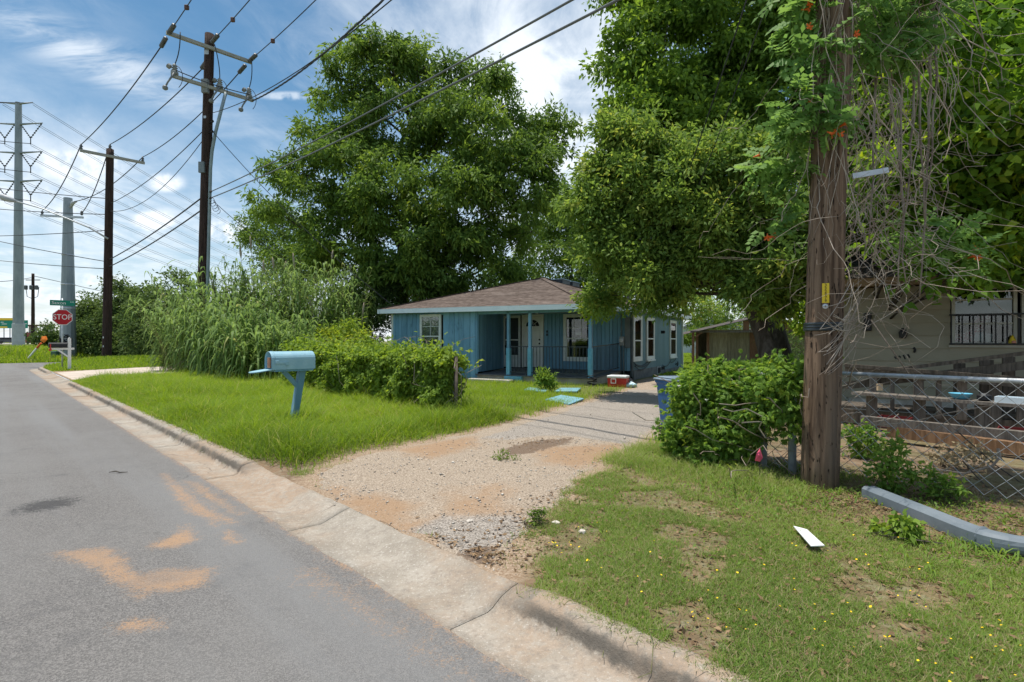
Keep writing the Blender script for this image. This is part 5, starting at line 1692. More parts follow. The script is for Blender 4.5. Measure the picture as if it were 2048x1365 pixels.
def chain_link(T, r0, r1, z0, z1, name='chain_mesh', cell=.062, rad=.0031, wav=0.0):
    o = T.location; mb = MB()
    import random as R_
    nw = int((r1 - r0) / cell)
    nz = int((z1 - z0) / cell)
    for i in range(nw):
        pts = []
        for k in range(nz + 1):
            r = r0 + i * cell + (cell * .5 if (k + i) % 2 else -cell * .5) + cell * .5
            p = rs(r, FS - .035 + (.006 if k % 2 else -.006) + wav * math.sin(r * 2.1), z0 + k * (z1 - z0) / nz) - o
            pts.append(p)
        b = len(mb.v)
        # cheap square wire
        for p in pts:
            mb.v += [tuple(p + D_ * rad + N_ * rad), tuple(p - D_ * rad + N_ * rad), tuple(p - N_ * rad)]
        for k in range(len(pts) - 1):
            for j in range(3):
                mb.f.append([b + k * 3 + j, b + k * 3 + (j + 1) % 3, b + k * 3 + 3 + (j + 1) % 3, b + k * 3 + 3 + j]); mb.m.append(0)
    c = mb.build(name, pmat('galvanised_wire', (.28, .30, .31), (.40, .42, .43), 10, .45, metal=.3), T)
    c['kind'] = 'stuff'


def make_fences():
    T = thing('chain_link_fence', 'galvanised chain link fence running from the timber pole before the beige house', 'fence', rs(1.3, FS, .1))
    o = T.location
    rt = 1.085
    mb = MB(); mb.tube([rs(1.35, FS, rt + .01) - o, rs(-.6, FS, rt) - o, rs(-3.5, FS, rt - .01) - o], .021, 12); mb.build('top_rail', GALV, T, True)
    for r in (1.5, -2.6):
        mb = MB(); mb.tube([rs(r, FS, -.2) - o, rs(r, FS, rt + .03) - o], .028, 12); mb.lathe([(.03, 0), (.032, .02), (.0, .05)], 10, rs(r, FS, rt + .03) - o); mb.build('fence_post', GALV, T, True)
    chain_link(T, -3.5, 1.4, .17, rt + .015, cell=.066)
    for r in np.arange(-3.2, 1.2, .33):
        mb = MB(); c = rs(r, FS, rt) - o
        mb.tube([c + N_ * (.024 * math.cos(a)) + Vector((0, 0, .024 * math.sin(a))) + D_ * .004 * a for a in np.linspace(0, 6.2, 12)], .0028, 5); mb.build('tie_wire', GALV, T)
    # gate posts and short run hidden under the hedge
    T = thing('chain_link_fence', 'short fence run with grey posts smothered by the vine hedge', 'fence', rs(2.2, FS, .1))
    o = T.location
    for r, rad in ((1.72, .038), (2.0, .045), (2.62, .04)):
        mb = MB(); mb.tube([rs(r, FS - .12, -.2) - o, rs(r, FS - .12, 1.1) - o], rad, 12); mb.build('fence_post', pmat('old_post_grey', (.22, .24, .25), (.32, .34, .35), 6, .6), T, True)
    mb = MB(); mb.tube([rs(1.6, FS, 1.06) - o, rs(2.65, FS, 1.04) - o], .02, 8); mb.build('top_rail', GALV, T, True)
    chain_link(T, 1.6, 2.65, .12, 1.06)
    # fence under the long vine
    T = thing('chain_link_fence', 'rusty wire fence overgrown by the long vine behind the pale blue mailbox', 'fence', rs(12, FS, .1))
    o = T.location
    rust = pmat('rusty_post', (.13, .10, .08), (.20, .16, .13), 7, .8)
    for r in (7.05, 9.2, 11.3, 13.4):
        mb = MB(); mb.tube([rs(r, FS, -.2) - o, rs(r, FS, 1.14) - o], .035, 10); mb.build('fence_post', rust, T, True)
    mb = MB(); mb.tube([rs(7.05, FS, 1.09) - o, rs(11, FS, 1.05) - o, rs(13.4, FS, 1.07) - o], .02, 8); mb.build('top_rail', rust, T, True)
    chain_link(T, 7.05, 13.4, .12, 1.08, cell=.09, rad=.0024)
    c = at(652, 703, rs(12.4, FS - .3).y); c = rs(12.6, FS - .35); c.z = 1.14
    c = at(652, 703, c.y)
    T = thing('nameplate', 'small tan wooden plaque with dark scrawl resting on the long vine', 'plaque', c, math.radians(20))
    mb = MB(); mb.box(-.11, .09, -.012, .012, -.06, .06, Matrix.Rotation(-.12, 4, 'Y')); mb.build('plaque_board', pmat('tan_wood', (.48, .29, .11), (.60, .39, .17), 6, .7), T)
    for k in range(3):
        mb = MB(); mb.tube([(-.085 + .012 * i, -.015, .03 - k * .028 + .007 * (i % 2) + .004 * math.sin(i * k)) for i in range(13)], .003, 4); mb.build('scrawl', pmat('dark_red_ink', (.20, .05, .03), None), T)


make_fences()


def make_stub_fence():
    b = at(383, 742, 19.6); b.z = gzf(b.x, b.y)
    T = thing('wooden_fence', 'short stub of tan wooden fence panel under the giant reeds', 'fence', b, math.radians(45))
    tan = pmat('tan_fence_wood', (.34, .22, .13), (.45, .31, .19), 3, .8, .2, (9, 1, 9), rnd=.15)
    mb = MB(); mb.box(-.05, .05, -.05, .05, -.2, 1.55); mb.build('fence_post', GREYWOOD, T)
    for k in range(5):
        mb = MB(); mb.box(.05, 1.0, -.02, .02, .06 + k * .17, .06 + k * .17 + .155); mb.build('fence_board', tan, T)


make_stub_fence()

# ------------------------------------------------------------------ shed
def make_shed():
    c = at(1470, 726, 29.5); c.z = 0
    T = thing('shed', 'low open fronted shed of grey and brown planks under the trees', 'shed', c, HA * .25)
    W = 6.0
    z_e = 2.0; z_p = 2.75
    rg = random.Random(7)
    x = -1.25; k = 0
    while x < 4.0:
        w = rg.uniform(.18, .42); m = BROWNWOOD if 1.05 < x < 1.9 else pmat('shed_plank', (.24, .20, .13), (.34, .29, .20), 2.5, .85, .3, (6, 6, 1), rnd=.18)
        mb = MB(); mb.box(x, x + w - .012, .9 + rg.uniform(0, .02), .94, .08, 2.05); mb.build('wall_plank', m, T); x += w
    mb = MB(); mb.box(-1.3, -1.18, .85, .97, 0, 2.05); mb.build('corner_post', BROWNWOOD, T)
    mb = MB(); mb.box(-1.24, 4.0, 3.4, 3.45, 0, 2.1); mb.build('rear_wall', DECKWOOD, T)
    for x, y, h in ((-2.25, 0, 1.9), (-1.85, .9, 1.9), (1.35, -.1, z_p - .08), (4.0, -.05, 1.95)):
        mb = MB(); mb.box(x - .06, x + .06, y - .06, y + .06, -.1, h); mb.build('post', BROWNWOOD if x < 0 else pmat('post_brown', (.22, .14, .09), (.30, .2, .13), 4, .8), T)
    mb = MB(); mb.beam((-2.4, -.02, 1.93), (4.3, -.02, 1.93), .05, .11); mb.build('beam', GREYWOOD, T)
    mb = MB(); mb.beam((-2.25, 0, 1.55), (-1.75, 0, 1.9), .05, .07); mb.build('brace', BROWNWOOD, T)
    for x in (.6, 1.0, 1.7, 2.2, 2.8):
        z1 = z_p - abs(x - 1.35) * .24
        mb = MB(); mb.box(x - .16, x + .16, .01, .04, 1.99, z1 - .05); mb.build('gable_board', BROWNWOOD, T)
    for sx in (-1, 1):
        x0 = 1.35; x1 = 1.35 + sx * 4.1
        n = 9
        for i in range(n):
            a = x0 + (x1 - x0) * i / n; b = x0 + (x1 - x0) * (i + 1) / n
            za = z_p - abs(a - 1.35) * .24; zb = z_p - abs(b - 1.35) * .24
            mb = MB(); mb.add([(a, -.35, za), (b, -.35, zb), (b, 3.8, zb), (a, 3.8, za), (a, -.35, za + .03), (b, -.35, zb + .03), (b, 3.8, zb + .03), (a, 3.8, za + .03)], [(0, 3, 2, 1), (4, 5, 6, 7), (0, 1, 5, 4), (1, 2, 6, 5), (2, 3, 7, 6), (3, 0, 4, 7)])
            mb.build('roof_sheet', pmat('shed_roof', (.055, .042, .035), (.095, .078, .066), 3, .8, .2, rnd=.12), T)


make_shed()


def make_far_house():
    c = at(1408, 690, 62); c.z = 0
    T = thing('outbuilding', 'plain pale grey metal outbuilding far behind the shed', 'building', c)
    mb = MB(); mb.box(-2.5, 6, 0, 5, 0, 3.0); mb.build('wall', pmat('pale_metal', (.42, .50, .56), (.48, .56, .62), 1.5, .6), T)
    mb = MB(); mb.prism([(-2.9, 3.0), (6.4, 3.0), (1.7, 4.3)], 5.6, Matrix(((1, 0, 0, 0), (0, 0, 1, -.3), (0, 1, 0, 0), (0, 0, 0, 1)))); mb.build('roof', pmat('pale_roof', (.3, .33, .35), None), T)
    T = thing('rail_fence', 'low pale rail fence crossing the far lawn behind the house', 'fence', at(1390, 690, 48))
    o = T.location; o.z = 0
    for i in range(8):
        mb = MB(); mb.tube([(i * 2.0 - 6, 0, 0), (i * 2.0 - 6, 0, 1.15)], .04, 6); mb.build('fence_post', GALV, T)
    mb = MB(); mb.tube([(-6, 0, 1.1), (8, 0, 1.1)], .035, 6); mb.build('top_rail', GALV, T)


make_far_house()

# ------------------------------------------------------------------ beige house behind the fence
BW = Vector((8.18, 9.9, 0))


def make_beige_house():
    T = thing('house', 'beige house with wide lap siding and barred window behind the chain link fence', 'house', BW, HA)
    beige = pmat('beige_siding', (.26, .235, .17), (.32, .29, .215), 1.2, .75, .1, (.4, 1, 1), rnd=.05, spots=(2.2, .62, .8, (.22, .20, .155)))
    z = .28; e = .245
    while z < 2.42:
        h = min(e, 2.45 - z)
        spans = [(-1.7, 7.0)]
        if z + h > 1.33 and z < 2.38:
            spans = [(-1.7, .0), (3.02, 7.0)]
        for a, b in spans:
            mb = MB(); mb.add([(a, -.034, z), (b, -.034, z), (b, .02, z), (a, .02, z), (a, -.008, z + h), (b, -.008, z + h), (b, .02, z + h), (a, .02, z + h)], [(0, 3, 2, 1), (4, 5, 6, 7), (0, 1, 5, 4), (1, 2, 6, 5), (2, 3, 7, 6), (3, 0, 4, 7)])
            mb.build('siding_board', beige, T)
        mb = MB(); mb.add([(-1.722, 7, z), (-1.722, -.0, z), (-1.7, -.0, z), (-1.7, 7, z), (-1.708, 7, z + h), (-1.708, 0, z + h), (-1.69, 0, z + h), (-1.69, 7, z + h)], [(0, 3, 2, 1), (4, 5, 6, 7), (0, 1, 5, 4), (1, 2, 6, 5), (2, 3, 7, 6), (3, 0, 4, 7)])
        mb.build('siding_board', beige, T)
        z += e
    # siding between window top/bottom
    mb = MB(); mb.box(0, 3.02, -.016, .02, 1.22, 1.30); mb.build('siding_board', beige, T)
    mb = MB(); mb.box(-1.735, -1.66, -.03, .05, .1, 2.46); mb.build('corner_trim', beige, T)
    mb = MB(); mb.box(-1.6, 6.9, .0, 7, -.1, .28); mb.build('foundation', CONC, T)
    # body of the house: walls behind, room shell behind the windows
    mb = MB(); mb.box(-1.6, 6.9, .9, 6.9, .28, 2.45); mb.box(-1.68, -.06, .02, .9, .28, 2.45); mb.box(3.06, 6.9, .02, .9, .28, 2.45); mb.box(-.06, 3.06, .02, .9, .28, 1.30); mb.build('wall_core', DARKIN, T)
    frame = pmat('beige_trim', (.40, .385, .33), (.47, .455, .40), 3, .6)
    for x0, x1 in ((.02, .93), (.99, 1.95), (2.01, 3.0)):
        mb = MB()
        mb.box(x0, x0 + .05, -.045, .03, 1.33, 2.40); mb.box(x1 - .05, x1, -.045, .03, 1.33, 2.40); mb.box(x0 + .05, x1 - .05, -.042, .03, 2.34, 2.40); mb.box(x0 + .05, x1 - .05, -.042, .03, 1.33, 1.375)
        w = mb.build('window_frame', frame, T)
        mb = MB(); mb.box(x0 + .05, x1 - .05, .0, .004, 1.375, 2.34); mb.build('window_pane', GLASS, w)
        mb = MB(); mb.box(x0 + .05, x1 - .05, -.02, -.002, 1.70, 1.735); mb.box(x0 + .05, x1 - .05, -.02, -.002, 2.14, 2.17); mb.build('window_sash', frame, w)
        if x0 < .5:
            mb = MB(); mb.box(x0 + .06, x1 - .06, .06, .066, 1.88, 2.16); mb.build('roller_blind', pmat('grey_blind', (.15, .17, .17), (.19, .21, .21), 2, .8), w)
        else:
            mb = MB(); mb.box(x0 + .06, x1 - .06, .06, .066, 1.42, 2.33); mb.build('roller_blind', pmat('tan_blind', (.20, .17, .10), (.25, .21, .13), 2, .8), w)
    mb = MB(); mb.box(-.03, 3.05, -.075, .0, 1.285, 1.328); mb.build('window_sill', frame, T)
    mb = MB(); mb.box(-.05, 3.05, -.03, .03, 2.40, 2.45); mb.build('head_trim', beige, T)
    # window bars
    g = T
    mb = MB(); mb.beam((-.03, -.12, 1.88), (3.0, -.12, 1.88), .03, .03); mb.build('bar_rail', BLACK, T)
    mb = MB(); mb.beam((-.03, -.12, 1.345), (3.0, -.12, 1.345), .03, .03); mb.build('bar_rail', BLACK, T)
    me = None
    for i in range(20):
        x = -.0 + i * .155
        if me is None:
            mb = MB(); mb.box(-.01, .01, -.13, -.11, 1.36, 1.865); o = mb.build('window_bar', BLACK, T); me = o.data
        else:
            o = link(bpy.data.objects.new('window_bar', me), T)
        o.location = (x, 0, 0)
    # roof and fascia
    mb = MB(); mb.beam((-2.2, -.47, 2.53), (7.4, -.47, 2.53), .03, .16); mb.build('fascia', pmat('brown_trim', (.20, .125, .07), (.27, .175, .10), 3, .7), T)
    mb = MB(); mb.add([(-2.2, -.46, 2.47), (7.4, -.46, 2.47), (7.4, .05, 2.47), (-2.2, .05, 2.47)], [(3, 2, 1, 0)]); mb.build('soffit', pmat('brown_trim', None), T)
    mb = MB()
    for k in range(24):
        y0 = -.5 + k * .16; z0 = 2.61 + k * .16 * .36
        mb.add([(-2.25, y0, z0 + .012), (7.45, y0, z0 + .012), (7.45, y0 + .16, z0 + .0576), (-2.25, y0 + .16, z0 + .0576), (-2.25, y0, z0 - .01), (7.45, y0, z0 - .01)], [(0, 1, 2, 3), (4, 5, 1, 0)])
    mb.add([(-2.25, 3.34, 3.99), (7.45, 3.34, 3.99), (7.45, 7.3, 2.6), (-2.25, 7.3, 2.6)], [(0, 1, 2, 3)])
    mb.add([(-2.2, -.46, 2.47), (-2.2, 3.34, 3.95), (-2.2, 7.2, 2.6)], [(0, 1, 2)])
    mb.build('roof', pmat('dark_shingle', (.05, .04, .036), (.09, .075, .066), 6, .95, .3), T)
    # a wall lamp and box near the corner, and sprayed scribble
    mb = MB(); mb.box(-1.35, -1.22, -.10, -.02, 1.6, 1.95, bev=.01); mb.build('wall_box', BLACK, T)
    mb = MB(); mb.lathe([(.02, 0), (.06, .02), (.07, .12), (.02, .2)], 8, (-.72, -.08, 1.45)); mb.build('wall_lamp', BLACK, T)
    mb = MB(); mb.tube([(-.55 + .02 * math.cos(a) + .05 * a * .1, -.03, 1.22 + .05 * math.sin(a)) for a in np.linspace(-1, 2.5, 8)], .018, 5); mb.build('paint_scribble', BLACK, T)
    for k in range(4):
        mb = MB(); mb.tube([(-.85 + k * .07, -.028, 1.10 + .015 * k), (-.82 + k * .07, -.03, 1.05 + .03 * (k % 2))], .014, 5); mb.build('paint_scribble', BLACK, T)
    def inside(x, y, z):
        return BW + Vector((math.cos(HA) * x - math.sin(HA) * y, math.sin(HA) * x + math.cos(HA) * y, z))
    # things on the sill inside
    flo = pmat('floral_cloth', (.30, .02, .06), (.55, .50, .48), 30, .9, lo=.46, hi=.54)
    o = MB(); o.add([(0, 0, 0), (.32, 0, 0), (.55, .1, .5), (.42, .12, .62), (.2, .04, .2), (0, .0, .14), (0, .03, 0), (.32, .03, 0), (.55, .13, .5), (.42, .15, .62), (.2, .07, .2), (0, .03, .14)], [(0, 1, 4, 5), (1, 2, 3, 4), (11, 10, 7, 6), (10, 9, 8, 7), (0, 6, 7, 1), (1, 7, 8, 2), (2, 8, 9, 3), (3, 9, 10, 4), (4, 10, 11, 5), (5, 11, 6, 0)])
    o = o.build('floral_cloth', flo); o.location = inside(.08, .10, 1.36); o.rotation_euler = (0, 0, HA); tag(o, 'red and white floral cloth draped inside the barred window', 'cloth')
    o = MB().box(0, .24, 0, .15, 0, .16, bev=.006).build('storage_box', pmat('pale_box', (.40, .44, .46), (.5, .53, .55), 5, .6)); o.location = inside(.36, .08, 1.40); o.rotation_euler = (0, .12, HA - .25); tag(o, 'pale grey box leaning inside the barred window', 'box')
    c = inside(.86, -.06, 1.33); T2 = thing('figurine', 'small yellow hooded figurine on the window sill of the beige house', 'figurine', c)
    mb = MB(); mb.lathe([(.05, 0), (.055, .03), (.05, .08), (.03, .13), (.004, .18)], 12); mb.build('hood', YELLOW, T2, True)
    mb = MB(); mb.lathe([(.03, 0), (.033, .02), (.02, .045), (.0, .05)], 10, M=Matrix.Translation((-.015, -.025, .05)) @ Matrix.Rotation(math.radians(90), 4, 'X')); mb.build('face', pmat('peach', (.6, .25, .18), None), T2, True)


make_beige_house()


def make_ramp():
    o = Vector((6.5, 7.2, 0))
    T = thing('wooden_ramp', 'weathered wooden ramp railing with slats before the beige house', 'ramp', o)
    L = lambda v: Vector(v) - o
    a0, a1 = at(1690, 752, 8.6), at(2120, 698, 7.2)
    b0, b1 = at(1690, 731, 8.5), at(2120, 764, 7.0)
    for p, q, w, h, nm in ((a0, a1, .12, .05, 'hand_rail'), (a0 - Vector((0, 0, .16)), a1 - Vector((0, 0, .17)), .04, .12, 'side_rail'), (b0, b1, .10, .05, 'hand_rail'), (b0 - Vector((0, 0, .07)), b1 - Vector((0, 0, .08)), .04, .08, 'side_rail')):
        mb = MB(); mb.beam(L(p), L(q), w, h); mb.build(nm, DECKWOOD, T)
    for px, w in ((1742, .10), (1780, .05), (1832, .12), (1872, .06), (1918, .11), (1984, .12), (2036, .10), (2090, .12)):
        t = (px - 1690) / 430; Y = 8.55 - 1.45 * t
        z1 = (b0.z * (1 - t) + b1.z * t) - .03
        c = at(px, 700, Y)
        mb = MB(); mb.box(-w / 2, w / 2, -.03, .03, .25, z1, Matrix.Translation(L((c.x, c.y - .05, 0))) @ Matrix.Rotation(-.5, 4, 'Z')); mb.build('picket', GREYWOOD, T)
    for px, w in ((1930, .13), (1985, .15), (2030, .13), (2090, .13)):
        t = (px - 1690) / 430; Y = 8.75 - 1.4 * t
        z1 = (a0.z * (1 - t) + a1.z * t) - .03; c = at(px, 700, Y)
        mb = MB(); mb.box(-w / 2, w / 2, -.04, .04, .25, z1, Matrix.Translation(L((c.x, c.y + .1, 0))) @ Matrix.Rotation(-.5, 4, 'Z')); mb.build('rail_post', DECKWOOD, T)
    # deck boards
    p, q = Vector((5.0, 9.1, .32)), Vector((7.6, 6.9, .32)); ax = (q - p).normalized(); nn = Vector((-ax.y, ax.x, 0))
    for k in range(5):
        mb = MB(); mb.beam(L(p + nn * (.1 + .15 * k)), L(q + nn * (.1 + .15 * k)), .14, .04); mb.build('deck_board', DECKWOOD, T)
    mb = MB(); mb.beam(L(p + Vector((0, 0, -.14))), L(q + Vector((0, 0, -.14))), .05, .22); mb.build('deck_skirt', DECKWOOD, T)
    # bench shelf
    s0, s1 = Vector((5.25, 8.15, .60)), Vector((6.75, 5.85, .60))
    T2 = thing('wooden_bench', 'long weathered plank bench behind the chain link fence', 'bench', s0)
    ax = (s1 - s0).normalized(); nn = Vector((-ax.y, ax.x, 0))
    if nn.x < 0: nn = -nn
    for k in range(2):
        mb = MB(); mb.beam(nn * (.15 * k), s1 - s0 + nn * (.15 * k), .14, .04); mb.build('seat_plank', GREYWOOD, T2)
    for t in (.08, .3, .55, .8):
        c = (s1 - s0) * t + nn * .08
        mb = MB(); mb.beam(c - Vector((0, 0, .02)), c - Vector((0, 0, .6)), .09, .12); mb.build('leg', GREYWOOD, T2)
    # low beams on the ground
    for k, (za, lb) in enumerate(((.30, 'upper heavy timber lying under the bench behind the fence'), (.16, 'orange brown split timber lying lowest behind the fence'))):
        p0 = at(1722 + 55 * k, 840 + 22 * k, 7.2 - .2 * k); p1_ = at(2100, 878 + 28 * k, 5.95 - .15 * k)
        mb = MB(); mb.beam(p0, p1_, .12, .11 if k == 0 else .14); ob = mb.build('timber', GREYWOOD if k == 0 else pmat('split_timber', (.17, .095, .05), (.30, .18, .10), 3, .85, .5, (9, 9, 1)), None); tag(ob, lb, 'timber')
    # items on the bench
    c = s0.lerp(s1, .42) + Vector((0, 0, .022))
    def on(t, off=.07): return s0.lerp(s1, t) + nn * off + Vector((0, 0, .021))
    o = MB().lathe([(.05, 0), (.09, .02), (.125, .075), (.13, .08), (.12, .078), (.085, .025), (.0, .015)], 18).build('bowl', pmat('sky_blue_plastic', (.10, .38, .56), (.16, .46, .62), 5, .35), None, True); o.location = on(.47); tag(o, 'sky blue plastic bowl on the plank bench', 'bowl')
    o = MB(); o.box(-.2, .2, -.1, .1, 0, .012); o.box(-.2, .2, -.104, -.092, .0, .075); o.box(-.2, .2, .092, .104, .0, .075); o.box(-.206, -.194, -.1, .1, .0, .074); o.box(.194, .206, -.1, .1, 0, .074)
    o = o.build('tray', pmat('pale_tray', (.58, .66, .70), (.66, .73, .76), 5, .5)); o.location = on(.68); o.rotation_euler = (0, 0, math.atan2(ax.y, ax.x) + .05); tag(o, 'pale white plastic tray on the plank bench beside the bowl', 'tray')
    mb = MB(); mb.lathe([(.05, 0), (.08, .02), (.08, .07), (.04, .10)], 9); o = mb.build('sack', BLACK); o.location = on(.56); tag(o, 'small dark bundle on the bench between bowl and tray', 'bag')
    mb = MB(); mb.box(-.035, .035, -.02, .02, 0, .1); o = mb.build('tag_card', pmat('tan_card', (.5, .36, .22), (.58, .43, .28), 6, .8)); o.location = on(.12) + Vector((0, 0, .04)); tag(o, 'small tan card standing at the end of the plank bench', 'card')
    for px, py, Y, lb in ((1790, 838, 7.4, 'dark red plastic crate under the bench near the pole'), (2036, 838, 6.4, 'dark red plastic crate under the bench beside the chain link end')):
        c = at(px, py, Y); c.z = .2
        T3 = thing('crate', lb, 'crate', c, -.8)
        for nm, bx in (('crate_side', (-.17, .17, -.15, -.14)), ('crate_side', (-.17, .17, .14, .15)), ('crate_end', (-.18, -.17, -.15, .15)), ('crate_end', (.17, .18, -.15, .15))):
            mb = MB(); mb.box(*bx, 0, .06); mb.box(*bx, .10, .14); mb.build(nm, pmat('crate_red', (.12, .012, .012), (.16, .02, .02), 4, .6), T3)
        mb = MB(); mb.box(-.17, .17, -.14, .14, 0, .01); mb.build('crate_floor', MATS['crate_red'], T3)


make_ramp()

# ------------------------------------------------------------------ vegetation
def unit(a):
    return a / (np.linalg.norm(a, axis=-1, keepdims=True) + 1e-9)


def leaf_quads(P, A, Nn, L, W, tint, fold=0.0):
    """one rhombic leaf per row: P base, A axis, Nn normal"""
    Sd = unit(np.cross(A, Nn)); n = len(P)
    L = L[:, None]; W = W[:, None]
    up = unit(np.cross(Sd, A))
    mid = P + A * L * .42
    V = np.stack([P, mid + Sd * W * .5 + up * W * fold, P + A * L - up * L * .12, mid - Sd * W * .5 + up * W * fold], 1).reshape(-1, 3)
    Fc = np.arange(n * 4).reshape(n, 4)
    return V, Fc, np.repeat(tint, 4)


def lobes_px(rows):
    """rows: px, py, radius px, distance, depth factor"""
    out = []
    for px, py, r, Y, df in rows:
        c = at(px, py, Y); R = r * Y / F
        out.append((c.x, c.y, c.z, R, R * df, R * .92))
    return np.array(out, float)


def crown_leaves(rng, lobes, n, L, W, clump, per, droop=.4, tmean=.45, tsd=.2, shell=.45, fan=1, up=.5, flat=.75, zmin=None, wpow=2.0, sats=5, sub=None):
    if sub:
        cnt, ra, rb = sub; w_ = lobes[:, 3] * lobes[:, 5]; q_ = rng.choice(len(lobes), cnt, p=w_ / w_.sum())
        v_ = unit(rng.normal(size=(cnt, 3))); k_ = (.25 + .8 * rng.random(cnt) ** .5)[:, None]
        c_ = lobes[q_, :3] + v_ * k_ * lobes[q_, 3:6]; r_ = ra + (rb - ra) * rng.random(cnt) ** 1.6
        lobes = np.column_stack([c_, r_ * rng.uniform(.9, 1.35, cnt), r_ * rng.uniform(.9, 1.3, cnt), r_ * rng.uniform(.55, .85, cnt)]); sats = 2
    sat = []
    for lb in lobes:
        for _ in range(sats):
            v = unit(rng.normal(size=3)); q = rng.uniform(.16, .40); k_ = rng.uniform(.85, 1.18) + (.2 * rng.random() if q < .28 else 0)
            sat.append((lb[0] + v[0] * lb[3] * k_, lb[1] + v[1] * lb[4] * k_, lb[2] + v[2] * lb[5] * k_, lb[3] * q, lb[4] * q, lb[5] * q))
    if sat: lobes = np.concatenate([lobes, np.array(sat)])
    wgt = (lobes[:, 3] * lobes[:, 5]) ** (wpow / 2); wgt = wgt / wgt.sum()
    nc = max(1, n // per)
    li = rng.choice(len(lobes), nc, p=wgt)
    d = unit(rng.normal(size=(nc, 3)))
    rad = (shell + (1 - shell) * rng.random(nc) ** .6) * rng.uniform(.82, 1.12, nc)
    ph = rng.uniform(0, 6.28, (len(lobes), 3)); kk = rng.uniform(2, 4, (len(lobes), 3))
    rad = rad * (1 + .16 * np.sin(d * kk[li] * 1.5 + ph[li]).sum(1))
    rad = np.where(rng.random(nc) < .16, rng.random(nc) ** .5, rad)
    C = lobes[li, :3] + d * rad[:, None] * lobes[li, 3:6]
    ct = rng.normal(tmean, tsd, nc) + rng.normal(0, .10, len(lobes))[li]
    cr = clump * rng.uniform(.55, 1.35, nc)
    cd = unit(d + np.array([0, 0, -.35]) * droop + rng.normal(size=(nc, 3)) * .45)
    k = np.repeat(np.arange(nc), per)
    t = rng.random(len(k))
    P = C[k] + cd[k] * (t * 1.5 - .75)[:, None] * cr[k][:, None] + rng.normal(size=(len(k), 3)) * (cr[k] * .38)[:, None] * np.array([1, 1, flat])
    A = unit(cd[k] * .55 + unit(P - C[k]) * .6 + rng.normal(size=(len(k), 3)) * .55 + np.array([0, 0, -droop]))
    Nn = unit(rng.normal(size=(len(k), 3)) * .8 + np.array([0, 0, up]))
    tint = np.clip(ct[k] + rng.normal(0, .13, len(k)), 0, 1)
    if zmin is not None:
        g_ = gz(P[:, 0], P[:, 1]) + zmin
        keep = P[:, 2] > g_; P, A, Nn, tint = P[keep], A[keep], Nn[keep], tint[keep]
    LL = L * rng.uniform(.65, 1.3, len(P)); WW = W * rng.uniform(.7, 1.25, len(P))
    if fan > 1:
        Sd = unit(np.cross(A, Nn)); Ps, As, Ns, Ts, Ls, Ws = [], [], [], [], [], []
        for f in range(fan):
            an = (f - (fan - 1) / 2) * (1.9 / fan)
            Ps.append(P); As.append(unit(A * math.cos(an) + Sd * math.sin(an))); Ns.append(Nn); Ts.append(tint)
            q = 1 - .28 * abs(an); Ls.append(LL * q); Ws.append(WW * q)
        P, A, Nn, tint, LL, WW = map(np.concatenate, (Ps, As, Ns, Ts, Ls, Ws))
    return leaf_quads(P, A, Nn, LL, WW, tint, .12), C


def branches(rng, root, trunk_top, lobes, r0, mat, parent, tips=None, bend=.25, nsub=3, C=None, wig=.12, jmin=2):
    mb = MB()
    root = Vector(root); tt = Vector(trunk_top)
    k = 10
    tr = []
    for i in range(k + 1):
        t = i / k
        w = Vector(rng.normal(size=3)) * wig * (t > 0) * (1 - .3 * t); w.z = 0
        tr.append(root.lerp(tt, t) + w)
    rad = [r0 * (1.35 if i == 0 else 1 - .6 * i / k) for i in range(k + 1)]
    mb.tube(tr, rad, 10)
    for lb in lobes:
        c = Vector(lb[:3])
        # leave the trunk somewhat below the lobe
        j = min(range(jmin, k + 1), key=lambda q: abs(tr[q].z - (c.z - (c - tr[q]).length * .55)))
        p = tr[j]; mid = p.lerp(c, .5) + Vector((0, 0, (c - p).length * bend * .35)) + Vector(rng.normal(size=3)) * (c - p).length * .06
        pts = [p.lerp(mid, t).lerp(mid.lerp(c, t), t) + Vector(rng.normal(size=3)) * .04 * (0 < t < 1) for t in np.linspace(0, 1, 8)]
        rb = min(rad[j] * .6, .035 + .035 * lb[3])
        mb.tube(pts, [rb * (1 - .72 * i / 7) for i in range(8)], 6)
        for _ in range(nsub):
            q0 = pts[rng.integers(3, 8)]
            e = c + Vector(unit(rng.normal(size=3))) * lb[3] * rng.uniform(.55, .95)
            m2 = q0.lerp(e, .5) + Vector(rng.normal(size=3)) * .12
            mb.tube([q0.lerp(m2, t).lerp(m2.lerp(e, t), t) for t in np.linspace(0, 1, 6)], [rb * .33 * (1 - .8 * i / 5) for i in range(6)], 4)
    return mb.build('trunk', mat, parent, True)


def tree(name, label, cat, seed, base, top, lobes, n, L, W, clump, per, mat, r0=.25, group=None, **kw):
    rng = np.random.default_rng(seed)
    T = thing(name, label, cat, base, group=group)
    nsub = kw.pop('nsub', 3); jmin = kw.pop('jmin', 2)
    (V, Fc, ti), C = crown_leaves(rng, lobes, n, L, W, clump, per, **kw)
    branches(rng, Vector((0, 0, -.2)), Vector(top) - Vector(base), lobes - np.array([*base, 0, 0, 0]), r0, BARK, T, nsub=nsub, jmin=jmin)
    o = bulk('crown', V, Fc, mat, T, {'tint': ti}); o['kind'] = 'stuff'
    return T


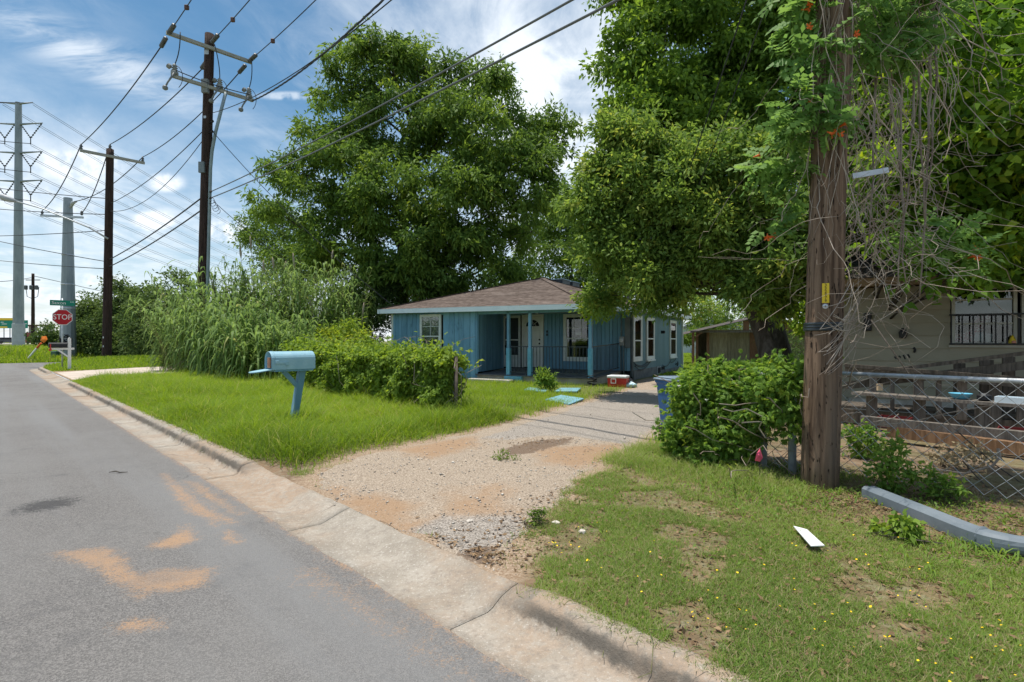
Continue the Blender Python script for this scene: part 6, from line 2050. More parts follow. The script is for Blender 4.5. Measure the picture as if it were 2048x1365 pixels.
LF_PECAN = leafmat('pecan_leaf', (.088, .168, .038), (.235, .355, .068), .48, hot=(.27, .36, .06))
LF_ASH = leafmat('ash_leaf', (.105, .195, .046), (.27, .395, .085), .5, hot=(.36, .42, .09))
LF_TOP = leafmat('elm_leaf', (.10, .195, .038), (.27, .41, .07), .52)
LF_BROAD = leafmat('mulberry_leaf', (.09, .19, .03), (.26, .42, .055), .52, .4, .4, hot=(.38, .48, .06))
LF_VINE = leafmat('vine_leaf', (.12, .215, .036), (.31, .43, .065), .5, hot=(.40, .46, .07))
LF_HEDGE = leafmat('creeper_leaf', (.125, .245, .048), (.31, .46, .09), .54, .42, .4, hot=(.40, .48, .08))
LF_TRUMPET = leafmat('trumpet_leaf', (.105, .225, .060), (.25, .41, .11), .5, .55, .25)
LF_REED = leafmat('reed_leaf', (.118, .205, .060), (.285, .405, .125), .48, .55, .25, hot=(.40, .42, .16))
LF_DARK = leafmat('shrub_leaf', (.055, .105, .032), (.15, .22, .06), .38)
LF_WEED = leafmat('weed_leaf', (.085, .17, .03), (.25, .37, .06), .42)
LF_GRASS = leafmat('grass_blade', (.115, .20, .026), (.31, .45, .052), .5, .55, .25, hot=(.42, .42, .13))
LF_DRYGRASS = leafmat('short_grass_blade', (.11, .20, .038), (.29, .40, .08), .45, .6, .2, hot=(.44, .38, .21))

# --- the tall tree behind the house
T1B = Vector((-5.6, 26.5, 0))
lob = lobes_px([(705, 145, 62, 26, .9), (762, 105, 48, 26.5, .9), (764, 60, 20, 26.5, .9), (835, 140, 60, 27, 1), (925, 150, 50, 27, 1), (965, 205, 70, 26.5, .9), (1035, 235, 40, 26, .9), (1090, 250, 44, 26.5, .9),
                (1118, 255, 30, 26.5, .9), (655, 255, 66, 25.5, .9), (600, 290, 48, 25.5, .9), (590, 340, 48, 25, .9), (785, 235, 105, 26, .8), (905, 280, 105, 25.5, .8), (1030, 330, 88, 25, .8), (1090, 370, 52, 25, .9),
                (665, 370, 96, 25, .9), (610, 430, 60, 24.8, .9), (545, 420, 40, 25, 1), (522, 408, 24, 25, 1), (760, 380, 110, 24.5, .8), (880, 405, 110, 24, .8), (985, 430, 100, 24, .8), (700, 490, 95, 24.5, .9), (620, 500, 60, 25.5, .9),
                (800, 510, 100, 24.5, .8), (910, 520, 90, 24.5, .8), (1010, 510, 70, 25, .9), (1070, 460, 55, 26, .9), (730, 570, 70, 25.5, .9), (840, 565, 70, 26.5, .9), (680, 170, 40, 26, .9), (1120, 300, 36, 26.5, .9)])
tree('pecan_tree', 'tallest dark green tree standing behind the blue house roof', 'tree', 1, T1B, (-5.0, 26.6, 12.5), lob, 112000, .27, .092, .50, 52, LF_PECAN, .38, droop=.7, tmean=.42, tsd=.22, shell=.4, sub=(330, .45, 1.15))
# --- trees further back
def far_trees():
    lb = lobes_px([(1150, 440, 55, 38, .9), (1110, 500, 50, 38, .9), (1180, 500, 60, 39, .9), (1060, 545, 44, 40, .9), (1140, 560, 50, 38, .9), (1100, 400, 36, 38, 1), (1010, 560, 44, 40, .9), (1190, 560, 44, 39, .9), (1090, 450, 50, 39, .9), (1170, 400, 40, 39, .9)])
    tree('ash_tree', 'slender lighter tree showing sky through its crown behind the roof ridge', 'tree', 21, at(1120, 700, 38) * Vector((1, 1, 0)) if False else Vector((3.6, 38, 0)), (4.2, 38, 7), lb, 26000, .26, .10, .55, 30, LF_PECAN, .2, droop=.5, tmean=.45)
    lb = lobes_px([(1395, 610, 42, 46, .8), (1425, 640, 36, 48, .8), (1370, 650, 30, 46, .8), (1470, 590, 60, 50, .8), (1530, 600, 60, 50, .8), (1400, 560, 50, 52, .8), (1460, 640, 30, 47, .8)])
    tree('ash_tree', 'pale green distant tree between the house corner and the shed', 'tree', 22, Vector((17.5, 48, 0)), (17.6, 48, 3.5), lb, 15000, .26, .12, .6, 24, LF_ASH, .18, tmean=.62)
    lb = lobes_px([(1385, 672, 16, 40, .9), (1372, 680, 10, 40, .9)])
    tree('bush', 'rounded low bush on the far lawn beyond the house corner', 'bush', 23, Vector((13.6, 40, 0)), (13.6, 40, .4), lb, 3000, .14, .07, .2, 20, LF_WEED, .04, nsub=1, zmin=0)
    lb = lobes_px([(560, 430, 34, 33, .9), (520, 460, 36, 33, .9), (500, 470, 26, 33, .9), (580, 480, 50, 33, .9), (620, 540, 60, 32, .8), (560, 530, 50, 32, .9)])
    tree('hackberry_tree', 'lower tree spreading behind the giant reeds beside the tallest tree', 'tree', 24, Vector((-14, 33, 0)), (-14, 33, 6), lb, 17000, .2, .075, .45, 26, LF_PECAN, .2, tmean=.5)
    # dark thicket beside the house
    lb = lobes_px([(720, 600, 62, 24, .7), (770, 590, 50, 25, .7), (690, 640, 50, 23, .7), (740, 650, 46, 22.5, .6), (800, 560, 44, 26, .8)])
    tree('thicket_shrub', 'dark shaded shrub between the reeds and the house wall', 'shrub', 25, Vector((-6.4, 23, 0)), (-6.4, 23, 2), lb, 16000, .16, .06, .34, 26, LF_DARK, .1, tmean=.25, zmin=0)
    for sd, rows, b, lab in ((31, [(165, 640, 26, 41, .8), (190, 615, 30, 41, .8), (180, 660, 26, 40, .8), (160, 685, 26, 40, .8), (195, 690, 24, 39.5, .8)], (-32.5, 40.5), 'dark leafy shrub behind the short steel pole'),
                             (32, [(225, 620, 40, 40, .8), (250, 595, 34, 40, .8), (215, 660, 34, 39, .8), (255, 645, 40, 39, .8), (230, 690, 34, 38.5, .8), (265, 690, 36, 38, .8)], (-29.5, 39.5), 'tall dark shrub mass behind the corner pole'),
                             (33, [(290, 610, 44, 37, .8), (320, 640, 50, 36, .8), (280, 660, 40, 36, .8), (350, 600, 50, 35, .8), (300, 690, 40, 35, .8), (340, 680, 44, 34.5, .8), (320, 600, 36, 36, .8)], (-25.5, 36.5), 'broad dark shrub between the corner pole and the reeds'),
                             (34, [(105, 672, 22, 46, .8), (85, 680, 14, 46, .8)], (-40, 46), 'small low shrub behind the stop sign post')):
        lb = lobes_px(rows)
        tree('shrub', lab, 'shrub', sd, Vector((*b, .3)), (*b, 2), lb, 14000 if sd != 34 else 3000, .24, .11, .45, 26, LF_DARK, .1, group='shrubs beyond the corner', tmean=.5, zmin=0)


far_trees()

# --- trees on the drive side
T2B = Vector((6.1, 11.6, 0))
lob = lobes_px([(1235, 285, 46, 13, .9), (1180, 335, 40, 13, .9), (1165, 400, 50, 13, .9), (1230, 380, 70, 12.6, .9), (1300, 330, 70, 12.4, .9), (1380, 310, 66, 12, .9), (1195, 480, 58, 13, .9), (1270, 460, 80, 12.4, .8), (1350, 420, 80, 12, .8),
                (1440, 380, 80, 11.6, .9), (1500, 330, 70, 11.4, .9), (1240, 540, 50, 13, .8), (1320, 530, 80, 12.2, .8), (1410, 480, 80, 11.8, .8), (1490, 440, 80, 11.4, .8), (1560, 400, 70, 11, .9), (1385, 560, 58, 12, .8), (1460, 560, 70, 11.6, .8), (1530, 520, 70, 11.2, .8),
                (1590, 480, 60, 10.8, .9), (1290, 585, 36, 12.8, .8), (1205, 590, 20, 13.6, .8), (1550, 575, 44, 11.6, .8), (1620, 560, 40, 11, .9)])
tree('ash_tree', 'bushy light green tree leaning over the gravel drive from the shed side', 'tree', 2, T2B, (4.6, 11.9, 4.2), lob, 112000, .135, .058, .30, 44, LF_ASH, .24, jmin=6, droop=.35, tmean=.55, tsd=.24, shell=.35, sub=(270, .18, .52))
T3B = Vector((8.6, 17.5, 0))
lob = lobes_px([(1250, 70, 56, 17, .9), (1215, 115, 32, 17, .9), (1262, 150, 44, 17, .9), (1330, 40, 80, 17, .9), (1320, 130, 80, 16.6, .9), (1285, 215, 56, 16.6, .9), (1355, 220, 76, 16.4, .9), (1420, 60, 90, 17, .9), (1430, 160, 90, 16.4, .9), (1440, 250, 76, 16.2, .9),
                (1530, 90, 90, 16.5, .9), (1540, 200, 90, 16.2, .9), (1340, -60, 90, 17, .9), (1460, -70, 110, 17, .9), (1600, 20, 90, 16.5, .9), (1620, 150, 80, 16, .9), (1590, 290, 80, 16, .9), (1250, -10, 44, 17.5, .9), (1580, -100, 100, 17, .9), (1700, 60, 90, 17, .9), (1700, 200, 90, 17, .9)])
tree('elm_tree', 'tall spreading tree rising above the bushy one beside the drive', 'tree', 3, T3B, (8.2, 17.2, 11), lob, 100000, .19, .10, .44, 44, LF_TOP, .34, droop=.45, tmean=.5, tsd=.22, shell=.4, sub=(230, .3, .85))
T4B = Vector((8.4, 13.6, 0))
lob = lobes_px([(1760, 90, 90, 10.5, .9), (1860, 60, 100, 10, .9), (1960, 90, 100, 9.6, .9), (2050, 130, 100, 9.2, .9), (1760, 230, 90, 10.5, .9), (1850, 210, 90, 10, .9), (1950, 240, 90, 9.4, .9), (2040, 290, 90, 9, .9), (1790, 350, 80, 10.8, .9),
                (1880, 350, 80, 9.8, .9), (1960, 380, 80, 9.2, .9), (2050, 420, 80, 8.8, .9), (1920, 440, 60, 8.4, .9), (2030, 470, 60, 7.8, .9), (2000, 380, 70, 8, .9), (1960, 250, 100, 8, .9), (2080, 300, 100, 7.6, .9), (1790, 400, 60, 8.6, .9), (1850, 300, 80, 8.6, .9), (2200, 250, 170, 7.4, .9), (1900, 130, 90, 7.8, .9), (2300, 350, 160, 8.5, .9), (1920, 470, 60, 9.2, .9), (2000, 500, 54, 8.8, .8), (1720, 420, 60, 11.4, .9), (1700, 330, 60, 11.4, .9), (1820, -40, 110, 10, .9), (1960, -50, 120, 9.6, .9), (2090, 0, 120, 9.2, .9), (1720, 530, 36, 12.4, .9), (1660, 620, 46, 12.5, .8), (2100, 520, 50, 8.6, .8), (1840, 455, 40, 9.8, .8), (1900, 545, 34, 8.2, .7), (1850, 520, 30, 8.3, .7), (1780, 495, 32, 8.8, .7), (1960, 545, 30, 8, .7)])
tree('mulberry_tree', 'broad leaved bright green tree overhanging the beige house roof', 'tree', 4, T4B, (8.6, 12.4, 6), lob, 80000, .16, .11, .34, 26, LF_BROAD, .26, droop=.4, tmean=.5, tsd=.25, shell=.4, up=.9, sub=(330, .2, .6))


# overhanging sprig in front of the house eave, part of the light green tree's neighbour
lb = lobes_px([(1180, 600, 22, 14.6, .6), (1205, 596, 18, 14.4, .6), (1235, 590, 20, 14.2, .6), (1180, 622, 12, 14.7, .6)])
rng = np.random.default_rng(77)
(V, Fc, ti), C = crown_leaves(rng, lb, 700, .17, .075, .16, 9, tmean=.75, tsd=.15, up=.9)
spr = thing('box_elder_branch', 'pale leafy branch hanging before the porch corner of the blue house', 'branch', at(1260, 570, 14))
mb = MB(); L_ = lambda v: v - spr.location
mb.tube([L_(at(1420, 540, 12.6)), L_(at(1330, 565, 13.4)), L_(at(1260, 580, 14.1)), L_(at(1180, 606, 14.6))], [.03, .022, .014, .006], 6)
mb.build('branch_stem', BARK, spr, True)
o = bulk('leaves', V, Fc, LF_VINE, spr, {'tint': ti}); o['kind'] = 'stuff'

# --- giant reeds
def strip_leaves(P, D, L, W, tint, droop, segs=4, rng=None):
    """long arching blades"""
    n = len(P); V = []; T = []
    side = unit(np.cross(D, np.array([0, 0, 1.0])) + 1e-6)
    for j in range(segs + 1):
        t = j / segs
        q = P + D * (L * t)[:, None] * (1 - .25 * t * t) + np.array([0, 0, -1.0]) * (L * droop * t ** 2.2)[:, None]
        w = W * (1 - t ** 1.8) * (.55 + .45 * min(1, t * 4)) + .0005
        V.append(np.stack([q - side * w[:, None] / 2, q + side * w[:, None] / 2], 1))
    V = np.stack(V, 1).reshape(-1, 3)       # n, segs+1, 2
    base = (np.arange(n) * (segs + 1) * 2)[:, None]
    fs = []
    for j in range(segs):
        a = base + j * 2
        fs.append(np.concatenate([a, a + 1, a + 3, a + 2], 1))
    Fc = np.stack(fs, 1).reshape(-1, 4)
    return V, Fc, np.repeat(tint, (segs + 1) * 2)


def reeds(label, seed, centre, spread, count, h0, h1, lean, plumes=0, tmean=.45):
    rng = np.random.default_rng(seed)
    c = Vector(centre); c.z = gzf(c.x, c.y)
    T = thing('giant_reed', label, 'reed clump', c, group='giant reed clumps behind the mailbox')
    mb = MB(); LP, LD, LL, LW, LT = [], [], [], [], []
    pm = MB()
    for i in range(count):
        a = rng.uniform(0, 2 * math.pi); q = math.sqrt(rng.random())
        bx, by = spread[0] * q * math.cos(a), spread[1] * q * math.sin(a)
        h = rng.uniform(h0, h1) * (1 - .18 * q)
        ln = lean * rng.uniform(.1, 1.0)
        d = np.array([math.cos(a) * (.4 + q) + rng.normal() * .3, math.sin(a) * (.4 + q) + rng.normal() * .3, 0]); d /= np.linalg.norm(d) + 1e-6
        ts = np.linspace(0, 1, 7)
        pts = [Vector((bx + d[0] * ln * h * t ** 1.8, by + d[1] * ln * h * t ** 1.8, h * t * (1 - .12 * ln * t) - .05)) for t in ts]
        mb.tube(pts, [.016 * (1 - .65 * t) for t in ts], 5, cap=False)
        nl = int(rng.integers(18, 28))
        az = rng.uniform(0, 6.28)
        for k in range(nl):
            t = .10 + .90 * (k + rng.random()) / nl
            i0 = min(5, int(t * 6)); p = pts[i0].lerp(pts[i0 + 1], t * 6 - i0)
            aa = az + (k % 2) * math.pi + rng.normal() * .5
            el = rng.uniform(.35, 1.0) + .35 * (t > .9)
            LP.append(p); LD.append((math.cos(aa) * math.cos(el), math.sin(aa) * math.cos(el), math.sin(el)))
            LL.append(rng.uniform(.6, 1.15) * (1.0 if t < .9 else .75)); LW.append(rng.uniform(.055, .095)); LT.append(np.clip(rng.normal(tmean, .2), 0, 1))
        if i < plumes:
            p = pts[-1]; e = p + Vector((d[0] * .1, d[1] * .1, rng.uniform(.5, 1.0)))
            m_ = p.lerp(e, .35)
            pm.tube([p, m_], .008, 5)
            pm.tube([m_, m_.lerp(e, .3), m_.lerp(e, .7), e], [.012, .045, .038, .006], 6)
    mb.build('canes', CANE, T, True)['kind'] = 'stuff'
    if plumes:
        pm.build('plumes', pmat('dry_plume', (.30, .25, .18), (.42, .36, .27), 8, .9, .3), T, True)['kind'] = 'stuff'
    V, Fc, ti = strip_leaves(np.array(LP), np.array(LD), np.array(LL), np.array(LW), np.array(LT), np.full(len(LP), .9) * rng.uniform(.5, 1.4, len(LP)))
    o = bulk('leaves', V, Fc, LF_REED, T, {'tint': ti}, world_=False); o['kind'] = 'stuff'


reeds('dense giant reed clump nearest the wooden fence stub with drooping blades', 41, (-11.1, 19.9, 0), (1.3, .9), 130, 1.6, 4.7, .36)
reeds('tallest giant reed clump around the base of the dark pole', 42, (-10.6, 22.3, 0), (2.1, 1.0), 170, 2.6, 5.4, .26, 6)
reeds('giant reed clump with tan plumes beside the tallest tree', 43, (-8.2, 21.4, 0), (2.1, 1.1), 210, 2.0, 5.3, .26, 9, .5)
reeds('low giant reed clump arching over the concrete driveway', 44, (-13.6, 22.9, 0), (1.5, 1.0), 100, 1.6, 4.3, .5, 2, .5)
reeds('short fountain shaped reed clump directly behind the pale blue mailbox', 45, (-8.6, 18.2, 0), (1.0, .6), 50, 1.4, 2.7, .3)
reeds('drooping reed clump beside the far end of the long vine', 47, (-7.3, 15.9, 0), (1.1, .6), 60, 1.2, 2.8, .36, 0, .5)
reeds('arching reed clump between the wooden stub and the pale blue mailbox', 48, (-9.2, 17.6, 0), (1.1, .7), 70, 1.5, 3.4, .34, 0, .45)
reeds('small reed tuft at the shaded end of the house', 46, (-6.6, 20.3, 0), (.8, .5), 34, 1.2, 2.6, .3)
# a fallen cane over the drive edge
fc = at(318, 743, 19.5); fc.z = gzf(fc.x, fc.y) + .03
fe = at(392, 712, 19.6)
T = thing('fallen_cane', 'long dry cane fallen across the edge of the concrete driveway', 'cane', fc)
mb = MB(); mb.tube([Vector((0, 0, 0)), (fe - fc) * .5 + Vector((0, 0, .06)), fe - fc], [.012, .018, .02], 6); mb.build('cane_stalk', DRYSTEM, T, True)
rng = np.random.default_rng(4)
n = 26; tt = rng.random(n); P = np.array([(fe - fc) * float(t) for t in tt]); Dv = unit(rng.normal(size=(n, 3)) * .6 + np.array([-.3, 0, .25]))
V, Fc, ti = strip_leaves(P, Dv, rng.uniform(.3, .6, n), np.full(n, .03), rng.random(n), np.full(n, .9))
bulk('leaves', V, Fc, LF_REED, T, {'tint': ti}, world_=False)['kind'] = 'stuff'

# --- yellow green shrub over the long vine
lb = lobes_px([(665, 675, 24, 16.5, .8), (700, 668, 26, 16.8, .8), (640, 690, 18, 16.2, .8), (725, 690, 22, 16.4, .8), (690, 700, 30, 16.4, .8), (680, 650, 12, 16.8, .8)])
b = Vector((-5.3, 16.6, .05))
tree('elder_bush', 'yellow green bush with narrow leaflets rising over the long vine', 'bush', 51, b, b + Vector((0, 0, .9)), lb, 5200, .15, .045, .22, 14, LF_VINE, .03, tmean=.72, tsd=.14, droop=.6, nsub=2, zmin=0)


# --- vine on the long fence
def fence_vine():
    rng = np.random.default_rng(61)
    T = thing('fence_vine', 'long leafy green vine covering the wire fence behind the pale blue mailbox', 'vine', rs(12, FS, .1))
    n = 36000
    r = 6.98 + (13.6 - 6.98) * rng.random(n) ** 1.15
    h = .98 + .20 * (fnoise(r * 1.6, r * 0 + 2.5, 4, 3) - .35) + .10 * smooth(9, 14, r) - .05 * smooth(7.6, 7.0, r)
    u = rng.random(n); top = rng.random(n) < .30; back = rng.random(n) < .12
    z = np.where(top, h + np.abs(rng.normal(0, .05, n)) * rng.choice([1, 1, 2.6], n) + .16 * smooth(.62, .75, fnoise(r * 5, r * 0, 48, 2)) * rng.random(n), h * u ** .85)
    bulge = .48 * (fnoise(r * 2.2, z * 2.6 + 7, 44, 3) - .2)
    s_ = np.where(top, FS + rng.normal(0, .15, n), FS - .06 - bulge + rng.normal(0, .07, n))
    s_ = np.where(back & ~top, FS + .1 + np.abs(rng.normal(0, .1, n)), s_)
    keep = top | (rng.random(n) < .10 + 1.1 * smooth(.36, .54, fnoise(r * 2.6, z * 3.4, 45, 3)))
    keep &= (r > 7.0 + .10 * fnoise(z * 6, z, 46)) 
    r, s_, z, top = r[keep], s_[keep], z[keep], top[keep]; n = len(r)
    P = np.stack([S2 * (s_ - r), S2 * (s_ + r), z + .06], 1)
    out = np.array([-S2, -S2, 0])
    A = unit(rng.normal(size=(n, 3)) * .6 + out * .35 + np.where(top, .25, -.55)[:, None] * np.array([0, 0, 1.]))
    Nn = unit(rng.normal(size=(n, 3)) * .45 + out * .6 + np.array([0, 0, .75]))
    ti = np.clip(.46 + .55 * (fnoise(r * 1.7, z * 2.2, 47) - .5) + .10 * top + rng.normal(0, .16, n), 0, 1)
    Sd = unit(np.cross(A, Nn)); Ps, As = [], []
    for an in (-.55, .55):
        As.append(unit(A * math.cos(an) + Sd * math.sin(an)))
    sh = []
    for i in range(60):
        q = np.array(rs(rng.uniform(7.0, 13.4), FS + rng.normal() * .2 - .1, rng.uniform(.9, 1.12))); dd_ = unit(rng.normal(size=3) * np.array([1, 1, .4]) + np.array([0, 0, .8]))
        for k in range(int(rng.integers(5, 13))):
            q = q + dd_ * .035 + np.array([0, 0, -.0022 * k]); sh.append(q.copy())
    sh = np.array(sh); m = len(sh)
    shV, shF, shT = leaf_quads(sh, unit(rng.normal(size=(m, 3)) + np.array([0, 0, -.2])), unit(rng.normal(size=(m, 3)) * .5 + np.array([0, 0, 1.])), np.full(m, .07), np.full(m, .042), np.clip(rng.normal(.75, .15, m), 0, 1))
    V, Fc, ti = leaf_quads(np.concatenate([P, P]), np.concatenate(As), np.concatenate([Nn, Nn]), .082 * rng.uniform(.6, 1.3, 2 * n), .045 * rng.uniform(.7, 1.25, 2 * n), np.concatenate([ti, ti]), .1)
    Fc = np.concatenate([Fc, shF + len(V)]); V = np.concatenate([V, shV]); ti = np.concatenate([ti, shT])
    bulk('leaves', V, Fc, LF_VINE, T, {'tint': ti})['kind'] = 'stuff'
    mb = MB(); o = T.location
    for i in range(70):
        r = rng.uniform(7.1, 13.4); p = rs(r, FS + rng.normal() * .06, .1); pts = [p]
        for k in range(6):
            p = p + Vector((rng.normal() * .1, rng.normal() * .1, rng.uniform(.08, .24))); pts.append(p)
        mb.tube([q - o for q in pts], rng.uniform(.003, .008), 4, cap=False)
    for i in range(16):
        r = rng.uniform(7.2, 12); p = rs(r, FS, 1.15); pts = [p]; d = rng.normal(size=2) * .08
        for k in range(6):
            p = p + Vector((d[0] + rng.normal() * .03, d[1] + rng.normal() * .03, .10 - .018 * k)); pts.append(p)
        mb.tube([q - o for q in pts], .003, 4, cap=False)
    mb.build('stems', DRYSTEM, T)['kind'] = 'stuff'


fence_vine()


def hedge_vine():
    rng = np.random.default_rng(62)
    T = thing('vine_hedge', 'dense bright creeper mound over the short fence beside the timber pole', 'hedge', rs(2.4, FS, .1))
    lb = []
    def add(r, s_, z, R, fz=.9):
        p = rs(r, s_, z); lb.append((p.x, p.y, p.z, R, R, R * fz))
    for r in np.arange(1.75, 2.74, .11):
        hh = .98 + .10 * vnoise(np.array([r * 3]), np.array([.5]), 9)[0] + .10 * smooth(2.0, 1.6, r)
        for z in np.arange(.2, hh, .17):
            if r < 2.12 and z < .70: continue
            add(r + rng.normal() * .05, FS - .22 + rng.normal() * .1, z, rng.uniform(.15, .24))
        add(r, FS - .05, hh, .20, .7); add(r, FS + .22, hh - .08, .20, .7)
    for z in np.arange(.12, .9, .16):
        add(2.78 + rng.normal() * .04, FS - .25, z, .2); add(2.72, FS - .40, z * .7, .18); add(2.45, FS - .42, z * .75, .18); add(2.25, FS - .40, z * .75, .16)
    for r, z in ((1.70, 1.0), (1.62, 1.05), (1.52, 1.12), (1.45, 1.20), (1.40, 1.28)):
        add(r, FS - .28, z, .11, .7)
    lb = np.array(lb)
    (V, Fc, ti), C = crown_leaves(rng, lb, 15500, .060, .021, .075, 5, droop=.3, tmean=.46, tsd=.2, shell=.5, fan=5, up=1.0, zmin=.0, sats=1)
    bulk('leaves', V, Fc, LF_HEDGE, T, {'tint': ti})['kind'] = 'stuff'
    mb = MB(); o = T.location
    for i in range(60):
        r = rng.uniform(1.45, 2.6); p = rs(r, FS - .12 + rng.normal() * .06, rng.uniform(.05, .8)); pts = [p]; d = np.array([rng.normal() * .08, rng.normal() * .08])
        for k in range(7):
            p = p + Vector((d[0] + rng.normal() * .05, d[1] + rng.normal() * .05, rng.uniform(-.02, .12))); pts.append(p)
        mb.tube([q - o for q in pts], rng.uniform(.002, .006), 4, cap=False)
    mb.build('stems', DRYSTEM, T)['kind'] = 'stuff'
    fl = MB()
    for px, py in ((1358, 775), (1413, 803), (1590, 800)):
        c = at(px, py, 5.4) - o
        fl.lathe([(.002, 0), (.012, .012), (.02, .02), (.0, .012)], 8, c)
    fl.build('white_blossom', WHITE, T)


hedge_vine()


def pole_vine():
    rng = np.random.default_rng(63)
    T = thing('trumpet_vine', 'trumpet creeper with orange flowers climbing the thick timber pole', 'vine', p1(.1) + Vector((0, 0, 0)))
    o = T.location
    rows = [(1600, 40, 30, 4.75), (1640, 100, 34, 4.55), (1590, 130, 34, 4.7), (1650, 200, 30, 4.5), (1610, 210, 40, 4.6), (1650, 245, 34, 4.5), (1590, 260, 30, 4.7), (1620, 0, 34, 4.7), (1690, 30, 28, 4.7), (1730, 100, 34, 4.9), (1790, 110, 34, 5.0), (1820, 80, 30, 5.0), (1770, 60, 30, 5.0),
            (1560, 250, 22, 4.9), (1530, 330, 24, 5.0), (1545, 460, 22, 5.1), (1575, 340, 26, 5.0), (1560, 400, 24, 5.1), (1600, 330, 20, 4.8), (1900, 480, 34, 5.4), (1860, 470, 26, 5.4), (1940, 500, 24, 5.4), (1830, 450, 26, 5.3), (1740, 20, 40, 5.0), (1860, 20, 40, 5.2), (1670, -40, 60, 4.8), (1580, -30, 40, 4.9), (1800, -40, 60, 5.1)]
    lb = lobes_px([(a, b_, c, y, .8) for a, b_, c, y in rows])
    # pinnate sprays: a rachis with paired leaflets
    nc = 700
    w = lb[:, 3] ** 2; li = rng.choice(len(lb), nc, p=w / w.sum())
    d = unit(rng.normal(size=(nc, 3)) + np.array([0, -.5, 0])); C = lb[li, :3] + d * rng.uniform(.4, 1.05, nc)[:, None] * lb[li, 3:6]
    ax = unit(d * .8 + rng.normal(size=(nc, 3)) * .4 + np.array([0, 0, -.45])); nn = unit(rng.normal(size=(nc, 3)) * .5 + np.array([0, -.4, .9])); sd = unit(np.cross(ax, nn))
    P, A, Nn, LL, WW, TT = [], [], [], [], [], []
    tc = rng.normal(.5, .2, nc)
    for k in range(4):
        for sg in (-1, 1):
            P.append(C + ax * (.035 + k * .042)); A.append(unit(sd * sg + ax * .45)); Nn.append(nn); LL.append(np.full(nc, .080 - .005 * k)); WW.append(np.full(nc, .056)); TT.append(np.clip(tc + rng.normal(0, .08, nc), 0, 1))
    P.append(C + ax * .2); A.append(ax); Nn.append(nn); LL.append(np.full(nc, .08)); WW.append(np.full(nc, .04)); TT.append(np.clip(tc, 0, 1))
    P, A, Nn, LL, WW, TT = map(np.concatenate, (P, A, Nn, LL, WW, TT))
    V, Fc, ti = leaf_quads(P, A, Nn, LL * rng.uniform(.85, 1.15, len(LL)), WW, TT, .1)
    bulk('leaves', V, Fc, LF_TRUMPET, T, {'tint': ti})['kind'] = 'stuff'
    for px, py, Y in ((1608, 14, 4.6), (1612, 62, 4.6), (1611, 205, 4.5), (1662, 262, 4.4), (1676, 256, 4.4), (1535, 468, 5.0), (1506, 315, 5.0), (1945, 510, 5.3), (1935, 517, 5.3), (1862, 42, 5.2), (1855, 46, 5.2), (1702, 72, 4.7), (1603, 20, 4.6), (1615, 8, 4.6), (1654, 264, 4.38), (1669, 266, 4.38), (1940, 505, 5.3), (1950, 512, 5.3), (1536, 474, 5.0)):
        c = at(px, py, Y) - o; mb = MB()
        dd = Vector((rng.normal() * .5 + .4, -.6, rng.normal() * .3)).normalized()
        q = dd.to_track_quat('Z', 'Y').to_matrix().to_4x4() @ Matrix.Scale(1.15, 4); q.translation = c
        mb.lathe([(.004, 0), (.006, .02), (.010, .04), (.013, .05)], 8, M=q)
        for k in range(5):
            a = k * 1.2566; e = Vector((math.cos(a), math.sin(a), 0)); s_ = Vector((-math.sin(a), math.cos(a), 0))
            mb.add([q @ (e * .012 + Vector((0, 0, .048)) - s_ * .008), q @ (e * .012 + Vector((0, 0, .048)) + s_ * .008), q @ (e * .03 + Vector((0, 0, .055)) + s_ * .008), q @ (e * .03 + Vector((0, 0, .055)) - s_ * .008)], [(0, 1, 2, 3)])
        mb.build('flower', pmat('orange_petal', (.72, .115, .02), (.82, .19, .03), 20, .6), T, True)
    for px, py, Y in ((1655, 290, 4.4), (1668, 288, 4.4), (1553, 285, 4.9), (1568, 288, 4.9)):
        c = at(px, py, Y) - o; sg = 1 if px in (1655, 1553) else -1
        mb = MB(); mb.tube([c + Vector((-.012 * sg, 0, .085)), c + Vector((-.018 * sg, -.01, .04)), c + Vector((-.01 * sg, -.01, 0)), c + Vector((.014 * sg, 0, -.05))], [.003, .009, .010, .003], 7); mb.build('seed_pod', pmat('pod_green', (.20, .29, .05), (.26, .36, .08), 9, .5), T, True)
    # living and dead stems hanging in a tangle
    mb = MB()
    def hang(x0, x1, ztop, zlen, n, y0, y1, rr, drift=.05, stepz=.12):
        for i in range(n):
            Y = rng.uniform(y0, y1); px = rng.uniform(x0, x1)
            p = at(px, 0, Y); p.z = ztop + rng.normal() * .5
            L = zlen * rng.uniform(.55, 1.1); pts = [p]; vx, vy = rng.normal() * .03, rng.normal() * .02
            m = int(L / stepz)
            for k in range(m):
                vx = vx * .82 + rng.normal() * drift * .6; vy = vy * .82 + rng.normal() * drift * .5
                dz = -stepz * rng.uniform(.5, 1.25)
                if k > m * .75: dz *= rng.uniform(-.5, .9)
                p = p + Vector((vx, vy, dz)); pts.append(p)
            if len(pts) > 3:
                r_ = rng.uniform(*rr)
                mb.tube([q - o for q in pts], [r_ * (1 - .55 * j / len(pts)) for j in range(len(pts))], 4, cap=False)
    hang(1694, 1738, 4.7, 2.9, 34, 4.7, 5.1, (.002, .006))
    hang(1690, 1760, 3.2, 1.8, 26, 4.6, 5.2, (.0015, .004), .06)
    hang(1800, 1866, 4.9, 3.0, 38, 4.9, 5.4, (.002, .006))
    hang(1720, 1860, 4.6, 2.3, 24, 4.8, 5.5, (.0015, .004), .07)
    hang(1700, 1850, 2.9, 1.5, 50, 4.6, 5.3, (.0015, .004), .09, .08)
    hang(1640, 1700, 4.5, 2.6, 22, 4.48, 4.6, (.002, .005), .02)
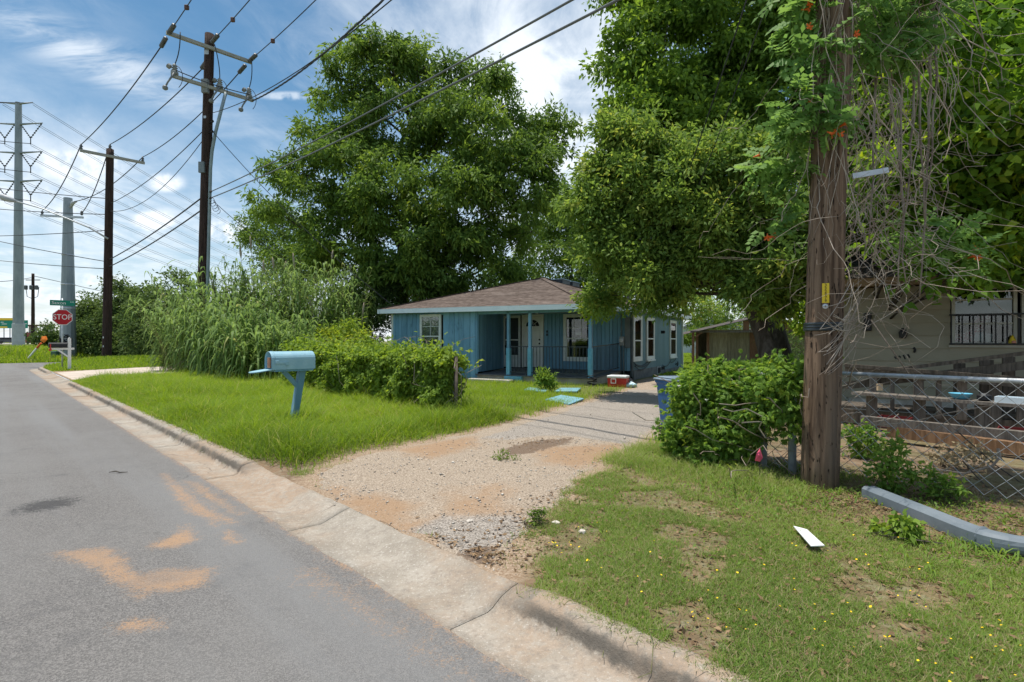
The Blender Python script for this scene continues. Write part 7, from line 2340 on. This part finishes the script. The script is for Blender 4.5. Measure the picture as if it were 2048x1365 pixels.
    # crossing twigs
    for i in range(110):
        Y = rng.uniform(4.6, 5.4); p = at(rng.uniform(1680, 1880), rng.uniform(100, 660), Y); pts = [p]; a = rng.uniform(-.6, .9); sgn = rng.choice([-1, 1])
        for k in range(6):
            a += rng.normal() * .35; p = p + Vector((sgn * math.cos(a) * .075, rng.normal() * .03, math.sin(a) * .06 - .012)); pts.append(p)
        mb.tube([q - o for q in pts], rng.uniform(.0012, .0035), 4, cap=False)
    # stray tendrils that reach over the shaft
    for i in range(26):
        p = at(rng.uniform(1700, 1740), rng.uniform(560, 700), 4.62); e = at(rng.uniform(1625, 1680), p.z * 0 + rng.uniform(600, 760), 4.46)
        m_ = p.lerp(e, .5) + Vector((0, -.06, rng.uniform(-.14, .05)))
        mb.tube([p.lerp(m_, t).lerp(m_.lerp(e, t), t) - o for t in np.linspace(0, 1, 8)], rng.uniform(.0015, .0035), 4, cap=False)
    mb.build('stems', DRYSTEM, T)['kind'] = 'stuff'
    mb = MB()
    for i in range(9):
        px = rng.uniform(1695, 1870); p = at(px, -80, 5.1); e = at(px + rng.normal() * 40, rng.uniform(300, 640), 5.0)
        m_ = p.lerp(e, .5) + Vector((rng.normal() * .12, 0, 0)); mb.tube([p.lerp(m_, t).lerp(m_.lerp(e, t), t) + Vector((rng.normal() * .012, 0, 0)) - o for t in np.linspace(0, 1, 14)], [.016 * (1 - .6 * t) for t in np.linspace(0, 1, 14)], 6)
    mb.build('woody_stem', DRYSTEM, T, True)


pole_vine()

# --- small weeds that stand on their own
def weed(label, seed, px, py, zg, hpx, wpx, n, L, W, mat=LF_WEED, name='weed', tm=.5, droop=.3, fan=1):
    b = gp(px, py, zg); Y = b.y; h = hpx * Y / F; w = wpx * Y / F
    rng = np.random.default_rng(seed)
    lb = np.array([(b.x + rng.normal() * w * .25, b.y + rng.normal() * w * .2, b.z + h * q, w * (.5 if q < .8 else .35), w * .4, h * .28) for q in (.3, .45, .6, .75, .9)])
    return tree(name, label, 'plant', seed, b, b + Vector((0, 0, h * .6)), lb, n, L, W, .6 * w * .3, 8, mat, .006, nsub=1, tmean=tm, droop=droop, fan=fan, group='weeds', zmin=0.01)


weed('pale green leafy weed standing before the porch plinth', 71, 1092, 779, .06, 34, 34, 900, .10, .045, tm=.75)
weed('leafy dark green sapling behind the grey downpipe near the pole', 72, 1786, 985, .12, 96, 56, 900, .05, .024, LF_HEDGE, tm=.35)
weed('second leafy sapling between the downpipe and the chain link fence', 73, 1888, 1005, .12, 58, 44, 520, .045, .022, LF_HEDGE, tm=.4)
weed('bright small weed clump at the foot of the chain link fence by the pole', 74, 1722, 915, .12, 60, 55, 800, .06, .03, LF_HEDGE, tm=.45)
weed('upright small weed growing in the gravel near the kerb', 75, 1073, 1050, .085, 34, 20, 160, .04, .012, tm=.45)
weed('yellow green low weed growing below the downpipe', 76, 1790, 1075, .12, 38, 46, 420, .05, .03, tm=.8)
weed('small weed tuft sprouting from the plant litter on the drive', 77, 1004, 925, .09, 20, 24, 130, .06, .010, tm=.4)
weed('pale withered weed cluster behind the chain link fence bottom', 78, 1905, 935, .12, 40, 90, 500, .05, .028, leafmat('withered_leaf', (.30, .24, .14), (.45, .38, .24), .3), tm=.5)
weed('low shaded plants under the tree beside the shed', 79, 1600, 735, .02, 60, 70, 1200, .12, .06, LF_DARK, tm=.4)

# fallen branches behind the fence
for pts, r, lb_ in (([(1742, 640, 6.4), (1815, 745, 6.2), (1900, 850, 5.6), (1990, 930, 5.1), (2070, 985, 4.7)], .008, 'long thin bare branch leaning down behind the chain link fence'),
                    ([(1996, 898, 5.0), (2000, 915, 5.0), (1985, 932, 5.0), (1930, 948, 5.05), (1850, 935, 5.3)], .014, 'curved pale stick lying at the bottom of the chain link fence'),
                    ([(1925, 922, 4.9), (1950, 950, 4.8), (1990, 990, 4.6), (2050, 1050, 4.2)], .006, 'dark thin stick slanting before the chain link fence')):
    P_ = [at(*q) for q in pts]
    mb = MB(); mb.tube(P_, [r * (1 - .5 * i / len(P_)) for i in range(len(P_))], 7); o = mb.build('fallen_branch', DRYSTEM if r > .012 else BARK, None, True); tag(o, lb_, 'branch')

# dead twig at the crown top
mb = MB(); P_ = [at(788, 150, 26), at(786, 110, 26), at(792, 82, 26), at(783, 55, 26)]; mb.tube(P_, [.03, .02, .012, .005], 5); mb.tube([P_[1], at(776, 98, 26), at(770, 92, 26)], .008, 4); mb.tube([P_[2], at(802, 70, 26)], .007, 4)
o = mb.build('dead_branch', BARK); tag(o, 'bare dead twig sticking out of the tallest tree crown', 'branch')


# --- grass
def blades(rng, X, Y, h, w, lean, tint, segs=2):
    n = len(X); Z = gz(X, Y) - .008
    az = rng.uniform(0, 2 * math.pi, n); d = np.stack([np.cos(az), np.sin(az)], 1)
    a2 = az + rng.normal(1.57, .5, n); sdx, sdy = np.cos(a2) * w / 2, np.sin(a2) * w / 2
    def pt(t, k, lf):
        return np.stack([X + d[:, 0] * lean * h * lf + k * sdx, Y + d[:, 1] * lean * h * lf + k * sdy, Z + h * t], 1)
    zz = 1 / np.sqrt(1 + (lean * .9) ** 2)
    V = np.stack([pt(0, -1, 0), pt(0, 1, 0), pt(.55 * zz, -.75, .32), pt(.55 * zz, .75, .32), pt(.93 * zz, 0, 1.0)], 1).reshape(-1, 3)
    b = np.arange(n)[:, None] * 5
    Fc = np.concatenate([b + np.array([[0, 1, 3]]), b + np.array([[0, 3, 2]]), b + np.array([[2, 3, 4]])], 1).reshape(-1, 3)
    return V, Fc, np.repeat(tint, 5)


def in_view(X, Y, pad=60):
    px = CX + F * X / np.maximum(Y, .1)
    return (Y > 1.4) & (px > -pad) & (px < 2048 + pad)


def lawn():
    rng = np.random.default_rng(81)
    def sample(r0, r1, s0, s1, n, dens):
        R = rng.uniform(r0, r1, n); S = rng.uniform(s0, s1, n); X = S2 * (S - R); Y = S2 * (S + R)
        k = in_view(X, Y); X, Y, R, S = X[k], Y[k], R[k], S[k]
        k = rng.random(len(X)) < dens(X, Y, R, S); return X[k], Y[k], R[k], S[k]
    # lush verge and front yard
    def d1(X, Y, R, S):
        dd = in_drive(X, Y)
        q = smooth(.06, -.28, dd) * np.where((R > 2) & (R < 6.0), smooth(2.13, 2.3, S), smooth(1.97, 2.09, S))
        p = fnoise(X * 1.3, Y * 1.3, 14)
        edge = smooth(1.9, 2.5, S) * .5 + .5
        near = smooth(5.4, 6.3, R) * .8 + .2
        return q * (.55 + .6 * p) * edge * np.where(S < 5.2, near, 1) * (polysd(X, Y, N_DRIVE) < 0)
    X, Y, R, S = sample(5.2, 22.5, 1.95, 6.2, 250000, d1)
    dd = in_drive(X, Y)
    hn = fnoise(X * .9, Y * .9, 15)
    hn = hn * .6 + .55 * fnoise(X * 3.1, Y * 3.1, 33) ** 2
    h = (.07 + .38 * hn * smooth(1.8, 2.6, S) * smooth(-.05, .7, -dd) + .07 * smooth(4.6, 5.6, S)) * rng.uniform(.6, 1.35, len(X))
    t = np.clip(.62 + .5 * (fnoise(X * .7, Y * .7, 16) - .5) + rng.normal(0, .15, len(X)) - .12 * (S < 2.6) - .25 * smooth(7.4, 6.0, R), 0, 1)
    t = np.where(rng.random(len(X)) < .07, 1.0, t)
    h = h * np.where(rng.random(len(X)) < .06, 1.6, 1.0)
    V, Fc, ti = blades(rng, X, Y, h, rng.uniform(.0035, .007, len(X)) * (1 + .05 * R), rng.uniform(.4, 1.5, len(X)), t)
    o = bulk('tall_grass', V, Fc, LF_GRASS, None, {'tint': ti}); tag(o, 'lush bright uncut grass between kerb and long vine', 'grass', kind='stuff')
    # yard between the fence line and the house
    def d2(X, Y, R, S):
        inside = polysd(X, Y, [tuple(hw(a, b_).xy) for a, b_ in ((-8.4, -.1), (.5, -.1), (.6, 11.3), (-8.4, 11.3))])
        bare = smooth(.9, .0, np.hypot(X - 2.1, (Y - 15.0) * .8) - 1.1)
        return smooth(.1, -.3, in_drive(X, Y)) * (inside < 0) * (.5 + .6 * fnoise(X, Y, 17)) * (1 - .75 * bare)
    X, Y, R, S = sample(3, 20, 5.9, 14.5, 100000, d2)
    far = smooth(10, 14, S)
    h = (.06 + .16 * fnoise(X * .9, Y * .9, 18)) * rng.uniform(.6, 1.3, len(X))
    t = np.clip(.64 + .4 * (fnoise(X * .6, Y * .6, 19) - .5) + rng.normal(0, .14, len(X)), 0, 1)
    V, Fc, ti = blades(rng, X, Y, h, rng.uniform(.006, .012, len(X)), rng.uniform(.25, 1.0, len(X)), t)
    o = bulk('yard_grass', V, Fc, LF_GRASS, None, {'tint': ti}); tag(o, 'bright yard grass between the long vine and the porch', 'grass', kind='stuff')
    # sparse lawn beside the kerb
    def d3(X, Y, R, S):
        p = fnoise(X * 2.6, Y * 2.6, 21); p2_ = fnoise(X * 6, Y * 6, 22)
        bare = smooth(.505, .59, p * .7 + p2_ * .3)
        mulch = smooth(4.1, 4.6, S) * smooth(1.4, .8, R) * .8
        q = smooth(.08, -.22, in_drive(X, Y)) * np.where(R > 1.95, smooth(2.13, 2.3, S), smooth(1.93, 2.06, S))
        return np.clip(q * (1 - .93 * bare) * (1 - mulch), 0, 1)
    X, Y, R, S = sample(-3.5, 5.4, 1.93, 5.9, 270000, d3)
    p = fnoise(X * 1.1, Y * 1.1, 23)
    tall = smooth(4.3, 5.1, S) * smooth(1.0, 1.8, R)
    h = (.028 + .042 * p + .12 * tall * p) * rng.uniform(.6, 1.4, len(X))
    g_ = fnoise(X * .8, Y * .8, 24)
    t = np.clip(.54 + .75 * (g_ - .5) + .25 * smooth(3.2, 4.2, S) + rng.normal(0, .17, len(X)), 0, .95)
    t = np.where(rng.random(len(X)) < .05 + .08 * smooth(.55, .4, g_), 1.0, t)
    V, Fc, ti = blades(rng, X, Y, h, rng.uniform(.0024, .0050, len(X)) * (1 + .25 * tall), rng.uniform(.4, 1.9, len(X)), t)
    # a denser, finer mat close to the kerb, one triangle per blade
    X, Y, R, S = sample(-1.9, 3.2, 1.97, 4.3, 330000, d3)
    n = len(X); Z = gz(X, Y) - .004; h = rng.uniform(.012, .038, n); az = rng.uniform(0, 6.28, n); w = rng.uniform(.0014, .003, n)
    q = rng.uniform(.5, 1.6, n) * h
    V2 = np.stack([np.stack([X + w * np.sin(az), Y - w * np.cos(az), Z], 1), np.stack([X - w * np.sin(az), Y + w * np.cos(az), Z], 1), np.stack([X + q * np.cos(az), Y + q * np.sin(az), Z + h], 1)], 1).reshape(-1, 3)
    g_ = fnoise(X * .8, Y * .8, 24)
    t2 = np.clip(.52 + .75 * (g_ - .5) + rng.normal(0, .2, n), 0, .9); t2 = np.where(rng.random(n) < .22, 1.0, t2)
    Fc = np.concatenate([Fc, np.arange(n * 3).reshape(n, 3) + len(V)]); V = np.concatenate([V, V2]); ti = np.concatenate([ti, np.repeat(t2, 3)])
    o = bulk('short_grass', V, Fc, LF_DRYGRASS, None, {'tint': ti}); tag(o, 'short patchy grass between the kerb and timber pole', 'grass', kind='stuff')
    # clover-like broad weeds through the patchy lawn
    def d4(X, Y, R, S):
        return smooth(.50, .66, fnoise(X * 1.5, Y * 1.5, 25)) * smooth(-.05, -.3, in_drive(X, Y)) * smooth(2.05, 2.3, S) * (.35 + .65 * smooth(3.0, 4.2, S))
    X, Y, R, S = sample(-3.5, 3.5, 2.05, 5.9, 28000, d4)
    n = len(X); P = np.stack([X, Y, gz(X, Y) + rng.uniform(.005, .05, n)], 1)
    A = unit(rng.normal(size=(n, 3)) + np.array([0, 0, .3])); Nn = unit(rng.normal(size=(n, 3)) * .4 + np.array([0, 0, 1.]))
    V, Fc, ti = leaf_quads(P, A, Nn, rng.uniform(.018, .045, n), rng.uniform(.008, .018, n), np.clip(rng.normal(.45, .2, n), 0, .85))
    o = bulk('lawn_weeds', V, Fc, LF_WEED, None, {'tint': ti}); tag(o, 'broad leaved ground weeds mixed into the patchy grass', 'ground cover', kind='stuff')
    # crabgrass tufts: long blades by the pole and along the downpipe
    mbV = []
    Xs, Ys = [], []
    for px, py, k, sp in ((1680, 985, 60, .10), (1560, 985, 220, .22), (1480, 975, 240, .25), (1400, 960, 200, .28), (1620, 1000, 120, .15), (1760, 1010, 26, .05), (1900, 1085, 40, .09), (1940, 1095, 50, .1), (1980, 1110, 60, .12), (1860, 1110, 60, .12), (2000, 1140, 80, .15), (1750, 1060, 40, .1), (1330, 930, 160, .2), (1260, 930, 80, .15), (1500, 1000, 160, .2), (1900, 1150, 50, .12), (2030, 1120, 60, .1)):
        c = gp(px, py, .12); Xs.append(c.x + rng.normal(0, sp, k)); Ys.append(c.y + rng.normal(0, sp, k))
    X = np.concatenate(Xs); Y = np.concatenate(Ys); n = len(X)
    az = rng.uniform(0, 6.28, n); el = rng.uniform(.5, 1.3, n)
    V, Fc, ti = strip_leaves(np.stack([X, Y, gz(X, Y)], 1), np.stack([np.cos(az) * np.cos(el), np.sin(az) * np.cos(el), np.sin(el)], 1), rng.uniform(.08, .24, n), rng.uniform(.005, .011, n), np.clip(rng.normal(.5, .2, n), 0, .9), rng.uniform(.3, .9, n))
    o = bulk('crabgrass', V, Fc, LF_WEED, None, {'tint': ti}); tag(o, 'long bladed crabgrass around the timber pole and downpipe', 'grass', kind='stuff')
    # far lawns
    def d5(X, Y, R, S):
        return ((polysd(X, Y, N_DRIVE) < -.05) & (((R < 37.6) & (np.hypot(R - 34, S - 5.83) < 3.65)) | (R < 34) | ((R > 46.3))) & (S > 2.08)).astype(float)
    X, Y, R, S = sample(22, 37.8, 2.08, 14, 60000, d5)
    h = rng.uniform(.05, .16, len(X)) * (1 + smooth(30, 36, R) * .8)
    V, Fc, ti = blades(rng, X, Y, h, rng.uniform(.02, .035, len(X)), rng.uniform(.2, .9, len(X)), np.clip(rng.normal(.55, .2, len(X)), 0, 1))
    X, Y, R, S = sample(46.3, 62, -3, 14, 40000, lambda X, Y, R, S: np.ones(len(X)))
    h = rng.uniform(.12, .5, len(X)) * (.5 + fnoise(X * .4, Y * .4, 3))
    Zb = np.where(S < 2.5, 0, 0)
    V2, F2, t2 = blades(rng, X, Y, h, rng.uniform(.04, .07, len(X)), rng.uniform(.2, .9, len(X)), np.clip(rng.normal(.6, .25, len(X)), 0, 1))
    o = bulk('far_grass', np.concatenate([V, V2]), np.concatenate([F2 * 0 + F2 + len(V), Fc]), LF_GRASS, None, {'tint': np.concatenate([ti, t2])}); tag(o, 'rough grass around the street corner', 'grass', kind='stuff')
    # back lawn past the house
    n = 60000; X = rng.uniform(5.5, 20, n); Y = rng.uniform(16, 60, n)
    ins = polysd(X, Y, [tuple(hw(a, b_).xy) for a, b_ in ((-8.4, -.1), (.5, -.1), (.6, 11.3), (-8.4, 11.3))])
    px = CX + F * X / Y; k = (ins < 0) & (px > 1300) & (px < 1720) & (in_drive(X, Y) < .1) & (Y - X > 5)
    X, Y = X[k], Y[k]
    V, Fc, ti = blades(rng, X, Y, rng.uniform(.06, .18, len(X)), rng.uniform(.015, .05, len(X)), rng.uniform(.2, .9, len(X)), np.clip(rng.normal(.6, .2, len(X)), 0, .95))
    o = bulk('back_grass', V, Fc, LF_GRASS, None, {'tint': ti}); tag(o, 'sunlit lawn between the house side and the shed', 'grass', kind='stuff')


lawn()


def small_stuff():
    rng = np.random.default_rng(91)
    # yellow wild flowers, countless
    P = []
    for px, py, k, sp in ((1140, 1095, 26, .09), (1090, 1080, 14, .1), (1300, 1180, 14, .14), (1400, 1225, 16, .12), (1440, 1250, 16, .08), (1560, 1225, 10, .2), (1640, 1260, 16, .15), (1480, 1150, 10, .15), (1780, 1140, 14, .12), (1700, 1120, 8, .1), (1800, 1260, 14, .2), (1950, 1280, 18, .12), (1760, 1180, 10, .2), (2010, 1300, 12, .1), (1900, 1340, 12, .15), (1220, 1130, 10, .12), (1350, 1110, 8, .12), (1700, 1310, 8, .2), (1560, 1100, 8, .1), (1180, 1060, 6, .1), (1850, 1200, 8, .2), (1720, 1080, 6, .1)):
        c = gp(px, py, .13)
        for _ in range(k // 3 + 1):
            P.append((c.x + rng.normal() * sp, c.y + rng.normal() * sp * .8))
    V, Fc = [], []
    for (x, y) in P:
        z = gzf(x, y) + rng.uniform(.03, .065); r = rng.uniform(.0035, .0068); b = len(V); n = 6
        ph = rng.uniform(0, 3); tx, ty = rng.normal(size=2) * .3
        for k in range(n):
            a = ph + k * 2 * math.pi / n
            V.append((x + r * math.cos(a), y + r * math.sin(a), z + r * (tx * math.cos(a) + ty * math.sin(a))))
        V.append((x, y, z - .004))
        for k in range(n):
            Fc.append((b + k, b + (k + 1) % n, b + n))
    o = bulk('yellow_flowers', np.array(V), np.array(Fc), pmat('yellow_petal', (.75, .50, .01), (.82, .60, .02), 30, .6)); tag(o, 'tiny yellow wild flowers sprinkled through the patchy grass', 'flowers', kind='stuff')
    # loose gravel
    OCT = np.array([(1, 0, 0), (0, 1, 0), (-1, 0, 0), (0, -1, 0), (0, 0, 1), (0, 0, -.6)], float); OF = np.array([(0, 1, 4), (1, 2, 4), (2, 3, 4), (3, 0, 4), (1, 0, 5), (2, 1, 5), (3, 2, 5), (0, 3, 5)])
    n = 26000
    X = rng.uniform(-2.2, 4.0, n); Y = 2.6 + (12.5 - 2.6) * rng.random(n) ** 1.35
    dd = polysd(X, Y, drive_out); dens = (.35 + .65 * smooth(.4, .6, fnoise(X * 1.6, Y * 1.6, 27))) * (1 - .8 * smooth(6.4, 7.4, Y))
    k = (dd > -.06) & (rng.random(n) < dens) & in_view(X, Y)
    X, Y, dd = X[k], Y[k], dd[k]; n = len(X)
    Z = gz(X, Y) - .004 + .016 * smooth(0, .35, dd) + (fnoise(X * 2.2, Y * 2.2, 9) - .5) * .03 * smooth(.1, .5, dd)
    sz = rng.lognormal(math.log(.0062), .45, n).clip(.003, .024)
    a = rng.uniform(0, 6.28, n); c, s = np.cos(a), np.sin(a)
    O = OCT[None] * rng.uniform(.6, 1.3, (n, 6, 3)) * sz[:, None, None] * np.array([1, .75, .6])
    V = np.stack([O[..., 0] * c[:, None] - O[..., 1] * s[:, None] + X[:, None], O[..., 0] * s[:, None] + O[..., 1] * c[:, None] + Y[:, None], O[..., 2] + Z[:, None] + (sz * .25)[:, None]], 2).reshape(-1, 3)
    Fc = (np.arange(n)[:, None, None] * 6 + OF[None]).reshape(-1, 3)
    gm = leafmat('gravel_stone', (.22, .185, .15), (.62, .57, .50), 0.0, .9, .2)
    o = bulk('gravel', V, Fc, gm, None, {'tint': np.repeat(rng.random(n), 6)}); tag(o, 'loose limestone gravel scattered over the drive', 'gravel', kind='stuff')
    # leaf litter and straw
    n0 = 16000; Xs = []; Ys = []
    for px, py, zg, sx, sy, k in ((1205, 788, .06, .7, .4, 700), (1180, 800, .08, .5, .3, 300), (1700, 1010, .12, .5, .3, 900), (1800, 990, .12, .8, .3, 1400), (1950, 990, .12, .6, .4, 1200), (1560, 1040, .12, .35, .2, 500), (1760, 1130, .12, .4, .25, 400), (1700, 1000, .12, .25, .2, 500), (1300, 765, .03, .9, .6, 500), (1080, 893, .09, .3, .2, 500), (970, 1110, .08, .12, .1, 170), (1480, 1120, .12, 1.2, .6, 700), (1850, 1060, .12, .3, .2, 400), (1990, 1040, .12, .4, .2, 600)):
        c = gp(px, py, zg); Xs.append(c.x + rng.normal(0, sx, k)); Ys.append(c.y + rng.normal(0, sy, k))
    rr_ = rng.uniform(-2.5, 3, 12000); ss_ = rng.uniform(2.12, 5.6, 12000); Xs.append(S2 * (ss_ - rr_)); Ys.append(S2 * (ss_ + rr_))
    X = np.concatenate(Xs); Y = np.concatenate(Ys); s_ = (X + Y) * S2; k = s_ > 2.14; X, Y = X[k], Y[k]; n = len(X)
    P = np.stack([X, Y, gz(X, Y) + rng.uniform(.003, .02, n)], 1)
    A = unit(rng.normal(size=(n, 3)) * np.array([1, 1, .2])); Nn = unit(rng.normal(size=(n, 3)) * .35 + np.array([0, 0, 1.]))
    straw = rng.random(n) < .5
    V, Fc, ti = leaf_quads(P, A, Nn, np.where(straw, rng.uniform(.03, .09, n), rng.uniform(.02, .05, n)), np.where(straw, .003, rng.uniform(.01, .025, n)), rng.random(n))
    o = bulk('leaf_litter', V, Fc, leafmat('dead_leaf', (.10, .060, .035), (.34, .23, .13), .15, .8, .1)); 
    a_ = o.data.attributes.new('tint', 'FLOAT', 'POINT'); a_.data.foreach_set('value', ti.astype(np.float32)); tag(o, 'dry brown leaves and straw strewn on bare soil', 'leaf litter', kind='stuff')
    # stray runners of grass over the kerb face
    mb = MB()
    for i in range(46):
        r = rng.uniform(-1.2, 1.9) if i < 22 else rng.uniform(6.2, 11); p = rs(r, 2.09, .14); pts = [p]
        for k in range(5):
            p = p + N_ * -.045 * rng.uniform(.6, 1.2) + D_ * rng.normal() * .03 + Vector((0, 0, (.012, -.008, -.035, -.045, -.02)[k])); pts.append(p)
        mb.tube(pts, .0016, 4, cap=False)
    o = mb.build('grass_runners', pmat('runner_green', (.10, .13, .04), (.22, .20, .09), 9, .8)); tag(o, 'thin grass runners creeping over the kerb edge', 'grass', kind='stuff')


small_stuff()
